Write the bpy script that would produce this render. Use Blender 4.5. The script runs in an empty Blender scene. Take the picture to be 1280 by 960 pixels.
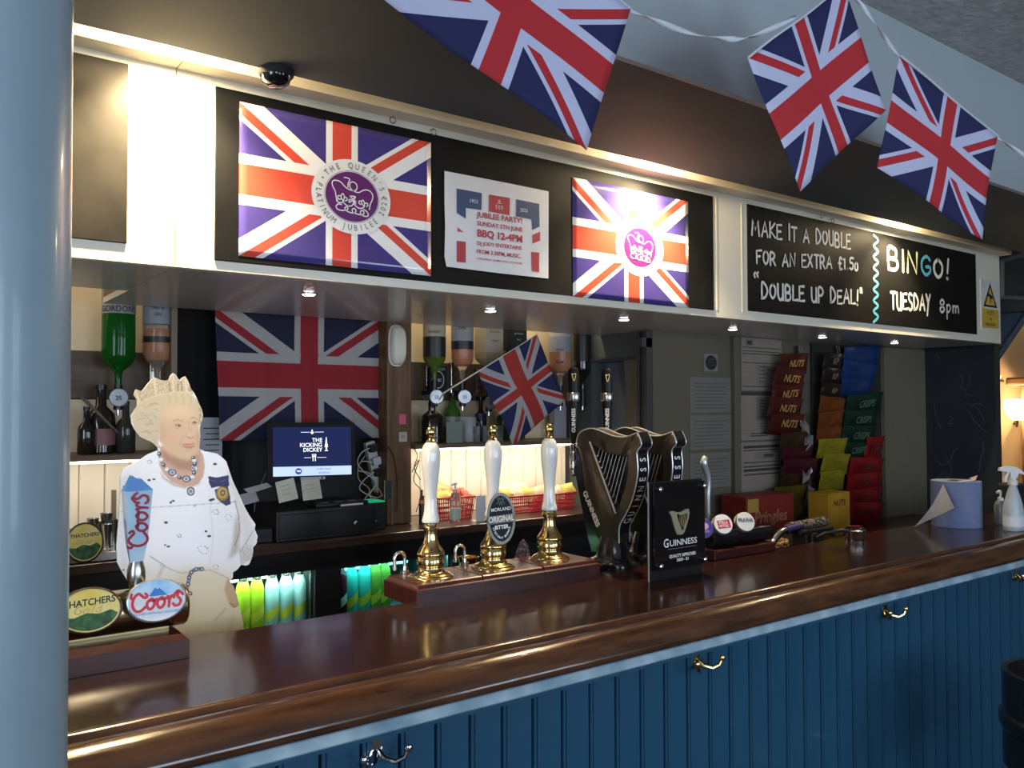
import bpy, bmesh, math, random
import numpy as np
from mathutils import Vector
random.seed(7)
SC = bpy.context.scene
COL = SC.collection
# ---------------------------------------------------------------- camera
FOC = 1046.0
YAW, PITCH, ROLL = math.radians(53.57), math.radians(1.59), .003
CAMP = np.array([0, 0, 1.65])
_h = np.array([math.cos(YAW), math.sin(YAW), 0]); _r = np.array([math.sin(YAW), -math.cos(YAW), 0]); _z = np.array([0, 0, 1.])
FW = math.cos(PITCH)*_h + math.sin(PITCH)*_z
_u = -math.sin(PITCH)*_h + math.cos(PITCH)*_z
RT = math.cos(ROLL)*_r - math.sin(ROLL)*_u
UP = np.cross(RT, FW)
cd = bpy.data.cameras.new('camera'); cam = bpy.data.objects.new('camera', cd); COL.objects.link(cam)
from mathutils import Matrix
cam.matrix_world = Matrix(((RT[0], UP[0], -FW[0], 0), (RT[1], UP[1], -FW[1], 0), (RT[2], UP[2], -FW[2], 1.65), (0, 0, 0, 1)))
cd.sensor_width = 36; cd.lens = FOC/1280*36; cd.clip_start = .02
SC.camera = cam
# ---------------------------------------------------------------- world, lights, exposure
SC.view_settings.view_transform = 'Standard'; SC.view_settings.look = 'None'
SC.view_settings.gamma = 1; SC.view_settings.use_curve_mapping = False
SC.view_settings.exposure = 0.3
w = bpy.data.worlds.new('world'); SC.world = w; w.use_nodes = True
w.node_tree.nodes['Background'].inputs[0].default_value = (.62, .75, 1, 1)
w.node_tree.nodes['Background'].inputs[1].default_value = 1.0
def light(kind, loc, energy, color=(1, 1, 1), size=.1, size_y=None, target=None, spot=None, blend=.5, spread=None):
    l = bpy.data.lights.new('lamp_light', kind); l.energy = energy; l.color = color
    o = bpy.data.objects.new('lamp_light', l); COL.objects.link(o); o.location = loc
    if kind == 'AREA':
        l.shape = 'RECTANGLE'; l.size = size; l.size_y = size_y or size
        if spread: l.spread = math.radians(spread)
    elif kind == 'SPOT':
        l.shadow_soft_size = size; l.spot_size = math.radians(spot); l.spot_blend = blend
    else: l.shadow_soft_size = size
    if target is not None:
        o.rotation_euler = (Vector(target)-Vector(loc)).to_track_quat('-Z', 'Y').to_euler()
    return o
DAY = (.72, .85, 1.0)
# daylight outside the two windows behind the photographer and the one in the left wall
WIN = [(-1.3, -.1), (.75, 2.35), (3.3, 4.6)]
for a, b in WIN: light('AREA', ((a+b)/2, -2.63, 1.65), 29*(b-a), DAY, b-a, 1.5, ((a+b)/2, 3, 1.5))
light('AREA', (-2.13, .1, 1.75), 38, DAY, 1.5, 1.5, (3, .1, 1.6))
# warm spot lamps in the recess over the sign board
WARM = (1, .78, .46)
RECESS = [(.55, 44), (2.30, 36), (4.10, 20)]
# ---------------------------------------------------------------- helpers
def ray(u, v): return FW + (u-640)/FOC*RT - (v-480)/FOC*UP
def PY(u, v, Y): d = ray(u, v); return CAMP + d*(Y/d[1])
def PX(u, v, X): d = ray(u, v); return CAMP + d*(X/d[0])
def PZ(u, v, Z): d = ray(u, v); return CAMP + d*((Z-1.65)/d[2])
def xz(u, v, Y): p = PY(u, v, Y); return (p[0], p[2])
def nd(nt, t, **kw):
    n = nt.nodes.new(t)
    for k, val in kw.items(): setattr(n, k, val)
    return n
def M(name, col, rough=.5, metal=0, col2=None, scale=6, stretch=(1, 1, 1), bump=0, spec=.5, emit=0, ecol=None, trans=0, coat=0, contrast=None, detail=4, ior=1.45, sheen=0, bscale=None):
    m = bpy.data.materials.new(name); m.use_nodes = True; nt = m.node_tree; b = nt.nodes['Principled BSDF']
    b.inputs['Roughness'].default_value = rough; b.inputs['Metallic'].default_value = metal
    b.inputs['Specular IOR Level'].default_value = spec; b.inputs['IOR'].default_value = ior
    b.inputs['Transmission Weight'].default_value = trans; b.inputs['Coat Weight'].default_value = coat
    b.inputs['Coat Roughness'].default_value = .08; b.inputs['Sheen Weight'].default_value = sheen
    c1 = (*col, 1); c2 = (*(col2 or tuple(c*.86 for c in col)), 1)
    tc = nd(nt, 'ShaderNodeTexCoord'); mp = nd(nt, 'ShaderNodeMapping'); mp.inputs['Scale'].default_value = stretch
    nz = nd(nt, 'ShaderNodeTexNoise'); nz.inputs['Scale'].default_value = scale; nz.inputs['Detail'].default_value = detail
    rp = nd(nt, 'ShaderNodeValToRGB'); lo, hi = contrast or (.35, .65)
    rp.color_ramp.elements[0].position = lo; rp.color_ramp.elements[1].position = hi
    rp.color_ramp.elements[0].color = c2; rp.color_ramp.elements[1].color = c1
    L = nt.links.new
    L(tc.outputs['Object'], mp.inputs['Vector']); L(mp.outputs[0], nz.inputs['Vector']); L(nz.outputs['Fac'], rp.inputs[0]); L(rp.outputs[0], b.inputs['Base Color'])
    if bump:
        bp = nd(nt, 'ShaderNodeBump'); bp.inputs['Strength'].default_value = bump; bp.inputs['Distance'].default_value = .01
        if bscale:
            n2 = nd(nt, 'ShaderNodeTexNoise'); n2.inputs['Scale'].default_value = bscale; n2.inputs['Detail'].default_value = 5
            L(mp.outputs[0], n2.inputs['Vector']); L(n2.outputs['Fac'], bp.inputs['Height'])
        else: L(nz.outputs['Fac'], bp.inputs['Height'])
        L(bp.outputs[0], b.inputs['Normal'])
    if emit:
        b.inputs['Emission Strength'].default_value = emit; b.inputs['Emission Color'].default_value = (*(ecol or col), 1)
    return m
def jack_mat(name, rough=.85, gain=1, blue=(.012, .018, .13), red=(.62, .035, .04), white=(.78, .78, .80), coat=0, bump=0):
    """Union flag worked out from the UV coordinates with math nodes."""
    m = M(name, (1, 1, 1), rough, coat=coat); nt = m.node_tree; L = nt.links.new; b = nt.nodes['Principled BSDF']
    uv = nd(nt, 'ShaderNodeUVMap'); sp = nd(nt, 'ShaderNodeSeparateXYZ'); L(uv.outputs[0], sp.inputs[0])
    def mt(op, a, c=None):
        n = nd(nt, 'ShaderNodeMath', operation=op)
        for i, q in enumerate((a, c)):
            if q is None: continue
            if isinstance(q, (int, float)): n.inputs[i].default_value = q
            else: L(q, n.inputs[i])
        return n.outputs[0]
    x = mt('MULTIPLY', mt('SUBTRACT', sp.outputs[0], .5), 60); y = mt('MULTIPLY', mt('SUBTRACT', sp.outputs[1], .5), 30)
    sg = mt('SIGN', x); ax = mt('ABSOLUTE', x); fy = mt('MULTIPLY', y, sg); ay = mt('ABSOLUTE', y)
    s = mt('MULTIPLY', mt('SUBTRACT', fy, mt('MULTIPLY', mt('SIGN', fy), mt('MULTIPLY', ax, .5))), .894)
    wd = mt('LESS_THAN', mt('ABSOLUTE', s), 3); rd = mt('MULTIPLY', mt('GREATER_THAN', s, 0), mt('LESS_THAN', s, 2))
    wc = mt('MAXIMUM', mt('LESS_THAN', ax, 5), mt('LESS_THAN', ay, 5)); rc = mt('MAXIMUM', mt('LESS_THAN', ax, 3), mt('LESS_THAN', ay, 3))
    def mix(f, a, c):
        n = nd(nt, 'ShaderNodeMix', data_type='RGBA'); L(f, n.inputs[0])
        for i, q in ((6, a), (7, c)):
            if isinstance(q, tuple): n.inputs[i].default_value = (*q, 1)
            else: L(q, n.inputs[i])
        return n.outputs[2]
    c = mix(wd, blue, white); c = mix(rd, c, red); c = mix(wc, c, white); c = mix(rc, c, red)
    L(c, b.inputs['Base Color'])
    if bump:
        bp = nd(nt, 'ShaderNodeBump'); bp.inputs['Strength'].default_value = bump; bp.inputs['Distance'].default_value = .004
        n2 = nd(nt, 'ShaderNodeTexNoise'); n2.inputs['Scale'].default_value = 14; L(n2.outputs['Fac'], bp.inputs['Height']); L(bp.outputs[0], b.inputs['Normal'])
    return m
class MB:
    def __init__(s): s.v = []; s.f = []; s.m = []; s.sm = []
    def add(s, vs, fs, mi=0, sm=False):
        o = len(s.v); s.v += [tuple(float(c) for c in p) for p in vs]
        for f in fs: s.f.append(tuple(i+o for i in f)); s.m.append(mi); s.sm.append(sm)
        return s
    def box(s, x0, x1, y0, y1, z0, z1, mi=0, bev=0):
        if bev:
            b = min(bev, (x1-x0)/2.01, (y1-y0)/2.01, (z1-z0)/2.01)
            bm = bmesh.new(); bmesh.ops.create_cube(bm, size=1)
            for q in bm.verts: q.co = Vector(((x0+x1)/2+q.co.x*(x1-x0), (y0+y1)/2+q.co.y*(y1-y0), (z0+z1)/2+q.co.z*(z1-z0)))
            bmesh.ops.bevel(bm, geom=bm.edges[:], offset=b, segments=2, affect='EDGES', profile=.5)
            bm.verts.index_update(); s.add([q.co for q in bm.verts], [[q.index for q in f.verts] for f in bm.faces], mi); bm.free(); return s
        return s.add([(x0, y0, z0), (x1, y0, z0), (x1, y1, z0), (x0, y1, z0), (x0, y0, z1), (x1, y0, z1), (x1, y1, z1), (x0, y1, z1)],
                     [(0, 3, 2, 1), (4, 5, 6, 7), (0, 1, 5, 4), (1, 2, 6, 5), (2, 3, 7, 6), (3, 0, 4, 7)], mi)
    def lathe(s, prof, c=(0, 0, 0), ax=(0, 0, 1), n=24, mi=0, sx=1, sy=1, sm=True, twist=0):
        a = Vector(ax).normalized(); t = Vector((1, 0, 0)) if abs(a.x) < .9 else Vector((0, 1, 0))
        e1 = (t-a*t.dot(a)).normalized(); e2 = a.cross(e1); c = Vector(c); vs = []; fs = []
        for r, h in prof:
            for k in range(n):
                q = 2*math.pi*k/n+twist; vs.append(c+a*h+e1*(r*math.cos(q)*sx)+e2*(r*math.sin(q)*sy))
        for i in range(len(prof)-1):
            for k in range(n): k2 = (k+1) % n; fs.append((i*n+k, i*n+k2, (i+1)*n+k2, (i+1)*n+k))
        if prof[0][0] > 1e-5: fs.append(tuple(range(n-1, -1, -1)))
        if prof[-1][0] > 1e-5: fs.append(tuple(range((len(prof)-1)*n, len(prof)*n)))
        return s.add(vs, fs, mi, sm)
    def cyl(s, a, b, r, n=16, mi=0, r2=None, sm=True):
        a = Vector(a); b = Vector(b); return s.lathe([(r, 0), (r if r2 is None else r2, (b-a).length)], a, b-a, n, mi, sm=sm)
    def tube(s, pts, r, n=8, mi=0, closed=False, sm=True):
        P = [Vector(p) for p in pts]; N = len(P); vs = []; fs = []; prev = None
        for i, p in enumerate(P):
            d = (P[(i+1) % N]-P[i-1]) if closed else (P[min(i+1, N-1)]-P[max(i-1, 0)])
            d = d.normalized() if d.length > 1e-9 else Vector((0, 0, 1))
            if prev is None: t = Vector((0, 0, 1)) if abs(d.z) < .9 else Vector((1, 0, 0))
            else: t = prev
            e1 = t-d*t.dot(d); e1 = e1.normalized() if e1.length > 1e-6 else d.orthogonal().normalized(); prev = e1; e2 = d.cross(e1)
            rr = r[i] if isinstance(r, (list, tuple)) else r
            for k in range(n): q = 2*math.pi*k/n; vs.append(p+e1*rr*math.cos(q)+e2*rr*math.sin(q))
        for i in range(N if closed else N-1):
            for k in range(n): k2 = (k+1) % n; j = (i+1) % N; fs.append((i*n+k, i*n+k2, j*n+k2, j*n+k))
        if not closed: fs += [tuple(range(n-1, -1, -1)), tuple(range((N-1)*n, N*n))]
        return s.add(vs, fs, mi, sm)
    def prism(s, poly, fn, d0, d1, mi=0, side=None):
        """poly of (a,b); fn(a,b,d)->xyz; concave polygons are fine"""
        n = len(poly); s.add([fn(a, b, d0) for a, b in poly]+[fn(a, b, d1) for a, b in poly], [tuple(range(n-1, -1, -1)), tuple(range(n, 2*n))], mi)
        o = len(s.v)-2*n
        for i in range(n):
            j = (i+1) % n; s.f.append((o+i, o+j, o+n+j, o+n+i)); s.m.append(mi if side is None else side); s.sm.append(False)
        return s
    def build(s, name, mats, parent=None, off=(0, 0, 0), sub=0):
        me = bpy.data.meshes.new(name); me.from_pydata([(p[0]-off[0], p[1]-off[1], p[2]-off[2]) for p in s.v], [], s.f)
        for m in (mats if isinstance(mats, (list, tuple)) else [mats]): me.materials.append(m)
        me.polygons.foreach_set('material_index', s.m); me.polygons.foreach_set('use_smooth', s.sm); me.update()
        bm = bmesh.new(); bm.from_mesh(me); bmesh.ops.recalc_face_normals(bm, faces=bm.faces); bm.to_mesh(me); bm.free()
        o = bpy.data.objects.new(name, me); COL.objects.link(o)
        if parent is not None: o.parent = parent
        if any(s.sm): 
            for f in ('sm',): me.set_sharp_from_angle(angle=math.radians(42))
        return o
def tag(o, label=None, cat=None, group=None, kind=None):
    if label: o['label'] = label
    if cat: o['category'] = cat
    if group: o['group'] = group
    if kind: o['kind'] = kind
    return o
def thing(name, label, cat, loc, group=None):
    o = bpy.data.objects.new(name, None); COL.objects.link(o); o.location = [float(c) for c in loc]; o.empty_display_size = .05
    return tag(o, label, cat, group)
class TH:
    """thing = Empty; parts given in world coordinates"""
    def __init__(s, name, label, cat, loc, group=None): s.o = thing(name, label, cat, loc, group); s.loc = tuple(loc)
    def part(s, name, mb, mats, label=None, parent=None):
        o = mb.build(name, mats, parent or s.o, s.loc)
        if label: o['label'] = label
        return o
def struct(name, mb, mats): o = mb.build(name, mats); o['kind'] = 'structure'; return o
def solo(name, mb, mats, label, cat, group=None): o = mb.build(name, mats); tag(o, label, cat, group); return o
_tc = {}
def text(s, size=1, ax='CENTER', ay='CENTER', bold=0, sx=1, sp=1, shear=0):
    k = (s, ax, ay, bold, sp, shear, size if bold else 1)
    if k not in _tc:
        cu = bpy.data.curves.new('t', 'FONT'); cu.body = s; cu.size = 1; cu.align_x = ax; cu.align_y = ay; cu.resolution_u = 3; cu.space_line = .95
        cu.offset = bold; cu.space_character = sp; cu.fill_mode = 'FRONT'; cu.shear = shear
        ob = bpy.data.objects.new('t', cu); me = bpy.data.meshes.new_from_object(ob)
        _tc[k] = ([tuple(p.co) for p in me.vertices], [tuple(p.vertices) for p in me.polygons])
        bpy.data.objects.remove(ob); bpy.data.meshes.remove(me); bpy.data.curves.remove(cu)
    vs, fs = _tc[k]; return [(x*size*sx, y*size) for x, y, _ in vs], fs
def frame(o, xd, yd):
    o = Vector(o); xd = Vector(xd).normalized(); yd = Vector(yd).normalized(); n = xd.cross(yd)
    return lambda x, y, d=0: o+xd*x+yd*y+n*d
def put(mb, tx, fr, d=.0006, mi=0, ox=0, oy=0, rot=0):
    vs, fs = tx; c, s_ = math.cos(rot), math.sin(rot)
    mb.add([fr(ox+x*c-y*s_, oy+x*s_+y*c, d) for x, y in vs], fs, mi); return mb
def cr(pts, n=6, closed=False):
    """Catmull-Rom through 2-D points"""
    P = [np.array(p, float) for p in pts]; out = []; N = len(P)
    for i in range(N if closed else N-1):
        a, b, c, d = P[(i-1) % N] if closed else P[max(i-1, 0)], P[i], P[(i+1) % N], P[(i+2) % N] if closed else P[min(i+2, N-1)]
        for k in range(n):
            t = k/n; out.append(tuple(.5*(2*b+(c-a)*t+(2*a-5*b+4*c-d)*t*t+(3*b-a-3*c+d)*t**3)))
    if not closed: out.append(tuple(P[-1]))
    return out
_sd = 0
def stroke(mb, pts, w, fr, d=.0006, mi=0):
    """flat brush stroke of width w along 2-D points with round ends"""
    global _sd; _sd = (_sd+1) % 11; d = d+_sd*.00004
    P = [np.array(p, float) for p in pts]; N = len(P); vs = []
    if N == 1: P = [P[0], P[0]+(w*.3, 0)]; N = 2
    for i, p in enumerate(P):
        t = P[min(i+1, N-1)]-P[max(i-1, 0)]; L = np.linalg.norm(t) or 1; n = np.array((-t[1], t[0]))/L
        vs += [p+n*w/2, p-n*w/2]
    mb.add([fr(x, y, d) for x, y in vs], [(2*i, 2*i+1, 2*i+3, 2*i+2) for i in range(N-1)], mi)
    for c in (P[0], P[-1]):
        mb.add([fr(c[0]+w/2*math.cos(a), c[1]+w/2*math.sin(a), d+.00005) for a in [k*math.pi/4 for k in range(8)]], [tuple(range(8))], mi)
def ellipse(rx, ry, n=32, cx=0, cy=0): return [(cx+rx*math.cos(2*math.pi*k/n), cy+ry*math.sin(2*math.pi*k/n)) for k in range(n)]
def flat(mb, poly, fr, d=.0006, mi=0): mb.add([fr(a, b, d) for a, b in poly], [tuple(range(len(poly)))], mi)
def flag_obj(name, c, mat, parent=None, amp=.006, nu=24, nv=18, off=(0, 0, 0), flip=False, seed=0, nrm=(0, -1, 0), creases=False, thick=.0012):
    """cloth from corners TL,TR,BR,BL with ripples, UV mapped"""
    TL, TR, BR, BL = [np.array(q, float) for q in c]; vs = []; uv = []; nrm = np.array(nrm, float); rd = random.Random(seed); ph = [rd.uniform(0, 6) for _ in range(4)]
    for j in range(nv+1):
        for i in range(nu+1):
            a, b = i/nu, j/nv; p = (TL*(1-a)+TR*a)*(1-b)+(BL*(1-a)+BR*a)*b
            r = amp*(math.sin(a*7+ph[0]+b*2)+.6*math.sin(a*3-b*6+ph[1]))*(.3+.7*b)
            if creases: r += .004*(abs(((a*4) % 1)-.5)*2)**6+.004*(abs(((b*3) % 1)-.5)*2)**6
            vs.append(p+nrm*r-np.array(off)); uv.append((1-a if flip else a, 1-b))
    W = nu+1; fs = [(j*W+i, (j+1)*W+i, (j+1)*W+i+1, j*W+i+1) for j in range(nv) for i in range(nu)]
    me = bpy.data.meshes.new(name); me.from_pydata([tuple(p) for p in vs], [], fs); me.materials.append(mat)
    ul = me.uv_layers.new(name='UVMap'); li = np.zeros(len(me.loops), int); me.loops.foreach_get('vertex_index', li)
    ul.data.foreach_set('uv', np.array(uv)[li].ravel()); me.polygons.foreach_set('use_smooth', [True]*len(fs))
    o = bpy.data.objects.new(name, me); COL.objects.link(o)
    if parent: o.parent = parent
    sd = o.modifiers.new('s', 'SOLIDIFY'); sd.thickness = thick; sd.offset = 0
    return o
# ---------------------------------------------------------------- materials
cream = M('cream_paint', (.80, .72, .56), .42, col2=(.74, .66, .50), scale=3, bump=.04)
cream_gloss = M('cream_gloss_paint', (.80, .76, .64), .3, col2=(.75, .7, .58), scale=3)
under = M('grey_soffit_board', (.62, .60, .60), .32, col2=(.54, .52, .52), scale=4, stretch=(1, 12, 12), coat=.3)
dark_wall = M('dark_grey_paint', (.045, .042, .042), .8, scale=2)
bulk = M('bulkhead_paint', (.040, .054, .064), .8, col2=(.035, .048, .057), scale=2, bump=.05)
blueface = M('pale_blue_grey_paint', (.37, .42, .45), .7, col2=(.34, .39, .42), scale=2, bump=.1, bscale=8)
artex = M('textured_ceiling_paint', (.42, .42, .42), .9, col2=(.33, .33, .33), scale=14, bump=.8, bscale=30)
blue = M('blue_board_paint', (.018, .086, .160), .34, col2=(.015, .070, .132), scale=5, stretch=(1, 1, .3), bump=.06, coat=.15)
bluelite = M('pale_blue_gloss', (.52, .66, .74), .3, col2=(.21, .35, .44), scale=9)
wood = M('mahogany_counter', (.032, .012, .008), .18, col2=(.009, .0035, .003), scale=7, stretch=(.5, 14, 14), spec=.4, coat=.12, bump=.02, contrast=(.3, .7))
nosew = M('worn_mahogany_nosing', (.105, .045, .019), .2, col2=(.040, .016, .008), scale=9, stretch=(.8, 5, 5), coat=.5, bump=.12, contrast=(.3, .72))
blockw = M('dark_mahogany_block', (.060, .013, .011), .3, col2=(.028, .007, .006), scale=12, stretch=(1, 5, 5), coat=.1)
postw = M('oak_post', (.17, .085, .035), .5, col2=(.09, .042, .018), scale=7, stretch=(5, 5, .5), bump=.15)
shelfw = M('shelf_wood', (.16, .10, .055), .5, col2=(.09, .055, .03), scale=8, stretch=(.6, 6, 6))
railw = M('bottle_rail_wood', (.10, .068, .04), .5, col2=(.055, .036, .022), scale=5, stretch=(.5, 4, 4))
brass = M('polished_brass', (.74, .56, .27), .17, 1, col2=(.70, .50, .2), scale=20)
brassd = M('lacquered_brass_drum', (.50, .40, .21), .22, 1, col2=(.44, .35, .18), scale=8, stretch=(1, 8, 8))
chrome = M('chrome', (.75, .75, .76), .1, 1, col2=(.7, .7, .72), scale=12)
steel = M('brushed_steel', (.5, .48, .45), .25, 1, scale=12)
porcelain = M('white_porcelain', (.80, .80, .77), .12, col2=(.78, .78, .74), scale=3, coat=.8)
black = M('black_plastic', (.012, .012, .013), .3, scale=8)
blackm = M('black_matt', (.010, .010, .011), .7, scale=8)
blackg = M('black_gloss', (.006, .006, .008), .06, coat=.6, scale=8)
board = M('chalkboard_paint', (.009, .009, .009), .6, col2=(.006, .006, .006), scale=8, bump=.05, spec=.12)
chalk = M('white_chalk_ink', (.72, .72, .70), .7, scale=60, col2=(.6, .6, .58))
chalkblue = M('blue_chalk_ink', (.10, .42, .58), .7, scale=60)
chalkgreen = M('mint_chalk_ink', (.40, .72, .66), .7, scale=60)
chalkyel = M('pale_yellow_chalk_ink', (.78, .80, .45), .7, scale=60)
white = M('white_plastic', (.72, .72, .71), .35, scale=5)
paper = M('white_paper', (.72, .72, .74), .8, col2=(.68, .68, .71), scale=5)
paperc = M('aged_cream_paper', (.55, .50, .42), .85, scale=5)
ink = M('black_ink', (.015, .015, .015), .6)
red = M('red_plastic', (.55, .03, .03), .35, scale=8)
navy = M('navy_print', (.018, .03, .13), .4)
pred = M('poster_red', (.45, .045, .06), .6)
pnavy = M('poster_navy', (.035, .07, .18), .6)
purple = M('emblem_purple', (.13, .02, .15), .35)
wprint = M('white_print', (.85, .84, .82), .4)
gold = M('gold_print', (.55, .40, .16), .3, .7)
led = M('led_strip', (1, .9, .7), emit=9, ecol=(1, .86, .66))
ledw = M('downlight_lens', (1, 1, 1), emit=14, ecol=(1, .97, .92))
print('s1 done')
# ================================================================ setting
ZS, YS, YB, ZC = 2.515, 2.073, 1.482, 2.962      # soffit height, its rear edge, its front edge, ceiling
YF = 2.30                                         # sign board (fascia) plane
mb = MB(); mb.box(-2.1, 9.2, -2.6, 5.0, -.1, 0); floorm = M('worn_carpet', (.05, .035, .035), .95, scale=40); struct('floor', mb, floorm)
mb = MB(); mb.box(-2.1, 9.2, -2.6, YB, ZC, ZC+.1); mb.box(5.62, 9.2, YB, 5.0, ZC, ZC+.1); struct('ceiling', mb, artex)
roomw = M('room_wall_paint', (.42, .42, .42), .8, scale=3)
mb = MB()
xs = [-2.1]+[q for a in WIN for q in a]+[9.2]
for i in range(0, len(xs), 2): mb.box(xs[i], xs[i+1], -2.6, -2.48, 0, ZC)
for a, b in WIN: mb.box(a, b, -2.6, -2.48, 0, .85); mb.box(a, b, -2.6, -2.48, 2.4, ZC)
struct('wall_front', mb, roomw)
for i, (a, b) in enumerate(WIN):
    mb = MB()
    for x in (a, (a+b)/2-.03, b-.06): mb.box(x, x+.06, -2.56, -2.5, .85, 2.4)
    for z in (.85, 1.75, 2.34): mb.box(a, b, -2.555, -2.505, z, z+.06)
    struct('window_%d' % (i+1), mb, cream_gloss)
mb = MB(); mb.box(-2.22, -2.1, -2.6, -.7, 0, ZC); mb.box(-2.22, -2.1, .9, 3.6, 0, ZC); mb.box(-2.22, -2.1, -.7, .9, 0, .9); mb.box(-2.22, -2.1, -.7, .9, 2.5, ZC)
struct('wall_left', mb, roomw)
# bulkhead over the bar: pale face towards the room, dark underside
mb = MB(); mb.box(-2.1, 5.62, YB, YB+.02, ZS, ZC+.1); struct('trim_1', mb, blueface)
mb = MB(); mb.box(-2.1, 5.62, YB+.021, YS, ZS, ZS+.02); mb.box(-2.1, 5.62, YS-.02, YS, ZS+.02, ZS+.12); struct('trim_2', mb, bulk)
mb = MB(); mb.box(-2.1, 5.62, YS, 3.6, ZS+.122, ZS+.16); struct('trim_3', mb, cream)
# back wall behind the bar, dark paint; side return and the wall with the price lists
mb = MB(); mb.box(-2.1, 2.97, 3.50, 3.6, 0, ZS+.12); struct('wall_back', mb, dark_wall); WB = bpy.data.objects['wall_back']
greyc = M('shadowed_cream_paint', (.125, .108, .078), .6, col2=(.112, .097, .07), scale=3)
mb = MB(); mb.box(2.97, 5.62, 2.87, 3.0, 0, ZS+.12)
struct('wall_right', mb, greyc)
sidem = M('dark_sage_wall', (.10, .11, .105), .6, scale=3)
mb = MB(); mb.box(2.972, 3.09, 3.0, 3.05, 0, ZS); mb.box(2.972, 3.09, 3.315, 3.52, 0, ZS); mb.box(2.972, 3.09, 3.05, 3.315, 0, 1.0); mb.box(2.972, 3.09, 3.05, 3.315, 1.885, ZS)
struct('wall_passage', mb, sidem)
glassd = M('dark_grey_window_glass', (.10, .125, .15), .12, col2=(.085, .105, .13), scale=3)
mb = MB(); mb.box(3.03, 3.04, 3.05, 3.315, 1.0, 1.885); struct('window_4', mb, glassd)
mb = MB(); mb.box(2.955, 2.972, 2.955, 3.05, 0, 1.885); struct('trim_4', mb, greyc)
mb = MB()
for y0, y1, x0 in ((2.872, 2.892, 2.93), (2.905, 2.915, 2.94), (2.927, 2.945, 2.935)): mb.box(x0, 2.969, y0, y1, 0, 2.02)
mb.box(2.9, 2.969, 2.872, 2.94, 1.94, 1.985); mb.box(2.94, 2.969, 2.95, 3.3, 1.893, 1.903); struct('trim_5', mb, M('dark_trunking', (.06, .06, .06), .5))
# cream post beside the price lists and pilaster right of the snacks
x0, x1 = xz(917, 500, 2.85)[0], xz(925, 500, 2.85)[0]
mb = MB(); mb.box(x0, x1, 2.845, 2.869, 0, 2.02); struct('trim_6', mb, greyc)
x0, x1 = xz(1106, 500, 2.83)[0], xz(1157, 500, 2.83)[0]
mb = MB(); mb.box(x0, x1, 2.83, 2.869, 0, 2.02); struct('trim_7', mb, M('pilaster_paint', (.20, .175, .125), .5, scale=3))
# end of the bar: dark board standing square to the counter
mb = MB(); mb.box(5.5, 5.545, 2.40, 2.862, 0, 2.02); mb.box(5.49, 5.4999, 2.79, 2.862, 0, 2.02)
slate = M('slate_blackboard', (.026, .032, .037), .5, col2=(.02, .027, .034), scale=4, bump=.05)
eb = solo('blackboard_panel', mb, slate, 'tall dark slate panel at the far end of the bar with faint chalk scribbles', 'blackboard')
fr = frame((5.499, 2.86, 1.0), (0, -1, 0), (0, 0, 1)); mb = MB(); rr = random.Random(3)
def ebp(u, v): p = PX(u, v, 5.5); return (2.86-p[1], p[2]-1.0)
chf = M('faint_chalk', (.11, .12, .13), .8)
for pts in [[(1168, 505), (1170, 520), (1176, 535)], [(1187, 519), (1191, 523), (1186, 530), (1192, 529)], [(1207, 503), (1215, 506), (1224, 504), (1228, 508)], [(1209, 512), (1220, 528), (1233, 541)],
            [(1168, 570), (1176, 580), (1186, 578), (1192, 565), (1197, 560)], [(1184, 575), (1190, 585), (1186, 596)], [(1226, 548), (1230, 560), (1226, 575), (1224, 590)], [(1200, 468), (1204, 474), (1201, 484), (1208, 488)],
            [(1211, 470), (1214, 476), (1209, 482)], [(1171, 443), (1175, 449)], [(1222, 510), (1228, 520), (1231, 530)], [(1170, 600), (1180, 592), (1188, 604)], [(1205, 492), (1213, 494)]]:
    stroke(mb, cr([ebp(*p) for p in pts]), .0045, fr, .0008)
o = mb.build('chalk_scribble', chf); o.parent = eb; o['kind'] = 'stuff'
# far warm room beyond the bar end
warmw = M('warm_cream_wall', (.78, .62, .40), .8, col2=(.73, .57, .36), scale=2)
mb = MB(); mb.box(9.1, 9.2, -2.6, 5.0, 0, ZC); mb.box(5.62, 9.2, 4.9, 5.0, 0, ZC); struct('wall_far', mb, warmw)
mb = MB(); mb.box(5.56, 5.62, 2.42, 4.9, 0, ZC); struct('wall_end', mb, dark_wall)
blu2 = M('blue_grey_stair_side', (.11, .16, .24), .7, scale=3)
X6 = 6.6; P6 = lambda u, v: tuple(PX(u, v, X6)[1:])
poly = [P6(1200, 385), P6(1340, 372), P6(1338, 308), P6(1238, 458), P6(1205, 508)]
poly = [P6(1200, 385), P6(1287, 385), P6(1238, 458), P6(1205, 507)]
mb = MB(); mb.prism(poly, lambda a, b, d: (X6+d, a, b), 0, .08)
p0, p1 = P6(1289, 383), P6(1203, 511); mb.tube([(X6-.004, *p0), (X6-.004, *p1)], .012, 6, 1)
for va in (395, 423, 431): 
    a, b = P6(1233, va), P6(1262, va+1); mb.tube([(X6-.01, *a), (X6-.01, *b)], .012, 5, 1)
struct('trim_8', mb, [blu2, M('grey_edge', (.16, .18, .2), .6)])
mb = MB(); a, b = P6(1200, 250), P6(1330, 392); mb.box(6.5, 6.62, 1.2, 4.9, P6(1260, 392)[1], ZC)
struct('trim_9', mb, M('dark_downstand', (.10, .10, .095), .7))
mb = MB(); q = [PX(1252, 326, 6.3), PX(1300, 312, 6.3), PX(1300, 374, 6.3), PX(1252, 372, 6.3)]
for i in range(4): mb.tube([q[i], q[(i+1) % 4]], .018, 6)
struct('trim_10', mb, M('taupe_gloss', (.22, .20, .17), .5))
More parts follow.
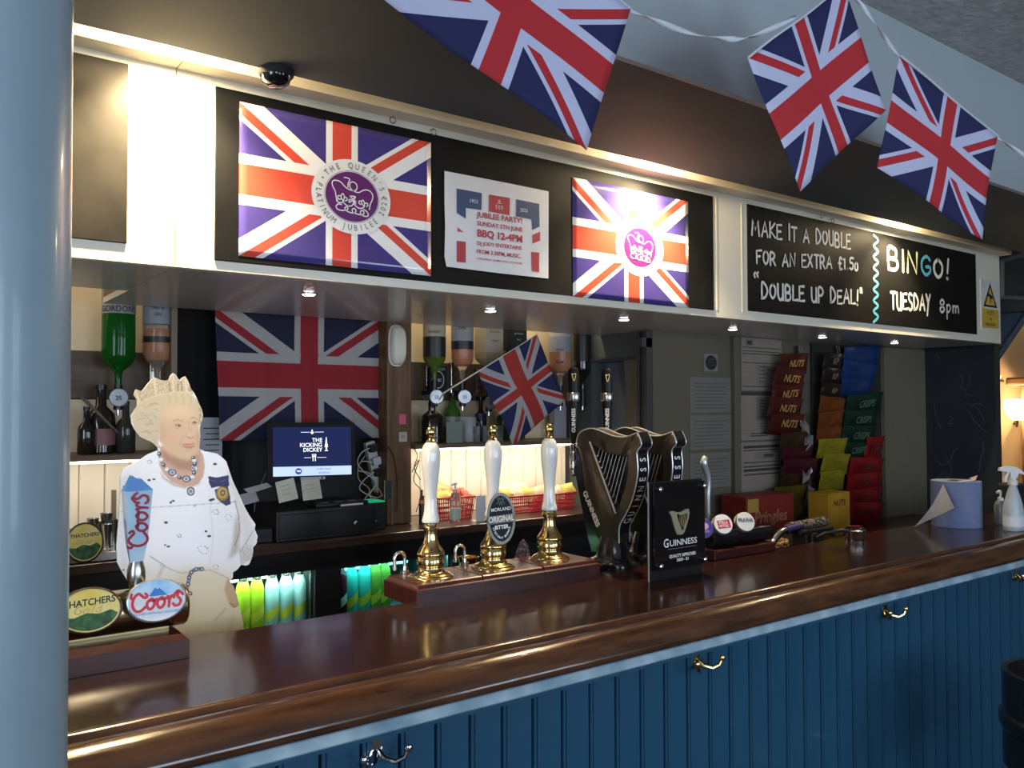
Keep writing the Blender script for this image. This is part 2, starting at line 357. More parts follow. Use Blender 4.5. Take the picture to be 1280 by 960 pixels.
# ---------------------------------------------------------------- cast-iron column at the left
pc = CAMP+_h*.92+_r*(-.597); bl = M('blue_grey_column_gloss', (.25, .335, .385), .32, col2=(.22, .30, .35), scale=5, bump=.08, bscale=11, coat=.2)
c0 = TH('column', 'blue-grey gloss painted round column in the left foreground', 'column', (pc[0], pc[1], 0))
mb = MB(); mb.lathe([(.13, 0), (.13, .12), (.105, .16), (.103, .3)], (pc[0], pc[1], 0), n=48); c0.part('base_ring', mb, bl)
mb = MB(); mb.lathe([(.103, .3), (.0990, 1.6), (.0950, 2.8)], (pc[0], pc[1], 0), n=64); c0.part('shaft', mb, bl)
mb = MB(); mb.lathe([(.0950, 2.8), (.11, 2.83), (.125, 2.9), (.14, ZC)], (pc[0], pc[1], 0), n=48); c0.part('capital', mb, bl)
# ================================================================ sign board over the bar
XA, XS, XE = -2.05, .592, 5.36
ZB = 2.024
def ZF(v_at, u=221): return PY(u, v_at, YF)[2]
def canopy(name, label, x0, x1, yr, group=None):
    t = TH(name, label, 'canopy', (x0, YF, ZB))
    mb = MB(); mb.box(x0, x1, YF, YF+.03, ZB, 2.60); t.part('front_panel', mb, cream_gloss)
    mb = MB(); mb.box(x0, x1, YF+.031, yr, ZB, ZB+.02); t.part('underside', mb, under)
    mb = MB(); mb.box(x0, x1, YF-.070, YF-.0002, 2.552, 2.594); t.part('top_ledge', mb, cream)
    return t
cl = canopy('sign_canopy', 'cream end section of the bar canopy, cut off by the column', XA, XS-.0025, 2.86)
cr_ = canopy('sign_canopy', 'long cream bar canopy carrying the flag posters and chalkboard', XS, XE, 3.245)
mb = MB(); mb.box(XS, XS+.016, 2.86, 3.245, ZB+.0205, ZB+.16); cr_.part('end_return', mb, shelfw)
mb = MB(); mb.box(XE-.03, XE, YF+.031, 2.84, ZB+.021, 2.6); cr_.part('end_panel', mb, cream_gloss)
x = xz(927, 300, YF)[0]; mb = MB(); mb.box(x-.003, x+.003, YF-.003, YF, ZB+.03, 2.53); mb.box(2.76, 2.768, YF-.003, YF, ZB+.03, 2.53); cr_.part('joint_strip', mb, cream)
# recess lamps above the board
for X, e in RECESS:
    t = TH('spot_lamp', {0: 'leftmost spot lamp tucked above the canopy near the column', 1: 'middle spot lamp tucked above the canopy over the right flag poster', 2: 'right spot lamp tucked above the canopy over the chalkboard'}[RECESS.index((X, e))], 'lamp', (X, 2.17, 2.637))
    mb = MB(); mb.cyl((X, 2.17, 2.637), (X, 2.17, 2.6), .022, 20); t.part('holder', mb, black)
    mb = MB(); mb.cyl((X, 2.17, 2.6), (X, 2.17, 2.592), .026, 20); t.part('lens', mb, ledw)
    light('POINT', (X, 2.19, 2.575), e*.45, WARM, .02)
    light('SPOT', (X, 2.16, 2.578), e*2.6, WARM, .02, target=(X, 2.275, 2.2), spot=105, blend=.8)
# small black dome above
p = PZ(345, 88, ZS)
t = TH('dome_camera', 'small black dome fixed under the dark bulkhead', 'camera', (p[0], p[1], ZS))
mb = MB(); mb.lathe([(.045, 0), (.045, -.012), (.04, -.018)], (p[0], p[1], ZS), n=24); t.part('collar', mb, blackm)
mb = MB(); mb.lathe([(.038, -.018), (.034, -.032), (.02, -.042), (.0, -.045)], (p[0], p[1], ZS), n=24); t.part('dome', mb, blackg)
# downlights in the canopy underside
for i, (u, v) in enumerate([(386, 367), (613, 388), (780, 399), (916, 411), (1028, 421), (1118, 428)]):
    p = PZ(u, v, ZB); lab = ['first small downlight from the left under the canopy, over the till', 'second small downlight under the canopy, over the middle pump', 'third small downlight under the canopy, over the stout taps',
        'fourth small downlight under the canopy, near the price lists', 'fifth small downlight under the canopy, over the crisps', 'last small downlight under the canopy, nearest the far panel'][i]
    t = TH('downlight', lab, 'light', (p[0], p[1], ZB), 'downlights under the canopy')
    mb = MB(); mb.lathe([(.030, 0), (.030, -.003), (.024, -.004), (.023, -.0012), (.0, -.001)], (p[0], p[1], ZB), n=24); t.part('rim', mb, chrome)
    mb = MB(); mb.lathe([(.0225, -.0015), (.018, -.006), (.0, -.007)], (p[0], p[1], ZB), n=20); t.part('lens', mb, ledw)
    light('SPOT', (p[0], p[1], ZB-.02), 2.2 if i < 3 else .6, (1, .93, .84), .015, target=(p[0], p[1], 0), spot=95, blend=.7)
# ================================================================ bar counter
bar = TH('bar_counter', 'long mahogany topped bar counter with blue boarded front', 'bar', (2, 1.8, 0))
x0, x1 = -1.6, 6.2
prof = [(1.60, 1.04), (1.60, 1.093), (1.596, 1.101), (1.588, 1.107), (1.577, 1.108), (1.567, 1.103), (1.561, 1.093), (1.553, 1.092), (1.549, 1.100), (1.540, 1.1025)]+cr([(1.530, 1.1015), (1.515, 1.0975), (1.496, 1.0870), (1.481, 1.0725), (1.4725, 1.058), (1.4745, 1.046), (1.486, 1.037), (1.505, 1.033)], 4)+[(1.54, 1.033), (1.58, 1.04)]
mb = MB(); mb.prism(prof, lambda a, b, d: (d, a, b), x0, x1); mb.sm = [False, False]+[True]*(len(mb.f)-2); bar.part('nosing', mb, nosew, 'rounded lighter brown front edge')
mb = MB(); mb.box(x0, 2.72, 1.60, 2.085, 1.05, 1.1); mb.box(2.7201, x1, 1.60, 2.015, 1.05, 1.1); bar.part('top', mb, wood)
mb = MB(); mb.box(x0, x1, 1.585, 1.60, .96, 1.04); mb.box(x0, x1, 1.641, 1.66, 0, 1.05); bar.part('frieze', mb, blue)
prof = [(1.60, .978), (1.572, .978), (1.566, .983), (1.566, .995), (1.572, 1.002), (1.585, 1.004)]
prof = [(1.604, .971), (1.578, .971), (1.570, .977), (1.568, .988), (1.574, .998), (1.584, 1.003), (1.604, 1.003)]
mb = MB(); mb.prism(prof, lambda a, b, d: (d, a, b), x0, x1); bar.part('bead_moulding', mb, bluelite, 'pale blue bead')
P = .09133; g = .0035
mb = MB(); sec = [(g, .02), (g, .006), (.0045, .0), (.0115, .0), (.0125, .004), (.0138, .004), (.0148, 0), (P-.004, 0), (P-.0005, .006), (P-.0005, .02)]
mb.prism(sec, lambda a, b, d: (a, 1.62+b, d), .02, .971)
mb.v = [(a-0, b-1.62, c) for a, b, c in mb.v]
bb = mb.build('board', blue); bb.parent = bar.o
def bx_(o, k): o.location = (.89+k*P-2+random.uniform(-.0004, .0004), 1.62-1.8+random.uniform(-.0008, .0008), 0)
bx_(bb, -20)
for k in range(-19, 53): c = bb.copy(); COL.objects.link(c); bx_(c, k)
mb = MB(); mb.box(x0, x1, 1.604, 1.62, 0, .12); bar.part('kick_board', mb, blackm)
mb = MB(); mb.box(x0, x1, 1.661, 1.98, 0.02, .05); mb.box(x0, x1, 1.661, 1.98, .55, .575); bar.part('under_shelf', mb, blackm)
# coat hooks
def hook(x, z, lab, mat):
    t = TH('coat_hook', lab, 'hook', (x, 1.619, z), 'double coat hooks on the boarded bar front')
    y = 1.6195
    mb = MB(); mb.prism([(a*1.1, b*1.15) for a, b in cr([(-.014, .022), (0, .032), (.014, .022), (.009, 0), (.016, -.022), (0, -.034), (-.016, -.022), (-.009, 0)], 4, True)], lambda a, b, d: (x+a, y-d, z+b), 0, .005); t.part('back_plate', mb, mat)
    for s in (-1, 1):
        mb = MB(); pts = [(x+s*.004, y-.004, z-.016), (x+s*.012, y-.018, z-.028), (x+s*.028, y-.036, z-.033), (x+s*.044, y-.046, z-.024), (x+s*.052, y-.050, z-.006)]
        mb.tube(pts, [.007, .0065, .0055, .005, .0048], 8, 0); mb.lathe([(.0, -.009), (.0065, -.0065), (.009, 0), (.0065, .0065), (0, .009)], pts[-1], n=12); t.part('prong', mb, mat)
    mb = MB()
    for dz in (.02, -.012): mb.lathe([(.004, 0), (.003, .002), (0, .0025)], (x, y-.005, z+dz), (0, -1, 0), 10)
    t.part('screw', mb, steel)
hook(.833, .937, 'tarnished chrome double coat hook nearest the camera on the blue boards', chrome)
hook(1.843, .945, 'brass double coat hook under the middle of the bar, below the award plaque', brass)
hook(2.831, .940, 'brass double coat hook further right, below the chrome bottle stand', brass)
hook(3.865, .942, 'brass double coat hook at the right edge of the photo', brass)
print('s2 done')
# ================================================================ signs on the canopy
def rect_board(name, u0, v0, v1, u1, th=.006):
    xa, zt = xz(u0, v0, YF); _, zb = xz(u0, v1, YF); xb, _ = xz(u1, v1, YF); return xa, xb, zb, zt
def FYb(x, y0=0): return lambda a, b, d=0: Vector((a, YF-.007-d, b))      # plane coordinates are world x,z
frB = FYb(0)
frP = lambda a, b, d=0: Vector((a, YF-.0085-d, b))
# small dark board at left
xb, zb = xz(158, 305, YF); zt = xz(159.7, 81, YF)[1]
greyboard = M('dusty_chalkboard', (.030, .027, .022), .5, col2=(.015, .0135, .011), scale=7, bump=.08, spec=.15, contrast=(.3, .6))
mb = MB(); mb.box(xb-.45, xb, YF-.007, YF-.0002, zb, zt, bev=.002); solo('chalkboard', mb, greyboard, 'blank dusty chalkboard half hidden behind the blue-grey column', 'chalkboard')
mb = MB(); mb.box(.693, 2.739, YF-.007, YF-.0002, 2.051, 2.528, bev=.002); solo('display_board', mb, board, 'long black board with two flag posters and a party notice', 'board')
mb = MB(); mb.box(2.966, 5.045, YF-.007, YF-.0002, 2.064, 2.529, bev=.002); cb = TH('chalkboard', 'black chalkboard with handwritten double deal and bingo notices', 'chalkboard', (2.966, YF, 2.064)); cb.part('panel', mb, board)
# hanging eyes on the top edge of the boards
for i, (u, v) in enumerate([(491, 150), (542, 165), (1027, 270), (1041, 276)]):
    p = PY(u, v, YF-.02); mb = MB(); mb.tube([(p[0]+.010*math.cos(a), YF-.02, p[2]+.010*math.sin(a)) for a in [k*math.pi/6 for k in range(12)]], .0018, 6, closed=True)
    mb2 = MB(); mb2.cyl((p[0], YF-.0225, p[2]+.010), (p[0], YF+.001, p[2]+.010), .002, 8)
    t = TH('screw_eye', ['left wire screw eye above the jubilee poster', 'right wire screw eye above the jubilee poster', 'left wire screw eye above the chalkboard', 'right wire screw eye above the chalkboard'][i], 'hook', (p[0], YF-.02, p[2]))
    t.part('ring', mb, steel); t.part('shank', mb2, steel)
# ---- flag posters with the emblem
jackp = jack_mat('flag_poster_print', .20, blue=(.060, .045, .22), red=(.70, .08, .05), white=(.88, .86, .84), coat=.7)
def poster(xa, xb, zb, zt, lab):
    t = TH('flag_poster', lab, 'poster', (xa, YF-.0085, zb), 'flag posters with the crown emblem')
    s = flag_obj('sheet', [(xa, YF-.0085, zt), (xb, YF-.0085, zt), (xb, YF-.0085, zb), (xa, YF-.0085, zb)], jackp, t.o, amp=.0002, off=t.loc, thick=.0006)
    cx, cz = xa+(xb-xa)*.553, zb+(zt-zb)*.497
    k = (xb-xa)/.614; rx, ry = .129*k, .112*k
    E_ = lambda r: [(cx+rx*r*math.cos(a), cz+ry*r*math.sin(a)) for a in [q*math.pi/32 for q in range(64)]]
    mb = MB(); flat(mb, E_(1), frP, .0012, 0)
    t.part('white_disc', mb, wprint)
    mb = MB(); flat(mb, E_(.665), frP, .0018, 0); e = E_(.69); stroke(mb, e+[e[0]], .0012*k, frP, .0018, 0); t.part('purple_disc', mb, purple)
    C = lambda pts, cl=False: [(cx+(x-465)/372*rx, cz-(y-530)/372*ry) for x, y in cr(pts, 5, cl)]
    mb = MB(); W = .0034*k
    for pts in [[(388, 350), (410, 349), (432, 354), (440, 365), (432, 385), (424, 410), (425, 440)],
                [(330, 605), (315, 560), (305, 500), (285, 460), (276, 425), (290, 398), (325, 392), (360, 405), (395, 440), (430, 460), (470, 468), (500, 455), (510, 420), (497, 390), (470, 380), (445, 395), (440, 425), (455, 455), (490, 475), (530, 475), (560, 452), (600, 437), (640, 450), (660, 485), (655, 530), (637, 575), (627, 632)],
                [(318, 570), (320, 595), (345, 608), (370, 600), (385, 585)], [(385, 605), (420, 628), (455, 622), (475, 595), (470, 570)], [(470, 570), (485, 605), (520, 632), (560, 630), (580, 605)],
                [(375, 508), (390, 540), (380, 580), (362, 560), (362, 530), (375, 508)], [(352, 540), (335, 540), (328, 560), (340, 575), (355, 570)], [(395, 545), (412, 550), (415, 570), (400, 582)],
                [(437, 527), (495, 527), (440, 590), (440, 560), (500, 575), (437, 527)], [(495, 527), (470, 560), (498, 596)],
                [(565, 542), (580, 570), (578, 600), (560, 590), (552, 565), (565, 542)], [(548, 562), (530, 562), (528, 585), (545, 592)], [(588, 575), (605, 572), (614, 590), (600, 606)],
                [(365, 625), (335, 622), (315, 645), (320, 670), (350, 682), (390, 678), (420, 665), (418, 642), (398, 645), (400, 672), (440, 690), (480, 690), (500, 665), (485, 645), (465, 655), (470, 685), (510, 695), (550, 697), (575, 680), (568, 655), (545, 660), (545, 690), (575, 706), (605, 705), (618, 685), (600, 655), (575, 640)]]:
        stroke(mb, C(pts), W, frP, .0024)
    t.part('crown_emblem', mb, wprint)
    mb = MB()
    def arc(s, a0, a1, R, inward):
        n = len(s)
        for i, ch in enumerate(s):
            if ch == ' ': continue
            a = math.radians(a0+(a1-a0)*i/(n-1)); vs, fs = text(ch, .026*k, sx=.8)
            q = a-math.pi/2 if not inward else a+math.pi/2; c_, s_ = math.cos(q), math.sin(q)
            mb.add([frP(cx+rx*R*math.cos(a)+x*c_-y*s_, cz+ry*R*math.sin(a)+x*s_+y*c_, .0018) for x, y in vs], fs)
    arc("THE QUEEN'S", 139, 24, .83, False); arc('PLATINUM JUBILEE 2022', 166, 366, .835, True)
    for a in (9, 152): flat(mb, [(cx+rx*.83*math.cos(math.radians(a))+.003*k*math.cos(q), cz+ry*.83*math.sin(math.radians(a))+.003*k*math.sin(q)) for q in [j*math.pi/4 for j in range(8)]], frP, .0018)
    t.part('ring_lettering', mb, M('grey_print', (.10, .10, .11), .5))
    return t
poster(.757, 1.371, 2.069, 2.498, 'left union flag poster with purple crown emblem, beside the party notice')
xa, zt = xz(713.5, 222, YF); zb = xz(714, 371, YF)[1]; xb = xz(859, 381, YF)[0]
poster(xa, xb, zb, zt, 'right union flag poster with purple crown emblem, caught in lamp glare')
# ---- party notice
Nq = lambda x, y: xz(550+x/6.857, 210+y/6.857, YF)
c4 = [Nq(28, 30), Nq(918, 205), Nq(916, 950), Nq(35, 850)]
t = TH('party_notice', 'white jubilee party notice with pink lettering between the flag posters', 'poster', (c4[3][0], YF-.0085, c4[3][1]))
mb = MB(); mb.prism([Nq(*p) for p in [(28, 30), (300, 82), (600, 140), (918, 205), (917, 600), (916, 950), (500, 905), (240, 872), (45, 848), (28, 760), (34, 500), (28, 300)]], lambda a, b, d: (a, YF-.0075-d, b), 0, .001); t.part('sheet', mb, paper)
mb = MB()
for i, (c, pts) in enumerate([(1, [(130, 180), (345, 220), (342, 365), (208, 347), (208, 440), (130, 388)]), (1, [(640, 272), (836, 312), (840, 505), (778, 535), (772, 445), (638, 418)]), (0, [(407, 232), (586, 262), (582, 410), (405, 378)]),
                (0, [(137, 513), (190, 555), (137, 548)]), (0, [(130, 628), (207, 636), (208, 815), (130, 808)]), (0, [(778, 578), (844, 548), (844, 625), (780, 652)]), (0, [(768, 722), (836, 728), (836, 896), (772, 886)])]):
    flat(mb, [Nq(*p) for p in pts], frP, .0008, c)
tag(t.part('colour_blocks', mb, [pred, pnavy]), kind='stuff')
mb = MB()
def nline(s, x0, x1, ymid0, ymid1, h, bold, m=0):
    a, b = Nq(x0, ymid0), Nq(x1, ymid1); vs, fs = text(s, 1, 'LEFT', 'CENTER', bold); W = max(v[0] for v in vs)
    hh = Nq(x0, 0)[1]-Nq(x0, h)[1]; k = hh/.70
    mb.add([frP(a[0]+v[0]/W*(b[0]-a[0]), (a[1]+(b[1]-a[1])*v[0]/W)+v[1]*k, .0014) for v in vs], fs, m)
nline('JUBILEE PARTY!', 305, 690, 405, 460, 44, .035); nline('SUNDAY 5TH JUNE', 305, 692, 478, 536, 36, .03); nline('BBQ 12-4PM', 303, 692, 562, 618, 58, .045)
nline('DJ JODY ENTERTAINS', 302, 686, 648, 692, 32, .025); nline('FROM 3.30PM, MUSIC,', 298, 680, 718, 762, 34, .025); nline("CHILDRENS GAMES AND ACTIVITIES", 300, 690, 778, 824, 17, .01)
nline('1952', 236, 312, 286, 296, 30, 0, 1); nline('2022', 672, 736, 365, 372, 28, 0, 1); nline('E II R', 462, 526, 338, 350, 36, 0, 1)
for pts in [[(494, 272), (494, 305)], [(482, 287), (506, 291)], [(476, 305), (514, 308)]]: stroke(mb, [Nq(*p) for p in pts], .0016, frP, .0014, 1)
tag(t.part('lettering', mb, [pred, wprint]), kind='stuff')
# ---- handwriting
HF = {'A': (.7, [[(0, 0), (.32, 1), (.6, 0)], [(.12, .35), (.5, .35)]]), 'B': (.6, [[(0, 0), (0, 1), (.35, .97), (.42, .75), (.3, .55), (0, .52)], [(0, .52), (.4, .48), (.48, .22), (.35, .02), (0, 0)]]),
      'C': (.6, [[(.5, .85), (.3, 1), (.05, .75), (.03, .3), (.25, 0), (.5, .15)]]), 'D': (.65, [[(.05, 0), (.05, 1), (.35, .9), (.55, .5), (.35, .1), (0, 0)]]), 'E': (.55, [[(.45, 1), (0, .97), (0, 0), (.48, .03)], [(0, .52), (.38, .54)]]),
      'F': (.55, [[(.5, 1), (0, .95), (.02, 0)], [(0, .5), (.35, .55)]]), 'G': (.6, [[(.5, .85), (.3, 1), (.05, .75), (.03, .3), (.25, .02), (.5, .2), (.5, .45), (.28, .45)]]), 'I': (.18, [[(.05, 0), (.05, 1)]]),
      'K': (.6, [[(0, 0), (0, 1)], [(.5, .95), (.02, .45), (.55, 0)]]), 'L': (.5, [[(0, 1), (0, 0), (.45, .03)]]), 'M': (.85, [[(0, 0), (.1, 1), (.35, .35), (.6, 1), (.72, 0)]]), 'N': (.65, [[(0, 0), (.03, 1), (.5, 0), (.53, 1)]]),
      'O': (.62, [[(.27, 1), (.05, .75), (.03, .3), (.25, 0), (.48, .25), (.5, .72), (.27, 1)]]), 'P': (.55, [[(0, 0), (0, 1), (.35, .97), (.45, .72), (.3, .5), (0, .47)]]), 'R': (.6, [[(0, 0), (0, 1), (.35, .95), (.42, .72), (.28, .5), (0, .47)], [(.2, .48), (.5, 0)]]),
      'S': (.52, [[(.42, .9), (.2, 1), (.03, .8), (.15, .55), (.38, .42), (.42, .15), (.2, 0), (0, .1)]]), 'T': (.6, [[(0, 1), (.55, 1)], [(.27, 1), (.27, 0)]]), 'U': (.6, [[(0, 1), (.02, .25), (.22, 0), (.45, .2), (.48, 1)], [(.48, .4), (.5, 0)]]),
      'X': (.6, [[(0, 1), (.5, 0)], [(.48, 1), (0, 0)]]), 'Y': (.6, [[(0, 1), (.25, .5)], [(.5, 1), (.25, .5), (.1, -.25)]]), '1': (.3, [[(.0, .8), (.12, 1), (.12, 0)]]), '5': (.5, [[(.45, 1), (.1, 1), (.05, .6), (.35, .55), (.42, .2), (.2, 0), (0, .1)]]),
      '0': (.45, [[(.2, .7), (.03, .5), (.05, .1), (.2, 0), (.36, .15), (.36, .55), (.2, .7)]]), '8': (.5, [[(.22, .5), (.05, .75), (.22, 1), (.4, .78), (.22, .5), (.02, .25), (.2, 0), (.42, .25), (.22, .5)]]),
      '!': (.3, [[(.15, 1), (.08, .3)], [(.04, .02), (.09, .0)]]), '.': (.2, [[(.03, 0), (.06, .02)]]), '"': (.3, [[(.0, 1.1), (.03, .82)], [(.15, 1.1), (.18, .82)]]), '~': (.3, [[(.04, .82), (.0, 1.0), (.06, 1.12)], [(.2, .82), (.15, 1.0), (.21, 1.12)]]),
      '#': (.6, [[(.5, .85), (.32, 1), (.2, .8), (.2, .1), (.0, 0), (.5, .03)], [(.03, .5), (.38, .5)]]), 'p': (.45, [[(.03, .6), (.03, -.4)], [(.03, .5), (.2, .62), (.35, .4), (.2, .1), (.03, .1)]]), 'm': (.65, [[(0, .6), (0, .05)], [(0, .45), (.14, .6), (.24, .5), (.25, .05)], [(.25, .45), (.4, .6), (.5, .5), (.53, .05)]]), ' ': (.42, [])}
rh = random.Random(11)
def hand(mb, s, p0, p1, h, w, mats=None):
    W = sum(HF[c][0]+.13 for c in s)-.13; x = 0; a, b = xz(*p0, YF), xz(*p1, YF); L = b[0]-a[0]
    for i, c in enumerate(s):
        adv, st = HF[c]; hh = h*rh.uniform(.92, 1.06); dz = rh.uniform(-.05, .05)*h
        for k in st:
            pts = [((x+px*1.0)/W*L+a[0], a[1]+(b[1]-a[1])*(x+px)/W+dz+py*hh) for px, py in k]
            stroke(mb, cr(pts, 4) if len(pts) > 2 and c not in 'AEFIKLMNTXY!"1' else pts, w*rh.uniform(.9, 1.1), frB, .0008, mats[i] if mats else 0)
        x += adv+.13
mb = MB()
hand(mb, 'MAKE IT A DOUBLE', (938, 294), (1062, 311), .068, .011); hand(mb, 'FOR AN EXTRA #1.50', (944, 330), (1071, 338), .058, .011); hand(mb, '~', (941, 361), (948, 360), .06, .010)
hand(mb, 'DOUBLE UP DEAL!"', (950, 373), (1077, 381), .068, .013)
q = [xz(1093+(3 if k % 2 else -3), 294+k*6.8, YF) for k in range(17)]; stroke(mb, cr(q, 4), .014, frB, .0008, 1); 
stroke(mb, cr(q[:9], 4), .006, frB, .0011, 2)
hand(mb, 'BINGO!', (1109, 336), (1187, 350), .105, .018, [0, 3, 3, 1, 0, 0]); hand(mb, 'TUESDAY', (1112, 386), (1162, 389), .085, .016); hand(mb, '8pm', (1173, 391), (1198, 392), .072, .012)
tag(cb.part('handwriting', mb, [chalk, chalkblue, chalkgreen, chalkyel], 'white and coloured chalk-pen handwriting'), kind='stuff')
# ---- camera warning sign on the canopy end
C1 = lambda x, y: xz(1160+x/10.667, 280+y/10.667, YF)
x0 = C1(692, 730); x1 = C1(935, 765); zb = xz(1226, 411.5, YF)[1]
t = TH('warning_sign', 'small white and yellow camera warning sign right of the chalkboard', 'sign', (x0[0], YF, zb))
mb = MB(); mb.box(x0[0], x1[0], YF-.004, YF-.0002, zb, x0[1]); t.part('plate', mb, white)
yel = M('warning_yellow', (.62, .42, .05), .5); w_ = x1[0]-x0[0]; h_ = x0[1]-zb; U = lambda a, b: (x0[0]+a*w_, zb+b*h_)
fr4 = lambda a, b, d=0: Vector((a, YF-.004-d, b))
mb = MB(); flat(mb, [U(.05, .04), U(.95, .04), U(.95, .42), U(.05, .42)], fr4, .0005, 0); flat(mb, [U(.12, .46), U(.88, .46), U(.5, .95)], fr4, .0005, 1); flat(mb, [U(.23, .50), U(.77, .50), U(.5, .86)], fr4, .0009, 0)
flat(mb, [U(.36, .68), U(.60, .62), U(.64, .68), U(.40, .74)], fr4, .0013, 1); flat(mb, [U(.48, .55), U(.53, .55), U(.53, .65), U(.48, .65)], fr4, .0013, 1)
for s, y in (('CCTV', .34), ('in', .23), ('operation', .12)): put(mb, text(s, .034, sx=1.0, bold=.02), lambda a, b, d=0: fr4(x0[0]+w_/2+a, zb+h_*y+b, d), .0009, 2)
t.part('pictogram', mb, [yel, ink, M('sign_brown', (.12, .05, .02), .6)])
# ================================================================ bunting
jack = jack_mat('bunting_print', .8, blue=(.010, .013, .075), red=(.42, .018, .025), white=(.48, .50, .68), bump=.15)
ribm = M('white_ribbon', (.62, .66, .72), .6)
def bflag(c, Y, lab, seed):
    p = [PY(u, v, y) for (u, v), y in zip(c, Y)]
    t = TH('bunting_flag', lab, 'flag', p[0], 'union flag bunting')
    flag_obj('cloth', p, jack, t.o, amp=.005, off=t.loc, flip=True, seed=seed, thick=.0008)
    a, b = np.array(p[0]), np.array(p[1]); mb = MB(); pts = [a+(b-a)*k/8+np.array([0, -.001, .002*math.sin(k)]) for k in range(9)]; mb.tube(pts, .003, 6); t.part('hem', mb, ribm)
    return p
f1 = bflag([(552, -185), (787, 12), (733, 188), (466, -12)], [1.30, 1.30, 1.32, 1.32], 'large near union flag on the bunting, cut off by the top of the photo', 1)
f2 = bflag([(935, 72), (1054, -18), (1105, 138), (998, 240)], [1.14, 1.14, 1.16, 1.16], 'middle union flag on the bunting, hanging over the display board end', 2)
f3 = bflag([(1125, 70), (1247, 171), (1226, 300), (1099, 209)], [1.14, 1.14, 1.16, 1.16], 'right hand union flag on the bunting, hanging over the chalkboard', 5)
def ribbon(name, lab, pts):
    mb = MB(); P_ = [np.array(PY(u, v, y)) for u, v, y in pts]; out = []
    c = cr([tuple(p) for p in P_], 5); n = len(c); vs = []
    for i, p in enumerate(c):
        a = i*.35; o = np.array([0, math.sin(a)*.005, math.cos(a)*.0065]); vs += [np.array(p)+o, np.array(p)-o]
    mb.add(vs, [(2*i, 2*i+1, 2*i+3, 2*i+2) for i in range(n-1)], 0, True)
    o = solo(name, mb, ribm, lab, 'ribbon'); sd = o.modifiers.new('s', 'SOLIDIFY'); sd.thickness = .0006
cr3 = cr
ribbon('ribbon', 'white ribbon sagging between the near flag and the middle flag', [(787, 12, 1.3), (815, 24, 1.27), (860, 40, 1.22), (905, 48, 1.17), (925, 48, 1.16), (950, 42, 1.15), (996, 20, 1.138)])
ribbon('ribbon', 'white ribbon running down from the middle flag to the right flag', [(1054, -18, 1.14), (1074, 3, 1.125), (1092, 26, 1.12), (1108, 50, 1.14), (1125, 70, 1.14)])
ribbon('ribbon', 'short white ribbon end leaving the right flag toward the edge', [(1247, 171, 1.14), (1262, 182, 1.13), (1300, 205, 1.12), (1350, 225, 1.12), (1420, 240, 1.3)])
ribbon('ribbon', 'white ribbon above the near flag, out of the top of the photo', [(552, -185, 1.3), (500, -240, 1.3), (420, -300, 1.35)])
print('s3 done')
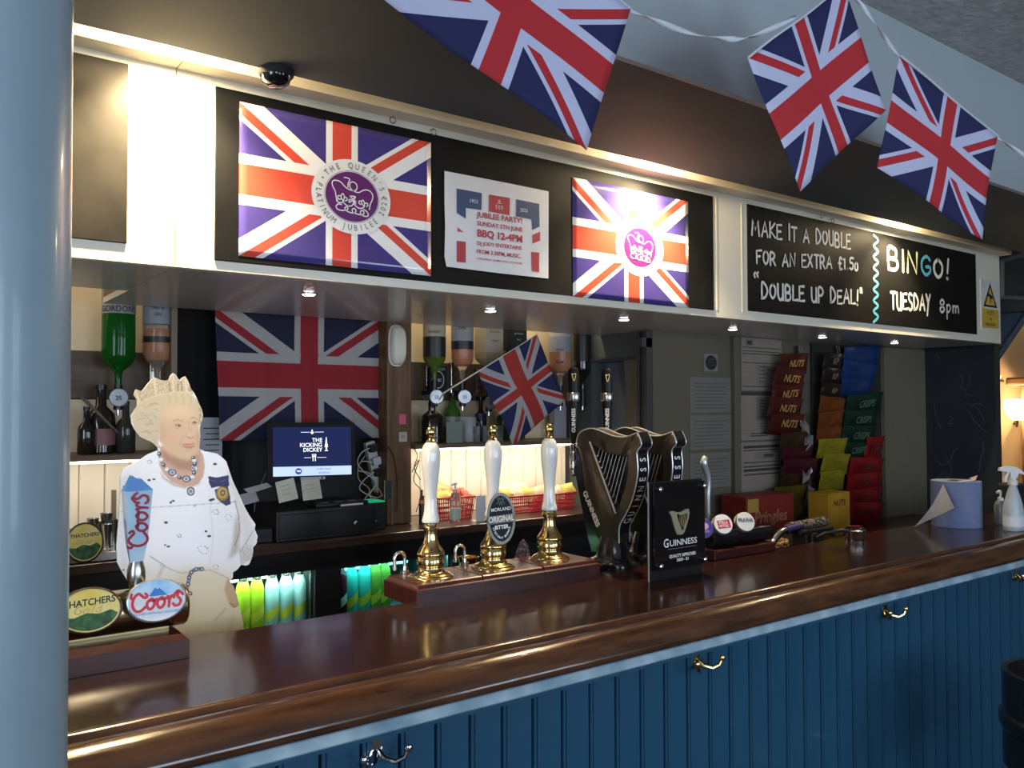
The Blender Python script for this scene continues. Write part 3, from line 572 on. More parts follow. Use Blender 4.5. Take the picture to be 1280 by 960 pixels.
# ================================================================ hand pumps
ZT = 1.1
BL = [1.159+.2253*i for i in range(3)]
def pump(i, lab, clip=False):
    x0 = BL[i]+.0006; x1 = BL[i]+.2247; y0, y1 = 2.012, 2.205
    t = TH('beer_pump', lab, 'beer pump', ((x0+x1)/2, 2.1, ZT), 'hand pumps on the counter')
    mb = MB(); mb.box(x0, x1, y0, y1, ZT, ZT+.036); 
    sec = [(0, .036), (0, .046), (.006, .049), (.010, .058), (.014, .0605)]
    n = 4; vs = []; fs = []
    for k, (ins, z) in enumerate(sec):
        ix = ins if (i == 0) else ins*.25; ir = ins if (i == 2) else ins*.25
        vs += [(x0+ix, y0+ins, ZT+z), (x1-ir, y0+ins, ZT+z), (x1-ir, y1-ins, ZT+z), (x0+ix, y1-ins, ZT+z)]
    for k in range(len(sec)-1):
        for q in range(4): r_ = (q+1) % 4; fs.append((k*4+q, k*4+r_, k*4+4+r_, k*4+4+q))
    fs.append(tuple(range(len(vs)-4, len(vs)))); mb.add(vs, fs); t.part('wooden_base', mb, blockw)
    u = [538.5, 616.5, 687][i]; v = [721, 709.5, 698.5][i]
    c = PZ(u, v, ZT+.06); z0 = ZT+.0605
    k = .0023
    def L(pr): return [(r*k, h*k*.925) for r, h in pr]
    mb = MB(); mb.lathe(L([(28.7, 0), (28.7, 1.2), (27.5, 2.5), (26, 3), (25.5, 4), (23.5, 5.5), (20, 7), (17.2, 9), (16, 11.5), (15.2, 13.5), (15.4, 15), (17, 16.5), (17.4, 19), (17.4, 25), (16.6, 26.5), (16.2, 28), (17.6, 29.5), (18, 31), (17.6, 33), (15.5, 36), (13, 40), (10.8, 44), (9.2, 49), (8.4, 54), (8.1, 60), (8.3, 63), (10.4, 64.5), (10.6, 67.5), (9.4, 68.5), (8.8, 72), (9.6, 73)]), (c[0], c[1], z0), n=40); t.part('brass_stem', mb, brass)
    mb = MB(); mb.lathe(L([(9.6, 73.1), (10.9, 74), (11.3, 77), (10.4, 80), (9.4, 84), (8.6, 90), (8.1, 98), (7.9, 106), (8.1, 114), (8.8, 124), (9.9, 134), (11, 143), (11.8, 152), (12.2, 160), (12.1, 167), (11.2, 174), (9.2, 179), (6.6, 182), (5.5, 183)]), (c[0], c[1], z0), n=36); t.part('handle', mb, porcelain, 'white porcelain handle')
    mb = MB(); mb.lathe(L([(6.2, 182.5), (6.4, 184), (5, 185.5), (3, 187.5), (2.6, 189), (3.2, 190), (5, 191.5), (6.2, 195), (6.2, 198), (5, 202), (2.5, 204.3), (0, 204.8)]), (c[0], c[1], z0), n=24); t.part('finial', mb, brass)
    if clip:
        q = PY(626.5, 648, c[1]-.045); hw, hh = .0445, .0775
        n = Vector((CAMP[0]-q[0], (CAMP[1]-q[1])*1.0, 0)).normalized(); n = (n*.55+Vector((0, -1, 0))*.45).normalized()
        xd = Vector((0, 0, 1)).cross(n); xd = -xd if xd.x < 0 else xd
        yd = (Vector((0, 0, 1))+n*-.12).normalized(); fr = frame(q, xd, (yd-xd*yd.dot(xd)))
        mb = MB(); mb.prism(ellipse(hw, hh, 48), lambda a, b, d: fr(a, b, d), -.004, 0); cl_ = t.part('pump_clip', mb, M('clip_grey_rim', (.20, .20, .17), .4, .2), 'oval grey rimmed clip')
        mb = MB(); flat(mb, ellipse(hw*.83, hh*.88, 48), fr, .0006, 0); flat(mb, [(-hw*1.0, .006), (hw*1.0, .014), (hw*1.0, -.010), (-hw*1.0, -.018)], fr, .001, 1)
        put(mb, text('ORIGINAL', .024, sx=.72, bold=.02), lambda a, b, d=0: fr(a, b-.002+a*.08, d), .0016, 2)
        put(mb, text('MORLAND', .0145, sx=.88, bold=.01), lambda a, b, d=0: fr(a, b+.027+a*.08, d), .0012, 2); put(mb, text('BITTER', .016, sx=.85, bold=.03), lambda a, b, d=0: fr(a, b-.026+a*.08, d), .0012, 2)
        for j in range(16):
            a = math.radians(-150+j*8.0); put(mb, text('SPECIALLY BREWED'[j], .0085, bold=.02), fr, .0012, 2, hw*.66*math.cos(a), hh*.74*math.sin(a), a+math.pi/2) if j != 9 else None
        for pts in [[(-.012, .045), (-.006, .052), (-.011, .060)], [(.012, .045), (.006, .052), (.011, .060)], [(-.004, .040), (0, .050), (.004, .040)], [(-.006, .062), (0, .057), (.006, .062)]]: stroke(mb, cr(pts), .003, fr, .0012, 3)
        o = t.part('clip_print', mb, [M('clip_navy', (.006, .010, .022), .5, spec=.2), M('clip_band', (.16, .16, .135), .5), wprint, M('clip_green', (.06, .10, .06), .4)]); tag(o, kind='stuff')
        mb = MB(); mb.cyl(fr(0, 0, -.004), (c[0], c[1], q[2]), .006, 10); t.part('clip_bracket', mb, brass)
    return c
pump(0, 'left hand pump with white porcelain handle and no clip, nearest the till')
pump(1, 'middle hand pump with white handle and oval dark blue bitter clip', True)
pump(2, 'right hand pump with white handle, beside the first harp tap')
# little swan-neck taps behind the pumps
for i, (u, v, lab) in enumerate([(500, 716, 'small chrome hoop tap behind the left hand pump'), (575, 706, 'small chrome hoop tap behind the middle hand pump')]):
    p = PZ(u+4, v, ZT+.0605); x, y, z = p[0], 2.19, ZT+.0615
    t = TH('hoop_tap', lab, 'tap', (x, y, ZT+.06)); mb = MB(); mb.lathe([(.014, 0), (.014, .006), (.009, .009), (.008, .02)], (x, y, z), n=16); t.part('foot', mb, chrome)
    mb = MB(); mb.tube([(x, y, z+.015), (x, y, z+.04)]+[(x-.017+.017*math.cos(a), y, z+.045+.017*math.sin(a)) for a in [k*math.pi/6 for k in range(7)]]+[(x-.034, y, z+.035), (x-.034, y, z+.012)], .0055, 10); t.part('hoop', mb, chrome)
p = PY(583, 698, 2.26)
t = TH('brass_cup', 'small brass cup on the far side of the middle hand pump', 'cup', (p[0], 2.225, ZT)); x = p[0]+.05
mb = MB(); mb.lathe([(.028, 0), (.030, .06), (.034, .085), (.036, .086), (.032, .084), (.027, .01), (.0, .008)], (p[0]+.02, 2.28, ZT-.02), n=24); t.part('cup', mb, brass)
mb = MB(); mb.box(p[0]-.03, p[0]+.07, 2.2, 2.33, ZT-.03, ZT-.021); t.part('ledge', mb, blackm)
# dark speckled cloth draped on the counter back
p = PZ(650, 709, ZT)
mb = MB(); vs = []; fs = []; n = 20
rr = random.Random(4); cx, cy = PZ(655, 706, ZT+.02)[0], 2.26
for j in range(9):
    tt = j/8
    for k in range(n):
        a = 2*math.pi*k/n; r_ = (.036*(1-tt)**.6+.002)*(1+.12*math.sin(5*a+j*.4)); vs.append((cx+r_*math.cos(a)*1.1, cy+r_*math.sin(a)*.7, ZT-.03+.135*(tt**.8)))
for j in range(8):
    for k in range(n): fs.append((j*n+k, j*n+(k+1) % n, j*n+n+(k+1) % n, j*n+n+k))
fs.append(tuple(range(n))); fs.append(tuple(range(8*n, 9*n))); mb.add(vs, fs, 0, True)
cloth = M('speckled_navy_cloth', (.10, .09, .13), .9, col2=(.02, .018, .04), scale=90, contrast=(.5, .6), bump=.3)
t = TH('bar_towel', 'dark speckled bar towel bunched behind the right hand pump', 'towel', (cx, cy, ZT-.03)); t.part('cloth', mb, cloth)
mb = MB(); mb.box(cx-.05, cx+.06, 2.21, 2.33, ZT-.045, ZT-.031); t.part('ledge', mb, blackm)
# ================================================================ harp fonts
def smooth_poly(p, n=4): return cr(p, n, True)
harpm = M('bronze_harp_metal', (.115, .085, .055), .3, .7, col2=(.075, .055, .038), scale=9, coat=.3)
harpd = M('black_harp_shell', (.010, .010, .012), .2, scale=7, coat=.4)
edge = M('polished_edge_trim', (.80, .80, .82), .3, .6)
leverm = M('black_lever', (.006, .006, .007), .35, spec=.25)
stringm = M('silver_string', (.6, .6, .62), .3, .3)
X1 = 2.0
def yz(u, v, X=X1): p = PX(u, v, X); return (p[1], p[2])
H_OUT = [(720, 558), (721, 548), (725, 540.5), (732.5, 536.5), (740, 535.5), (748, 537.5), (756, 541), (765, 544.5), (775, 546.3), (783, 546), (790, 543.5), (796, 541)]
H_FR = [(796, 541), (801, 555), (795.5, 565), (796.5, 585), (795, 602), (791.5, 617.5), (787, 631), (780.6, 644), (775, 654), (773, 663), (773, 679)]
H_BK = [(746.7, 671), (741, 655), (737, 643), (732, 620), (729, 603), (726.5, 580), (723, 566)]
H_IN = [(736, 551), (745, 559), (756, 565.5), (767.5, 568.5), (776, 569.5), (784, 570), (785, 587), (782.5, 602), (778, 617), (774, 630), (770, 641), (760, 615), (748, 583)]
def harp(dX, lab):
    X = X1+dX; T = .052
    t = TH('harp_tap', lab, 'beer tap', (X+T/2, 2.12, ZT), 'stout harp fonts')
    out = [yz(*p) for p in H_OUT+H_FR[1:]+H_BK]; inn = [yz(*p) for p in H_IN]
    # frame = neck, pillar and soundbox: ring between outline and opening
    n = 72
    def resample(P_, n, start):
        P_ = [np.array(q) for q in P_]; P_ = P_[start:]+P_[:start]; P_.append(P_[0]); d = [0]
        for a, b in zip(P_, P_[1:]): d.append(d[-1]+np.linalg.norm(b-a))
        o = []
        for k in range(n):
            s_ = d[-1]*k/n; j = max(i for i in range(len(d)-1) if d[i] <= s_+1e-12); f = (s_-d[j])/max(1e-9, d[j+1]-d[j]); o.append(P_[j]*(1-f)+P_[j+1]*f)
        return o
    c = np.mean([np.array(q) for q in inn], axis=0)
    def radial(P_, n):
        res = []; m = len(P_)
        for k in range(n):
            a = 2*math.pi*k/n; d = np.array((math.cos(a), math.sin(a))); best = None
            for i in range(m):
                p, q = np.array(P_[i])-c, np.array(P_[(i+1) % m])-c; e = q-p; den = d[0]*e[1]-d[1]*e[0]
                if abs(den) < 1e-12: continue
                s_ = (p[0]*e[1]-p[1]*e[0])/den; tt = (p[0]*d[1]-p[1]*d[0])/den
                if s_ > 0 and -1e-9 <= tt <= 1+1e-9 and (best is None or s_ > best): best = s_
            res.append(c+d*best)
        return res
    O_, I_ = radial(out, 144), radial(inn, 144); m = 144; vs = []
    for (P_, x) in ((O_, X+.004), ([o*.94+i*.06 for o, i in zip(O_, I_)], X), ([o*.08+i*.92 for o, i in zip(O_, I_)], X), (I_, X+.005), (I_, X+T-.005), ([o*.94+i*.06 for o, i in zip(O_, I_)], X+T), (O_, X+T-.004)):
        vs += [(x, q[0], q[1]) for q in P_]
    fs = []
    for r_ in range(7):
        for k in range(m): r2 = (r_+1) % 7; fs.append((r_*m+k, r_*m+(k+1) % m, r2*m+(k+1) % m, r2*m+k))
    mb = MB(); mb.add(vs, fs, 0, True); t.part('harp_frame', mb, harpm)
    mb = MB(); cI = [(q[0], q[1]) for q in I_]; mb.add([(X+.030, a, b) for a, b in cI], [tuple(range(m))]); mb.add([(X+.034, a, b) for a, b in cI], [tuple(range(m))]); t.part('back_plate', mb, blackg)
    # bevelled bright trim along soundboard and opening
    mb = MB(); a, b = yz(737, 552), yz(770, 642); mb.tube([(X+.001, *a), (X-.001, *b)], .0035, 8); t.part('soundboard_trim', mb, edge)
    nk = cr([yz(*p) for p in H_OUT], 3)
    for xx in (X+.001, X+T-.001):
        mb = MB(); mb.tube([(xx, a_, b_) for a_, b_ in nk], .0022, 6); t.part('neck_trim', mb, edge)
    # strings with pegs
    for k in range(9):
        f = (k+.6)/9.4; u0 = 744+(784-744)*f; v0 = 560+(571-560)*min(1, f*1.3)
        # end on the soundboard line
        a = np.array(yz(u0, v0)); s0, s1 = np.array(yz(739, 556)), np.array(yz(769, 640)); e = s0+(s1-s0)*(.12+.84*f)
        mb = MB(); mb.cyl((X+.012, a[0], a[1]), (X+.012, e[0], e[1]), .0013, 6); o = t.part('string', mb, stringm)
        mb = MB(); mb.lathe([(0, -.0045), (.0035, -.003), (.0045, 0), (.0035, .003), (0, .0045)], (X+.010, e[0], e[1]), n=8); t.part('string_peg', mb, chrome, parent=o)
    # customer-facing pillar strip and its bright edges
    fp = [yz(*p) for p in H_FR]; fp = cr(fp, 4)
    nrm = []
    for i in range(len(fp)):
        d = np.array(fp[min(i+1, len(fp)-1)])-np.array(fp[max(i-1, 0)]); d /= np.linalg.norm(d); nrm.append(np.array((d[1], -d[0])) if d[1] < 0 else np.array((-d[1], d[0])))
    nrm = [n_ if n_[0] < 0 else -n_ for n_ in nrm]
    mb = MB(); vs = []; 
    for p, n_ in zip(fp, nrm): q = np.array(p)+n_*.004; vs += [(X+.002, *p), (X+.004, *q), (X+T-.004, *q), (X+T-.002, *p)]
    mb.add(vs, [(4*i+j, 4*i+4+j, 4*i+5+j, 4*i+1+j) for i in range(len(fp)-1) for j in range(3)], 0, True); t.part('pillar_face', mb, harpd)
    for xx in (X+.0015, X+T-.0015):
        mb = MB(); mb.tube([(xx, *(np.array(p)+n_*.002)) for p, n_ in zip(fp, nrm)], .0025, 6); t.part('edge_trim', mb, edge)
    # lettering down the pillar: letters run upward, tops to the left
    mb = MB(); L_ = [0]
    for a, b in zip(fp, fp[1:]): L_.append(L_[-1]+np.linalg.norm(np.array(b)-a))
    W = 'GUINNESS'
    for k, ch in enumerate(W):
        s_ = L_[-1]*(.80-.55*k/7); j = max(i for i in range(len(L_)-1) if L_[i] <= s_); f = (s_-L_[j])/(L_[j+1]-L_[j]); p = np.array(fp[j])*(1-f)+np.array(fp[j+1])*f; n_ = nrm[j]
        up_ = Vector((0, *(np.array(fp[j])-np.array(fp[j+1])))).normalized(); q = Vector((X+T/2, *(p+n_*.0048)))
        fr = frame(q, up_, Vector((-1, 0, 0))); put(mb, text(ch, .040 if k else .048, sx=.72, bold=.02), fr, .0003)
    t.part('pillar_lettering', mb, wprint)
    # black lower body and the lettering on its side
    low = [yz(*p) for p in [(722.5, 566), (724, 590), (729, 625), (737, 662), (746, 690), (748, 702), (752, 676), (747, 668), (739, 642), (733, 615), (729, 592)]]
    body = [yz(*p) for p in [(721, 562), (725, 592), (730.5, 610), (737, 632), (744, 652), (752, 678), (762, 679), (773, 680), (773, 690), (777, 708), (783, 722), (784, 727)]]
    # back (server side) shell under the soundbox
    sh = [yz(*p) for p in [(720, 560), (722.5, 590), (727, 620), (733, 655), (739, 690), (752, 690), (748, 673), (741, 655), (737, 643), (732, 620), (729, 603), (726.5, 580), (723, 566)]]
    sh = [yz(*p) for p in [(720, 560), (718.5, 590), (724, 620), (731, 655), (739, 690), (752, 690), (748, 673), (741, 655), (737, 643), (732, 620), (729, 603), (726.5, 580), (723, 566)]]
    mb = MB(); mb.prism(sh, lambda a, b, d: (d, a, b), X+.001, X+T-.001); t.part('rear_shell', mb, harpd)
    base = [yz(746, 672)[0], yz(773, 680)[0]]; yb = sum(base)/2
    mb = MB(); q0 = yz(758, 676); yb = q0[0]-.005
    prof = [(.095, 0), (.095, .012), (.088, .02), (.076, .024), (.070, .032), (.066, .055), (.058, .08), (.050, .10)]
    mb.lathe(prof, (X+T/2, yb, ZT+.0005), n=40, sx=.72, sy=1.0); 
    if True: t.part('pedestal', mb, harpd)
    mb = MB(); h = q0[1]
    mb.lathe([(.050, .10), (.044, h-ZT+.004)], (X+T/2, yb, ZT+.0005), n=40, sx=.6, sy=1.05); t.part('neck', mb, harpm)
    mb = MB(); fx = frame((X-.0008, *np.array(yz(729, 612))+np.array((.0, 0))), (0, *(np.array(yz(752, 672))-np.array(yz(731, 612)))), (0, 0, 1))
    A_, B_ = np.array(yz(730.5, 614)), np.array(yz(748, 658)); dd = (B_-A_)/np.linalg.norm(B_-A_); nn = np.array((-dd[1], dd[0])); nn = nn if nn[1] > 0 else -nn
    fx = frame((X-.0009, *(A_)), (0, *dd), (0, *nn))
    Lh = np.linalg.norm(B_-A_); vs, fs = text('GUINNESS', 1, 'LEFT', 'CENTER', .02); Wd = max(v[0] for v in vs)
    put(mb, ([(v[0]/Wd*Lh, v[1]*.030) for v in vs], fs), fx, .0003); t.part('side_lettering', mb, wprint)
    # spout and tall lever on the server side
    sp_ = yz(733, 580); ys = sp_[0]+.10; zs_ = sp_[1]
    x = X+T/2
    mb = MB(); mb.cyl((x, sp_[0]-.02, zs_), (x, ys, zs_+.002), .0075, 12); mb.lathe([(.014, -.012), (.014, .012)], (x, ys-.035, zs_), (0, 1, 0), 14); t.part('shank', mb, chrome)
    mb = MB(); mb.lathe([(.004, -.052), (.009, -.05), (.011, -.045), (.007, -.042), (.007, -.028), (.014, -.022), (.015, .022), (.010, .03), (.009, .05), (.013, .055), (.013, .068)], (x, ys, zs_), n=18); t.part('spout', mb, chrome)
    lv = []
    mb = MB(); mb.lathe([(.012, .069), (.015, .09), (.019, .15), (.022, .20), (.023, .225)], (x, ys, zs_), n=20, sx=.8); lvo = t.part('lever', mb, leverm)
    mb = MB(); mb.lathe([(.025, .226), (.027, .232), (.027, .252), (.025, .258)], (x, ys, zs_), n=20, sx=.8); t.part('lever_ring', mb, steel)
    mb = MB(); mb.lathe([(.023, .259), (.024, .30), (.024, .33), (.021, .345), (.010, .352), (0, .353)], (x, ys, zs_), n=20, sx=.8); t.part('lever_head', mb, leverm)
    n_ = Vector((-.62, -.78, 0)).normalized()
    fr = frame(Vector((x, ys, zs_+.15))+n_*.0205, (0, 0, 1), Vector((0, 0, 1)).cross(n_)*1)
    mb = MB(); put(mb, text('GUINNESS', .019, sx=1.0, bold=.02), frame(Vector((x, ys, zs_+.155))+n_*.0225, (0, 0, 1), (n_.cross(Vector((0, 0, 1))))*1), .0005); t.part('lever_lettering', mb, wprint)
    fr = frame(Vector((x, ys, zs_+.315))+n_*.0245, Vector((0, 0, 1)).cross(n_), (0, 0, 1)); mb = MB()
    for pts in [[(-.006, .012), (0, .010), (.007, .013), (.008, .004), (.001, -.014), (-.006, .012)]]: stroke(mb, cr(pts), .0025, fr, .0005)
    t.part('harp_mark', mb, gold)
    return t
harp(0, 'near harp shaped stout tap with strings, next to the hand pumps')
harp(.168, 'far harp shaped stout tap, half hidden behind the near one')
# ================================================================ award plaque
aL = PZ(812, 728, ZT); aR = PZ(878, 716, ZT); zt = PY(812, 603, aL[1])[2]; W_ = aR[0]-aL[0]; H_ = zt-ZT
t = TH('award_plaque', 'black acrylic award plaque on chrome studs in front of the harp taps', 'plaque', (aL[0], aL[1], ZT))
clear = M('clear_acrylic', (.9, .95, .95), .03, trans=.95, ior=1.2)
mb = MB(); mb.box(aL[0], aL[0]+W_, aL[1], aL[1]+.005, ZT+.0008, zt); t.part('clear_backing', mb, M('smoked_acrylic', (.02, .02, .022), .08, coat=.5))
mb = MB(); mb.box(aL[0]-.0015, aL[0]-.0001, aL[1], aL[1]+.005, ZT+.0008, zt); t.part('polished_edge', mb, M('acrylic_edge', (.35, .36, .37), .2))
mb = MB(); mb.box(aL[0]+.006, aL[0]+W_-.006, aL[1]-.016, aL[1]-.011, ZT+.035, zt-.006); t.part('black_panel', mb, blackg)
frA = lambda a, b, d=0: Vector((aL[0]+W_*a, aL[1]-.0162-d, ZT+H_*b))
for a, b in ((.10, .93), (.93, .93), (.10, .16), (.93, .16)):
    q = frA(a, b); mb = MB(); mb.cyl((q.x, aL[1]-.0001, q.z), (q.x, q.y-.010, q.z), .007, 16); mb.lathe([(.009, 0), (.009, .004), (.006, .006)], (q.x, q.y-.010, q.z), (0, -1, 0), 16); t.part('stud', mb, chrome)
def pt_w(s, cy, h, w, m, bold=0): 
    vs, fs = text(s, 1, 'CENTER', 'CENTER', bold); ww = max(v[0] for v in vs)-min(v[0] for v in vs); return ([(v[0]/ww*w, v[1]*h/.7) for v in vs], fs), cy, m
mb = MB()
fl = lambda a, b, d=0: Vector((aL[0]+W_*.5+a, aL[1]-.0163-d, ZT+b))
for s, cy, h, w, bold in (('UINNESS', .115, .019, .128, .015), ('QUALITY APPROVED', .074, .0095, .125, .03), ('2020 - 21', .060, .009, .055, .03)):
    (vs, fs), _, _ = pt_w(s, cy, h, w, 0, bold); put(mb, (vs, fs), fl, .0006, 0, .014 if s[0] == 'U' else .01, cy)
(vs, fs), _, _ = pt_w('G', 0, .027, .022, 0, .012); put(mb, (vs, fs), fl, .0006, 0, -.066, .1165)
mb.add([fl(-.06, .097, .0004), fl(.075, .097, .0004), fl(.075, .0985, .0004), fl(-.06, .0985, .0004)], [(0, 1, 2, 3)], 1)
t.part('award_lettering', mb, [wprint, M('dim_grey_print', (.2, .2, .2), .5)])
# gold harp emblem
Q = lambda pts, cl=True: [(((x-740)/195)*W_*.66-.0-.004, ((1-(y-360)/210)*.085+.138)) for x, y in (cr(pts, 5, cl))]
hp = Q([(682, 378), (700, 372), (725, 386), (750, 384), (770, 370), (788, 368), (790, 385), (792, 400), (785, 450), (775, 500), (762, 550), (748, 566), (735, 562), (722, 555), (705, 480), (692, 410)])
ho = Q([(722, 402), (745, 410), (775, 402), (778, 430), (765, 490), (752, 530), (735, 470)])
mb = MB(); hp2 = list(hp); mb.prism(hp2, lambda a, b, d: fl(a, b, d), 0, .004, 0); gl = t.part('gold_harp', mb, M('pale_gold_metal', (.55, .50, .32), .3, .6))
mb = MB(); mb.prism(ho, lambda a, b, d: fl(a, b, d), .004, .0045); t.part('harp_opening', mb, blackg, parent=gl)
mb = MB()
for k in range(5): a = Q([(735+k*9, 404)], False)[0]; b = Q([(737+k*5.5, 470+k*14)], False)[0]; mb.cyl(fl(*a, .0048), fl(*b, .0048), .0006, 5)
tag(t.part('harp_strings', mb, gold, parent=gl), kind='stuff')
# ================================================================ lens badges (oval beer lenses)
def lens(t, c, rx, ry, n, rimm, prints, name='lens_badge', lab=None, depth=.03, rimw=.9):
    """domed badge facing n; prints(mb, fr) adds flat print"""
    n = Vector(n).normalized(); xd = Vector((0, 0, 1)).cross(n).normalized(); yd = n.cross(xd); fr = frame(c, xd, yd)
    mb = MB(); ks = [(1, -depth), (1.0, -.003), (.97, .0), (rimw, .001)]; m = 40; vs = []
    for r_, d in ks: vs += [fr(rx*r_*math.cos(2*math.pi*k/m), ry*r_*math.sin(2*math.pi*k/m), d) for k in range(m)]
    fs = [(i*m+k, i*m+(k+1) % m, i*m+m+(k+1) % m, i*m+m+k) for i in range(3) for k in range(m)]+[tuple(range(m)), tuple(range(3*m, 4*m))]
    mb.add(vs, fs); o = t.part(name, mb, rimm, lab)
    mb = MB(); mats = prints(mb, fr, rx*rimw, ry*rimw); tag(t.part('badge_print', mb, mats, parent=o), kind='stuff')
    return o
# script word "Coors" from brush strokes, unit: height about 1, width about 3.1
COORS = [[(.85, .95), (.95, .8), (.8, .72), (.62, .88), (.42, 1.0), (.18, .8), (.08, .45), (.2, .1), (.5, 0), (.85, .22)], [(.05, 1.02), (.0, .85), (.12, .75)],
         [(1.15, .6), (.95, .45), (.92, .2), (1.08, .03), (1.28, .15), (1.35, .4), (1.22, .6), (1.1, .55), (1.35, .5), (1.5, .55)], [(1.75, .6), (1.55, .45), (1.52, .2), (1.68, .03), (1.88, .15), (1.95, .4), (1.82, .6), (1.7, .55), (1.95, .5), (2.15, .58)],
         [(2.15, .62), (2.22, .3), (2.18, .03)], [(2.2, .3), (2.3, .55), (2.42, .62), (2.5, .5)], [(2.5, .5), (2.55, .68), (2.78, .85), (2.72, .55), (2.9, .3), (2.8, .05), (2.55, .02), (2.45, .15)], [(2.78, .85), (2.95, .72), (3.05, .6)]]
def coors(mb, fr, x0, y0, sx, sy, w, mi, d=.002, slope=0):
    for p in COORS: stroke(mb, [(x0+(x-1.5)*sx, y0+(y-.5)*sy+slope*(x-1.5)*sx) for x, y in cr(p, 4)], w, fr, d, mi)
p_sky = M('badge_sky_blue', (.16, .42, .78), .25, col2=(.45, .66, .85), scale=30); p_wht = M('badge_white', (.74, .76, .80), .25); p_red = M('badge_red', (.55, .02, .05), .3); p_mtn = M('badge_mountain_blue', (.03, .18, .55), .3)
def coors_print(mb, fr, rx, ry):
    flat(mb, ellipse(rx, ry, 40), fr, .0014, 0); top = [(rx*math.cos(a)*.99, ry*math.sin(a)*.99) for a in [math.radians(15+k*10) for k in range(16)]]; flat(mb, top, fr, .0017, 1)
    flat(mb, [(-rx*.28, ry*.2), (-rx*.05, ry*.62), (rx*.02, ry*.52), (rx*.1, ry*.58), (rx*.38, ry*.2)], fr, .0020, 2)
    coors(mb, fr, 0, -.001, rx*.60, ry*.85, rx*.15, 1 if False else 0, .0023, .05); coors(mb, fr, 0, 0, rx*.60, ry*.85, rx*.105, 3, .0026, .05)
    put(mb, text('BREWED WITH ICE COLD BEER', rx*.12), fr, .002, 2, 0, -ry*.62)
    return [p_wht, p_sky, p_mtn, p_red]
# ---- brass drum font at the left with its wooden block
bx0, bx1 = -.6, PZ(236, 822, ZT)[0]
t = TH('drum_font', 'brass drum beer font on a mahogany block beside the column', 'beer tap', (.3, 2.0, ZT))
mb = MB(); mb.box(bx0, bx1, 1.918, 2.12, ZT+.0005, ZT+.040); mb.add([(bx0, 1.918, ZT+.040), (bx1, 1.918, ZT+.040), (bx1, 2.12, ZT+.04), (bx0, 2.12, ZT+.04), (bx0, 1.93, ZT+.053), (bx1-.012, 1.93, ZT+.053), (bx1-.012, 2.11, ZT+.053), (bx0, 2.11, ZT+.053)],
    [(0, 1, 5, 4), (1, 2, 6, 5), (2, 3, 7, 6), (3, 0, 4, 7), (4, 5, 6, 7)]); t.part('wooden_block', mb, blockw)
dy, dz, dr = 2.015, ZT+.053+.048, .047
dx1 = PX(231, 760, 0)[0] if False else PY(231, 762, dy)[0]
mb = MB(); mb.lathe([(dr*.9, 0), (dr, .004), (dr, dx1-bx0-.006), (dr*.93, dx1-bx0-.001), (dr*.86, dx1-bx0), (0, dx1-bx0)], (bx0, dy, dz), (1, 0, 0), 48); t.part('drum', mb, brassd)
mb = MB(); mb.box(bx0+.05, dx1-.04, dy-.02, dy+.02, ZT+.0535, ZT+.075); t.part('drum_foot', mb, brassd)
q = PY(196, 750, 1.955); n_ = (-.22, -1, .16)
lens(t, Vector(q), .0625, .0475, (-.10, -1, .25), M('badge_silver_rim', (.55, .57, .6), .2, .7), coors_print, lab='round red, white and blue lager badge', depth=.045, rimw=.93)
p_yel = M('badge_yellow', (.75, .55, .06), .3, col2=(.80, .68, .25), scale=20); p_grn = M('badge_green', (.04, .16, .04), .5, col2=(.01, .03, .01), scale=60); p_blk = M('badge_black', (.01, .01, .008), .3)
def cider(mb, fr, rx, ry):
    flat(mb, ellipse(rx, ry, 40), fr, .0014, 0); lower = [(rx*math.cos(a)*.99, ry*math.sin(a)*.99) for a in [math.radians(195+k*10) for k in range(16)]]+[(rx*.7, -ry*.05), (rx*.3, -ry*.2), (-rx*.1, -ry*.12), (-rx*.5, -ry*.3)]
    flat(mb, lower, fr, .0018, 1)
    put(mb, text('THATCHERS', rx*.34, sx=.9, bold=.02), lambda a, b, d=0: fr(a, b+a*.06, d), .002, 2, 0, ry*.38)
    stroke(mb, ellipse(rx*.99, ry*.99, 40)+[(rx*.99, 0)], rx*.05, fr, .0019, 3)
    for ch, ox in (('G', -.42), ('o', -.15), ('l', .06), ('d', .25)): put(mb, text(ch, rx*.42, shear=.4), fr, .0022, 3, rx*ox, ry*.02)
    return [p_yel, p_grn, p_blk, gold]
q = PY(112, 763, 1.955); lens(t, Vector(q), .064, .048, (-.10, -1, .22), M('badge_dark_rim', (.05, .03, .015), .3), cider, lab='yellow cider badge with gold rim', depth=.045, rimw=.9)
# tall lager lever on the drum
c = PY(170, 745, 2.02); x = c[0]; zz = lambda v: PY(171, v, 2.02)[2]
mb = MB(); z0 = dz+dr-.008; mb.lathe([(.012, z0-dz-dr+dr), (.014, .055), (.017, .060)], (x, 2.02, dz), n=20); mb.lathe([(.017, zz(732)-dz), (.0195, zz(722)-dz), (.019, zz(712)-dz), (.0155, zz(704)-dz), (.014, zz(701)-dz)], (x, 2.02, dz), n=24); lv = t.part('lever_ferrule', mb, steel)
mb = MB(); pr = [(w_/2*.00198, zz(v)-zz(702)) for w_, v in ((14, 702), (14, 700), (20, 680), (25, 650), (28.5, 620), (30, 613))]
vs = []; fs = []
for w2, h in pr: vs += [(x-w2, 2.02-w2*.62, zz(702)+h), (x+w2, 2.02-w2*.62, zz(702)+h), (x+w2, 2.02+w2*.62, zz(702)+h), (x-w2, 2.02+w2*.62, zz(702)+h)]
fs = [(4*i+k, 4*i+(k+1) % 4, 4*i+4+(k+1) % 4, 4*i+4+k) for i in range(len(pr)-1) for k in range(4)]+[(3, 2, 1, 0), tuple(range(len(vs)-4, len(vs)))]
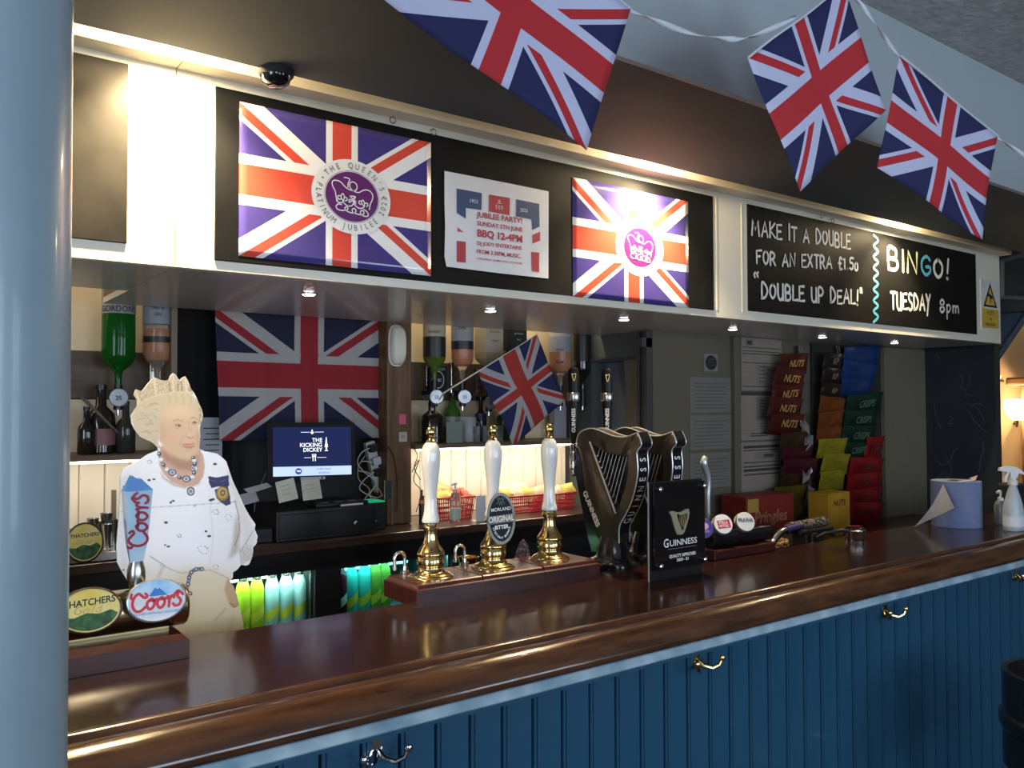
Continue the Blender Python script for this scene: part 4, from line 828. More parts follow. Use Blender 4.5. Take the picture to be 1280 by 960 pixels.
mb.add(vs, fs); le = t.part('lager_lever', mb, M('pale_ice_blue_lever', (.52, .70, .82), .2, col2=(.40, .58, .76), scale=12, coat=.5), 'pale blue tapered lever')
w2 = pr[-1][0]; zt_ = zz(702)+pr[-1][1]
mtp = [(-1, 0), (-.75, .35), (-.42, 1.0), (.05, .72), (.18, .80), (.5, .5), (1, .05), (1, 0)]
mb = MB(); mb.prism([(a*w2*1.02, b*.034) for a, b in mtp], lambda a, b, d: (x+a, 2.02+d, zt_+b), -w2*.5, w2*.5); t.part('mountain_top', mb, M('lever_blue', (.03, .20, .55), .3), 'blue mountain shaped top')
mb = MB(); fr = frame((x, 2.02-w2*.62*.98-.0006, (zt_+zz(672))/2+.012), (0, -.05, 1), (-1, 0, 0)); fr0 = lambda a, b, d=0: fr(a, b, d)
n2 = Vector((0, -1, -.08)).normalized()
frc = lambda a, b, d=0: Vector((x-b, 2.02-.62*(w2-(w2-.0138)*min(1, max(0, (zt_-(zt_-.062+a))/(zt_-zz(702)))))-.001-d, zt_-.062+a))
coors(mb, frc, -.004, 0, .040, .040, .0058, 0, .0008); t.part('lever_lettering', mb, M('dark_red_script', (.35, .02, .05), .35))
# ---- second yellow badge on the back counter drum, partly behind the column
q = PY(106, 678, 2.6); t = TH('rear_drum_font', 'yellow cider badge peeping out behind the column, above the drum', 'beer tap', (q[0], 2.66, 1.0))
lens(t, Vector(q), .048, .056, (-.15, -1, .2), M('badge_dark_rim2', (.03, .03, .03), .3), cider, depth=.03)
mb = MB(); mb.cyl((q[0]-.5, 2.68, q[2]-.01), (q[0]+.03, 2.68, q[2]-.01), .042, 24); t.part('drum', mb, steel); mb = MB(); mb.box(q[0]-.3, q[0]-.26, 2.66, 2.70, 0, q[2]-.045); t.part('stand', mb, blackm)
# ================================================================ lager fonts at the right
t = TH('bar_font', 'low black font with three round lager badges right of the plaque', 'beer tap', (2.6, 2.05, ZT))
bxa, bxb = 2.36, PZ(951, 684, ZT)[0]+.03
y1_ = 2.08
mb = MB(); mb.box(bxa, 2.715, 1.985, y1_, ZT+.0005, ZT+.033, bev=.003); t.part('wooden_block', mb, blockw)
mb = MB(); mb.cyl((bxa+.03, 2.04, ZT+.062), (2.74, 2.04, ZT+.062), .029, 20); t.part('rail', mb, blackg)
def simple(c1, c2, word, word2=None):
    def f(mb, fr, rx, ry):
        flat(mb, ellipse(rx, ry, 32), fr, .0012, 0)
        if word == 'PRAVHA': put(mb, text(word, rx*.62, sx=.72, bold=.03), fr, .002, 1, 0, ry*.12)
        elif word == 'STELLA': flat(mb, [(-rx*.68, ry*.35), (rx*.72, ry*.45), (rx*.8, -ry*.4), (-rx*.6, -ry*.5)], fr, .0016, 1); put(mb, text('STELLA', rx*.40, sx=.8, bold=.03), fr, .002, 0, .0, ry*.15); put(mb, text('ARTOIS', rx*.40, sx=.8, bold=.03), fr, .002, 0, .0, -ry*.22)
        else: flat(mb, ellipse(rx*.55, ry*.4, 20, 0, ry*.2), fr, .0016, 1); put(mb, text('CIDER', rx*.4), fr, .002, 1, 0, -ry*.4)
        return [c1, c2]
    return f
for (u, v, rx, ry, f, lab) in [(880, 660, .036, .036, simple(M('badge_violet', (.05, .04, .30), .3), M('badge_pink', (.55, .35, .50), .3), 'X'), 'violet badge'), (904, 655, .038, .038, simple(p_wht, p_red, 'STELLA'), 'red and white badge'), (932, 652, .038, .038, simple(M('badge_pale', (.62, .64, .66), .25), M('badge_ink_blue', (.03, .06, .15), .4), 'PRAVHA'), 'white badge')]:
    q = PY(u, v, 2.01); lens(t, Vector(q), rx, ry, (-.45, -1, .42), M('badge_rim_'+lab[:4], (.35, .34, .33), .2, .5), f, lab=lab, depth=.02, rimw=.93)
# curved silver lever
pts = [(886, 640), (884, 620), (884.5, 600), (881, 588), (878, 579), (877, 573), (880, 570), (884, 571), (886, 578)]
q = [PY(u, v, 2.09) for u, v in pts]; mb = MB()
mb.tube([tuple(PY(u, v, 2.09)) for u, v in cr([(886, 656), (885.5, 640), (885, 622), (885.5, 604), (884, 592), (881, 584), (880, 577), (881.5, 571)], 3)], [.006, .0065, .007, .0075, .008, .0085, .009, .0095, .010, .0105, .011, .0115, .012, .012, .013, .013, .014, .014, .014, .013, .012, .009], 12)
t.part('silver_lever', mb, M('satin_silver', (.55, .60, .62), .25, .6, col2=(.45, .5, .52)), 'curved silver lever')
# ================================================================ towel roll, sprays, chrome stand
p = PZ(1210, 661, ZT); rc = (3.935, 1.895); rr_ = .1055; rh_ = PY(1210, 603, p[1])[2]-ZT
t = TH('paper_roll', 'large blue paper towel roll with a loose corner sheet on the counter', 'paper roll', (*rc, ZT))
bpap = M('blue_tissue', (.17, .21, .36), .9, col2=(.145, .18, .32), scale=30, stretch=(1, 1, 3), bump=.15)
mb = MB(); mb.lathe([(rr_, .0005), (rr_, rh_), (.03, rh_), (.03, .01)], (*rc, ZT), n=64); t.part('roll', mb, bpap)
mb = MB(); mb.lathe([(.031, .01), (.031, rh_+.002), (.028, rh_+.002), (.028, .01)], (*rc, ZT), n=32); t.part('cardboard_core', mb, M('brown_card', (.25, .18, .11), .9))
A_ = PZ(1142, 659.5, ZT+.002); 
tip = np.array((A_[0], A_[1], ZT+.003)); T1 = np.array(PY(1179, 605, 1.89)); T2 = np.array(PY(1193, 635, 1.80)); T3 = np.array(PY(1182, 658, 1.86))
vs = []; fs = []; N = 10
for j in range(N+1):
    for i in range(N+1):
        a, b = i/N, j/N; e = T1*(1-b)+T2*b; p = tip*(1-a)+e*a; p = p+np.array((-.012, -.012, .0))*math.sin(math.pi*a)*(1-b)*2; vs.append(tuple(p))
fs = [(j*(N+1)+i, j*(N+1)+i+1, (j+1)*(N+1)+i+1, (j+1)*(N+1)+i) for j in range(N) for i in range(N)]
mb = MB(); mb.add(vs, fs, 0, True)
t.part('loose_sheet', mb, M('grey_blue_tissue', (.26, .27, .31), .9, bump=.15, scale=30), 'greyer loose sheet')
z = ZT+rh_+.001
mb = MB(); mb.box(rc[0]-.10, rc[0]+.03, rc[1]-.07, rc[1]-.055, z, z+.006, bev=.002); solo('pen', mb, white, 'white pen lying on top of the blue paper roll', 'pen')
mb = MB(); mb.add([(rc[0]+.015, rc[1]-.08, z+.001), (rc[0]+.09, rc[1]-.055, z+.022), (rc[0]+.07, rc[1]-.02, z+.001), (rc[0]+.02, rc[1]-.05, z+.012)], [(0, 1, 3), (1, 2, 3), (0, 3, 2), (0, 2, 1)]); solo('crumpled_receipt', mb, M('pinkish_paper', (.45, .32, .36), .9), 'pinkish crumpled receipt on top of the blue paper roll', 'paper')
def spray(x, y, h, lab):
    t = TH('spray_bottle', lab, 'spray bottle', (x, y, ZT)); k = h/.27
    bm_ = M('cloudy_plastic', (.60, .68, .72), .3, trans=.25, col2=(.54, .62, .67)); mb = MB()
    mb.lathe([(.047*k, .0005), (.050*k, .006), (.050*k, .075*k), (.046*k, .11*k), (.034*k, .15*k), (.022*k, .185*k), (.016*k, .198*k), (.016*k, .202*k)], (x, y, ZT), n=32, sx=1, sy=.8); t.part('bottle', mb, bm_)
    mb = MB(); mb.lathe([(.020*k, .200*k), (.020*k, .218*k), (.015*k, .222*k), (.013*k, .235*k)], (x, y, ZT), n=20); t.part('collar', mb, white)
    mb = MB(); hd = [(-.060, .262), (-.058, .274), (-.03, .284), (.0, .282), (.03, .270), (.050, .250), (.044, .246), (.022, .252), (.014, .232), (-.014, .232), (-.014, .256), (-.04, .260)]
    d_ = (.806, -.594)
    mb.prism([(a*k, b*k) for a, b in hd], lambda a, b, d: (x+a*d_[0]-d*d_[1], y+a*d_[1]+d*d_[0], ZT+b), -.010*k, .010*k); t.part('spray_head', mb, white)
    mb = MB(); tr = [(-.026, .258), (-.036, .24), (-.040, .215), (-.030, .212), (-.026, .235), (-.016, .256)]
    mb.prism([(a*k, b*k) for a, b in tr], lambda a, b, d: (x+a*d_[0]-d*d_[1], y+a*d_[1]+d*d_[0], ZT+b), -.006*k, .006*k); t.part('trigger', mb, white)
    mb = MB(); mb.lathe([(.0505*k, .02*k), (.0505*k, .065*k)], (x, y, ZT), n=32, sx=1, sy=.8); t.part('paper_label', mb, paper)
spray(3.985, 1.672, .27, 'cloudy white trigger spray bottle at the right edge of the counter')
q = PZ(1249, 661, ZT); x, y = 4.16, 1.80
t = TH('pump_bottle', 'small clear pump bottle between the paper roll and spray bottle', 'bottle', (x, y, ZT)); mb = MB(); mb.lathe([(.026, .0005), (.028, .004), (.028, .09), (.02, .105), (.010, .11)], (x, y, ZT), n=24); t.part('bottle', mb, M('grey_clear_plastic', (.35, .36, .36), .15, trans=.5))
mb = MB(); mb.lathe([(.013, .108), (.013, .122), (.005, .124), (.005, .15)], (x, y, ZT), n=16); mb.tube([(x, y, ZT+.15), (x-.01, y, ZT+.153), (x-.035, y, ZT+.148)], .006, 8); t.part('pump_head', mb, white)
x, y = 4.42, 1.86; mb = MB(); mb.box(x-.05, x+.06, y-.05, y+.05, ZT+.0006, ZT+.17, bev=.01); t = TH('card_terminal', 'black box shape standing behind the spray bottle', 'card terminal', (x, y, ZT)); t.part('casing', mb, blackm)
# chrome stand with tubes
p = PZ(1055, 676, ZT); x, y = 3.20, 1.955
t = TH('chrome_cap_stand', 'round chrome stand with a red lettered cap at the counter back edge', 'bar tool', (x, y, ZT))
mb = MB(); mb.lathe([(.040, .0006), (.042, .004), (.042, .028), (.046, .033), (.046, .040), (.040, .044)], (x, y, ZT), n=32); t.part('ring', mb, chrome)
mb = MB(); mb.lathe([(.039, .0445), (.036, .050), (.02, .054), (0, .055)], (x, y, ZT), n=32); t.part('cap', mb, blackg)
mb = MB(); put(mb, text('BAR', .026, bold=.05), frame((x, y, ZT+.0552), (.8, -.6, 0), (.6, .8, 0)), .0006); t.part('cap_lettering', mb, p_red)
mb = MB(); mb.tube([(x-.045, y, ZT+.036), (x-.07, y+.01, ZT+.042), (x-.10, y+.03, ZT+.036), (x-.12, y+.06, ZT+.030), (x-.13, y+.09, ZT+.010)], .007, 8); t.part('hose', mb, black)
# bar stool at the lower right corner
sx_, sy_ = 3.0, 1.10
t = TH('bar_stool', 'black gloss bar stool just showing at the bottom right corner', 'stool', (sx_, sy_, 0))
mb = MB(); mb.lathe([(.17, .60), (.19, .61), (.20, .63), (.20, .66), (.17, .685), (0, .695)], (sx_, sy_, 0), n=40); t.part('seat', mb, M('black_vinyl', (.008, .008, .009), .25, coat=.3, bump=.15, scale=30))
for k in range(4):
    a = math.pi/4+k*math.pi/2; mb = MB(); mb.cyl((sx_+.20*math.cos(a), sy_+.20*math.sin(a), 0), (sx_+.13*math.cos(a), sy_+.13*math.sin(a), .60), .016, 12); t.part('leg', mb, black)
mb = MB(); mb.tube([(sx_+.18*math.cos(a), sy_+.18*math.sin(a), .25) for a in [k*math.pi/16 for k in range(32)]], .010, 8, closed=True); t.part('foot_ring', mb, chrome)
mb = MB()
pts = [(sx_+.19*math.cos(a), sy_+.19*math.sin(a)) for a in [math.radians(60+k*8) for k in range(23)]]
mb.add([(a, b, z) for z in (.50, .66, .76, .80) for a, b in pts]+[(a*.9+sx_*.1, b*.9+sy_*.1, z) for z in (.80, .76, .66, .50) for a, b in pts], [(r_*23+k, r_*23+k+1, ((r_+1) % 8)*23+k+1, ((r_+1) % 8)*23+k) for r_ in range(8) for k in range(22)]+[tuple(r_*23 for r_ in range(8)), tuple(r_*23+22 for r_ in range(8))], 0, True)
t.part('backrest', mb, M('black_vinyl_back', (.008, .008, .009), .22, coat=.3))
print('s4 done')
# ================================================================ back bar
ZW = 1.138; YW = 3.05
wt = TH('back_bar', 'dark back bar cabinet with worktop and two bottle fridges', 'cabinet', (1.0, 3.3, 0))
mb = MB(); mb.box(-2.0, 2.86, YW, 3.475, ZW-.035, ZW, bev=.004); wt.part('worktop', mb, M('dark_worktop', (.075, .035, .022), .3, col2=(.035, .016, .010), scale=6, stretch=(.5, 6, 6), coat=.4))
mb = MB(); mb.box(-2.0, 2.86, YW+.025, YW+.04, 1.03, ZW-.036); 
for x in (.2, .84, 1.36, 2.0, 2.6): mb.box(x, x+.004, YW+.022, YW+.025, 1.035, ZW-.04)
wt.part('drawer_front', mb, M('black_stained_wood', (.012, .010, .010), .3))
FR = [(.93, 1.322, 1.022), (1.43, 1.95, 1.014)]
mb = MB(); mb.box(-2.0, .93, YW+.03, YW+.05, 0, 1.03); mb.box(1.322, 1.43, YW+.03, YW+.06, 0, 1.03); mb.box(1.95, 2.86, YW+.03, YW+.05, 0, 1.03); mb.box(.93, 1.95, YW+.03, YW+.05, 0, .72)
mb.box(.93, 1.322, YW+.03, YW+.05, 1.022, 1.03); mb.box(1.43, 1.95, YW+.03, YW+.05, 1.014, 1.03); wt.part('carcass', mb, blackm)
glass = M('door_glass', (.95, 1, 1), .02, trans=1, ior=1.05)
for i, (a, b, zt) in enumerate(FR):
    mb = MB(); mb.box(a, b, 3.42, 3.43, .72, zt); mb.box(a-.005, a, YW+.06, 3.43, .72, zt); mb.box(b, b+.005, YW+.06, 3.43, .72, zt); mb.box(a, b, YW+.06, 3.43, zt, zt+.006); wt.part('fridge_liner', mb, M('liner_%d' % i, (.02, .035, .03), .5))
    mb = MB(); mb.box(a, b, YW+.055, YW+.058, .74, zt-.004); wt.part('glass_door', mb, glass)
    mb = MB(); mb.box(b-.010, b-.004, YW+.05, YW+.062, .74, zt); wt.part('door_trim', mb, steel)
    mb = MB(); mb.box(a+.02, b-.02, YW+.062, YW+.40, .800, .804); wt.part('wire_shelf', mb, steel)
    mb = MB(); mb.box(a+.02, b-.02, YW+.16, YW+.17, zt-.02, zt-.01); wt.part('tube_light', mb, M('fridge_tube_%d' % i, (.6, 1, .95), emit=3, ecol=(.55, 1, .93)))
    light('AREA', ((a+b)/2, YW+.085, zt-.012), 1.5 if i == 0 else 1.0, [(.62, 1, .85), (.25, .95, .95)][i], b-a-.06, .1, ((a+b)/2, YW+.115, .7))
    light('AREA', ((a+b)/2, YW+.36, zt-.05), .5, [(.62, 1, .85), (.2, .95, .95)][i], b-a-.06, .12, ((a+b)/2, YW, .85))
def up_bottle(t, x, y, z, r, h, body, neck=.30, lab=None, capm=None, nr=.42, trans=None):
    mb = MB(); mb.lathe([(r*.9, 0), (r, h*.02), (r, h*(1-neck-.14)), (r*.9, h*(1-neck-.07)), (r*nr, h*(1-neck+.04)), (r*nr*.85, h*.94)], (x, y, z), n=20); t.part('glass_body', mb, body)
    mb = MB(); mb.lathe([(r*nr, h*.93), (r*nr, h*1.0)], (x, y, z), n=16); t.part('cap', mb, capm or black)
    if lab: 
        mb = MB(); mb.lathe([(r*1.015, h*lab[1]), (r*1.015, h*lab[2])], (x, y, z), n=20); t.part('label', mb, lab[0])
def liq(name, c, tr=.35, e=None): return M(name, c, .08, trans=tr, col2=c, scale=3, ior=1.3)
g_lime = liq('lime_mixer', (.55, .75, .04)); g_ice = liq('pale_blue_mixer', (.55, .85, .85)); g_cyan = liq('turquoise_mixer', (.08, .65, .55)); g_grn = liq('green_mixer', (.25, .45, .06)); g_dk = liq('dark_red_mixer', (.08, .01, .02), .2)
lb_y = M('yellow_slanted_label', (.55, .55, .04), .5); lb_r = M('maroon_label', (.25, .02, .05), .5); lb_w = M('silver_label', (.5, .52, .5), .5)
fb = [(303.7, g_lime, lb_y, 'lime mixer bottle, first from the left in the left fridge'), (321, g_lime, lb_y, 'lime mixer bottle, second from the left in the left fridge'), (340, g_ice, lb_y, 'pale blue mixer bottle, third in the left fridge'), (357.5, g_ice, lb_y, 'pale blue mixer bottle, fourth in the left fridge'), (374, g_ice, lb_y, 'pale blue mixer bottle at the right end of the left fridge'),
      (426, g_dk, lb_w, 'dark red bottle with silver label in the right fridge'), (440, g_cyan, lb_y, 'turquoise bottle, second in the right fridge'), (456, g_cyan, lb_y, 'turquoise bottle, third in the right fridge'), (469, g_grn, lb_y, 'green bottle, fourth in the right fridge'), (481, g_grn, lb_y, 'green bottle nearest the hand pumps in the right fridge')]
for u, g_, lb, lab in fb:
    p = PY(u, 740, 3.16); x = p[0]; y = 3.16 if u < 400 else 3.165
    t = TH('mixer_bottle', lab, 'bottle', (x, y, .8045), 'mixer bottles in the back bar fridges'); up_bottle(t, x, y, .805, .0268, .204, g_, .10, None, steel, .62)
    mb = MB(); n = 16; vs = []
    for k in range(n+1):
        a = math.pi+math.pi*k/n; sl = .018*math.cos(a)+.0; vs += [(x+.0270*math.cos(a), y+.0270*math.sin(a), .805+.045+sl*1.1), (x+.0270*math.cos(a), y+.0270*math.sin(a), .805+.082+sl*1.1)]
    mb.add(vs, [(2*k, 2*k+2, 2*k+3, 2*k+1) for k in range(n)], 0, True); t.part('label', mb, lb)
# back wall lining: boards, cream panels, bottle rail, shelf
cream2 = M('warm_cream_panel', (.78, .66, .44), .5, col2=(.72, .6, .4), scale=4)
tg = M('cream_tongue_board', (.72, .66, .54), .45, col2=(.66, .6, .49), scale=4)
XP0, XP1 = xz(484, 520, 3.25)[0], xz(515, 520, 3.25)[0]
XL1 = xz(214, 520, 3.3)[0]; XR0 = XP1
sp = [(-1.2, XL1-.002), (XP1+.002, 2.93)]
first = None
for a, b in sp:
    n = int((b-a)/.088)+1
    for k in range(n):
        xa = a+k*.088; wd = min(.088, b-xa)
        if wd < .02: continue
        if first is None:
            mb = MB(); mb.prism([(0.001, 0), (.001, -.010), (.005, -.014), (.083, -.014), (.087, -.010), (.087, 0)], lambda p, q, d: (p, q, d), 0, .345); first = mb.build('board', tg); c = first
        else: c = first.copy(); COL.objects.link(c)
        c.parent = WB; c.location = (xa, 3.499, ZW+.001); c.scale = (wd/.088, 1, 1)
for nm, (a, b) in (('left', sp[0]), ('right', sp[1])):
    mb = MB(); mb.box(a, b, 3.485, 3.499, 1.487, 1.684); mb.box(a, b, 3.485, 3.499, 1.868, 2.62); o = mb.build('panel', cream2); o.parent = WB
    t = TH('bottle_rail', 'rough wooden rail holding the optics, %s' % ('left of the hanging flag' if nm == 'left' else 'right of the oak post'), 'rail', (a, 3.484, 1.686)); mb = MB(); mb.box(a, b, 3.462, 3.484, 1.686, 1.866, bev=.003); t.part('plank', mb, railw)
    t = TH('bottle_shelf', 'wooden bottle shelf with a glowing strip under its edge, %s' % ('on the left behind the cutout' if nm == 'left' else 'behind the hand pumps'), 'shelf', (a, 3.48, 1.462)); mb = MB(); mb.box(a, b, 3.22, 3.484, 1.466, 1.4855, bev=.002); t.part('plank', mb, shelfw)
    mb = MB(); mb.box(a+.01, b-.01, 3.222, 3.232, 1.458, 1.4655); t.part('led_strip', mb, led)
    light('AREA', ((a+b)/2, 3.27, 1.452), 3.2 if nm == 'right' else 2.4, (1, .84, .62), b-a-.04, .03, ((a+b)/2, 3.47, 1.10))
    light('AREA', ((a+b)/2, 3.38, 2.40), 4.5, (1, .82, .55), b-a-.05, .05, ((a+b)/2, 3.46, 1.7))
# jamb and oak post
mb = MB(); x0 = xz(214, 450, 3.3)[0]; x1 = xz(221.5, 450, 3.3)[0]; mb.box(x0, x1, 3.30, 3.498, ZW+.001, 2.6); struct('trim_11', mb, M('brown_jamb', (.20, .14, .09), .5))
mb = MB(); x2 = xz(247, 450, 3.36)[0]; mb.box(x1+.001, x2, 3.40, 3.498, ZW+.001, 2.6); mb.box(x2+.002, x2+.16, 3.43, 3.498, ZW+.001, 2.6); struct('trim_12', mb, M('near_black_panel', (.008, .008, .009), .6, spec=.12))
mb = MB(); mb.box(XP0, XP1, 3.25, 3.483, ZW+.001, 2.6, bev=.008); struct('trim_13', mb, postw)
p = PY(497, 432, 3.235)
t = TH('wall_lamp', 'cream oval bulkhead lamp on the oak post', 'lamp', (p[0], 3.249, p[2])); mb = MB(); w2 = .036; h2 = .085
ov = [(w2*math.copysign(abs(math.cos(a))**.6, math.cos(a)), h2*math.copysign(abs(math.sin(a))**.6, math.sin(a))) for a in [k*math.pi/16 for k in range(32)]]
vs = []; 
for s_, d in ((1, 0), (1, .02), (.93, .032), (.75, .040)): vs += [(p[0]+a*s_, 3.249-d, p[2]+b*s_) for a, b in ov]
mb.add(vs, [(r_*32+k, r_*32+(k+1) % 32, r_*32+32+(k+1) % 32, r_*32+32+k) for r_ in range(3) for k in range(32)]+[tuple(range(96, 128))], 0, True); t.part('diffuser', mb, M('cream_diffuser', (.75, .70, .58), .3))
mb = MB(); mb.tube([(p[0]+a*1.03, 3.245, p[2]+b*1.03) for a, b in ov], .004, 6, closed=True); t.part('rim', mb, white)
q = PY(503, 524, 3.249); mb = MB(); mb.box(q[0]-.017, q[0]+.017, 3.2475, 3.249, q[2]-.022, q[2]+.022); solo('sticky_note', mb, M('pink_note', (.75, .15, .22), .8), 'bright pink sticky note on the oak post', 'note')
q = PY(503, 546, 3.249); t = TH('wall_socket', 'cream aerial socket on the oak post under the pink note', 'socket', (q[0], 3.249, q[2])); mb = MB(); mb.box(q[0]-.02, q[0]+.02, 3.241, 3.2492, q[2]-.022, q[2]+.022, bev=.002); t.part('plate', mb, paperc); mb = MB(); mb.lathe([(.010, 0), (.010, .003), (.004, .003), (.004, .006)], (q[0], 3.241, q[2]), (0, -1, 0), 16); t.part('port', mb, steel)
# big flag behind the till
jackb = jack_mat('hanging_flag_cloth', .8, blue=(.009, .010, .04), red=(.27, .013, .02), white=(.37, .35, .34), bump=.2)
cs = [PY(268, 384, 3.34), PY(491, 400, 3.34), PY(486, 547, 3.33), PY(274, 551, 3.33)]
t = TH('wall_flag', 'large creased union flag hanging behind the till', 'flag', cs[0]); flag_obj('cloth', cs, jackb, t.o, amp=.007, off=t.loc, nu=64, nv=36, creases=True, seed=8)
for k, (a, b) in enumerate(((cs[0], 0), (cs[1], 0))): mb = MB(); mb.cyl((a[0], 3.35, a[2]-.005), (a[0], 3.35, 2.6), .002, 6); t.part('cord', mb, white)
# optics: upside-down bottles
def cyl_text(mb, s, size, x, y, z, r, n=None, sx=1, bold=.01, mi=0):
    n = n or (-x, -y); a0 = math.atan2(n[1], n[0]); vs, fs = text(s, size, sx=sx, bold=bold)
    mb.add([(x+(r+.0012)*math.cos(a0+v[0]/r), y+(r+.0012)*math.sin(a0+v[0]/r), z+v[1]) for v in vs], fs, mi)
b_green = liq('green_gin_glass', (.008, .13, .015), .45); b_amb = liq('amber_whisky', (.80, .24, .02), .35); b_clear = M('clear_glass', (.85, .80, .70), .05, trans=.85, ior=1.2); b_dk = M('black_bottle_glass', (.015, .012, .010), .08, coat=.5); b_olive = liq('olive_glass', (.12, .18, .03), .4); b_honey = M('cream_bottle', (.42, .36, .22), .2, coat=.4)
lw = M('bottle_label_white', (.48, .48, .47), .5); lbk = M('bottle_label_black', (.02, .02, .02), .4); lgy = M('bottle_label_grey', (.30, .32, .36), .5); lcr = M('bottle_label_cream', (.45, .42, .33), .5)
def optic(u, vs_, wpx, glass_, lab, labelz=None, top=None, discv=497, Y=3.36, square=False, disc=True, words=(), wm=None, liquid=None):
    p = PY(u, vs_, Y); d = Y/(ray(u, vs_)[1]); r = wpx/2*d/FOC; x, z = p[0], p[2]; zt_ = z+.30
    t = TH('optic_bottle', lab, 'bottle', (x, Y, z), 'spirit bottles hung upside down on optics')
    mb = MB(); n = 4 if square else 28; k = 1.25 if square else 1; tw = math.pi/4 if square else 0
    prof = [(.012, -.085), (.013, -.05), (.016, -.035), (r*.75*k, -.012), (r*.95*k, .006), (r*k, .022), (r*k, .29), (r*.9*k, .30)]
    mb.lathe(prof, (x, Y, z), n=n, twist=tw, sm=not square); t.part('glass_body', mb, glass_)
    if liquid: mb = MB(); mb.lathe([(r*.7*k, -.010), (r*.92*k, .008), (r*.96*k, .024), (r*.96*k, liquid[1]), (0, liquid[1])], (x, Y, z), n=n, twist=tw, sm=not square); t.part('spirit', mb, liquid[0])
    for (m_, a, b) in (labelz or []):
        mb = MB(); mb.lathe([(r*1.012*k, a), (r*1.012*k, b)], (x, Y, z), n=n, twist=tw, sm=not square); mb.f = mb.f[:-2]; mb.m = mb.m[:-2]; mb.sm = mb.sm[:-2]; o = t.part('label', mb, m_)
    if words:
        mb = MB()
        for s, hz, sz, *c in words:
            if square: nn = Vector((0, -1, 0)); put(mb, text(s, sz, sx=.9), frame((x, Y-r*k*.71-.002, z+hz), (1, 0, 0), (0, 0, 1)), .0006)
            else: cyl_text(mb, s, sz, x, Y, z+hz, r*1.012, sx=.9)
        t.part('label_lettering', mb, wm or ink)
    # optic measure
    zd = PY(u+3, discv, Y-.03)[2]
    mb = MB(); mb.cyl((x, Y, z-.086), (x, Y, zd+.03), .014, 16); mb.cyl((x, Y, zd+.03), (x, Y, zd-.045), .016, 16); mb.box(x-.008, x+.008, Y, 3.461, zd+.01, zd+.03); t.part('measure', mb, black)
    if disc:
        nn = Vector((-.35, -.93, 0)); mb = MB(); c = Vector((x, Y-.018, zd)); mb.lathe([(.032, 0), (.034, .004), (.031, .008)], c, nn, 28); o = t.part('dial', mb, M('dial_grey', (.33, .34, .36), .25, .5) if 'dial_grey' not in bpy.data.materials else bpy.data.materials['dial_grey'])
        mb = MB(); fr = frame(c+nn*.0082, Vector((0, 0, 1)).cross(nn), (0, 0, 1)); put(mb, text('25', .022, bold=.02), fr, .0005, 0, 0, -.002); mb.box(0, 0, 0, 0, 0, 0) if False else None; t.part('dial_lettering', mb, ink, parent=o)
    mb = MB(); mb.cyl((x, Y, zd-.045), (x, Y, zd-.065), .006, 10); t.part('nozzle', mb, chrome)
    return t
optic(148, 452, 39, b_green, 'green gin bottle hung upside down at the far left', [(lgy, .175, .30)], discv=497, words=[("GORDON'S", .19, .030)])
optic(197, 447, 35, b_clear, 'clear bottle of pale amber spirit left of the hanging flag', [(lgy, .125, .30), (lbk, .055, .078)], disc=False, liquid=(b_amb, .108), words=[('W', .235, .045), ('No. 8', .185, .02), ('GIN', .16, .016)])
optic(543, 452, 28.5, b_olive, 'olive green whiskey bottle nearest the oak post', [(lcr, .115, .30), (lbk, .02, .11)], discv=496, words=[('WHISKEY', .135, .016), ('JJ', .20, .026)], wm=ink)
optic(578, 453, 28, b_clear, 'amber bottle with a black band, second from the oak post', [(lgy, .10, .20), (lbk, .06, .10)], discv=496, liquid=(b_amb, .14), words=[('OAK', .16, .02)])
optic(611, 450, 29, b_honey, 'square cream whiskey bottle behind the small hand flag', [(lcr, .035, .30)], discv=503, square=True, disc=True, words=[("Jack Daniel's", .135, .013), ('HONEY', .09, .013)], wm=ink)
optic(641, 448, 28, b_dk, 'square black whiskey bottle behind the small hand flag', [(lbk, .04, .28)], square=True, disc=False, words=[("Jack Daniel's", .12, .012), ('No. 7', .09, .012)], wm=wprint)
optic(700, 462, 27, b_clear, 'amber rum bottle with a grey label right of the hand flag', [(lgy, .09, .17), (lw, .17, .26)], disc=False, liquid=(b_amb, .20), words=[('SPICED', .10, .014), ('RUM', .035, .022), ('CAPTAIN', .235, .013)], wm=ink)
optic(728, 466, 22, b_dk, 'near-black rum bottle at the end of the optic row', [(lbk, .06, .26)], disc=False)
# silver rail brackets
for i, (u, lab) in enumerate(((534.5, 'first silver bracket beside the olive whiskey bottle'), (565.5, 'second silver bracket under the amber bottle'), (597, 'third silver bracket left of the hand flag'), (190.5, 'silver bracket beside the clear spirit bottle at the left'))):
    v0, v1 = (453, 483) if u < 190 or u > 300 else (447, 480); a, b = PY(u, v0+(8 if i == 2 else 0), 3.44), PY(u, v1+(8 if i == 2 else 0), 3.44)
    t = TH('rail_bracket', lab, 'bracket', (a[0], 3.461, b[2]), 'silver brackets on the bottle rail'); mb = MB(); mb.box(a[0]-.010, a[0]+.010, 3.435, 3.4615, b[2], a[2], bev=.003); t.part('channel', mb, steel)
    for k in range(3): mb = MB(); mb.lathe([(.003, 0), (.003, .002)], (a[0], 3.435, b[2]+(a[2]-b[2])*(.2+.3*k)), (0, -1, 0), 8); t.part('screw', mb, blackm)
    mb = MB(); zz_ = PY(u, 490, 3.44)[2]; mb.box(a[0]-.007, a[0]+.007, 3.44, 3.4615, zz_-.018, zz_+.014, bev=.003); t.part('lower_clip', mb, chrome)
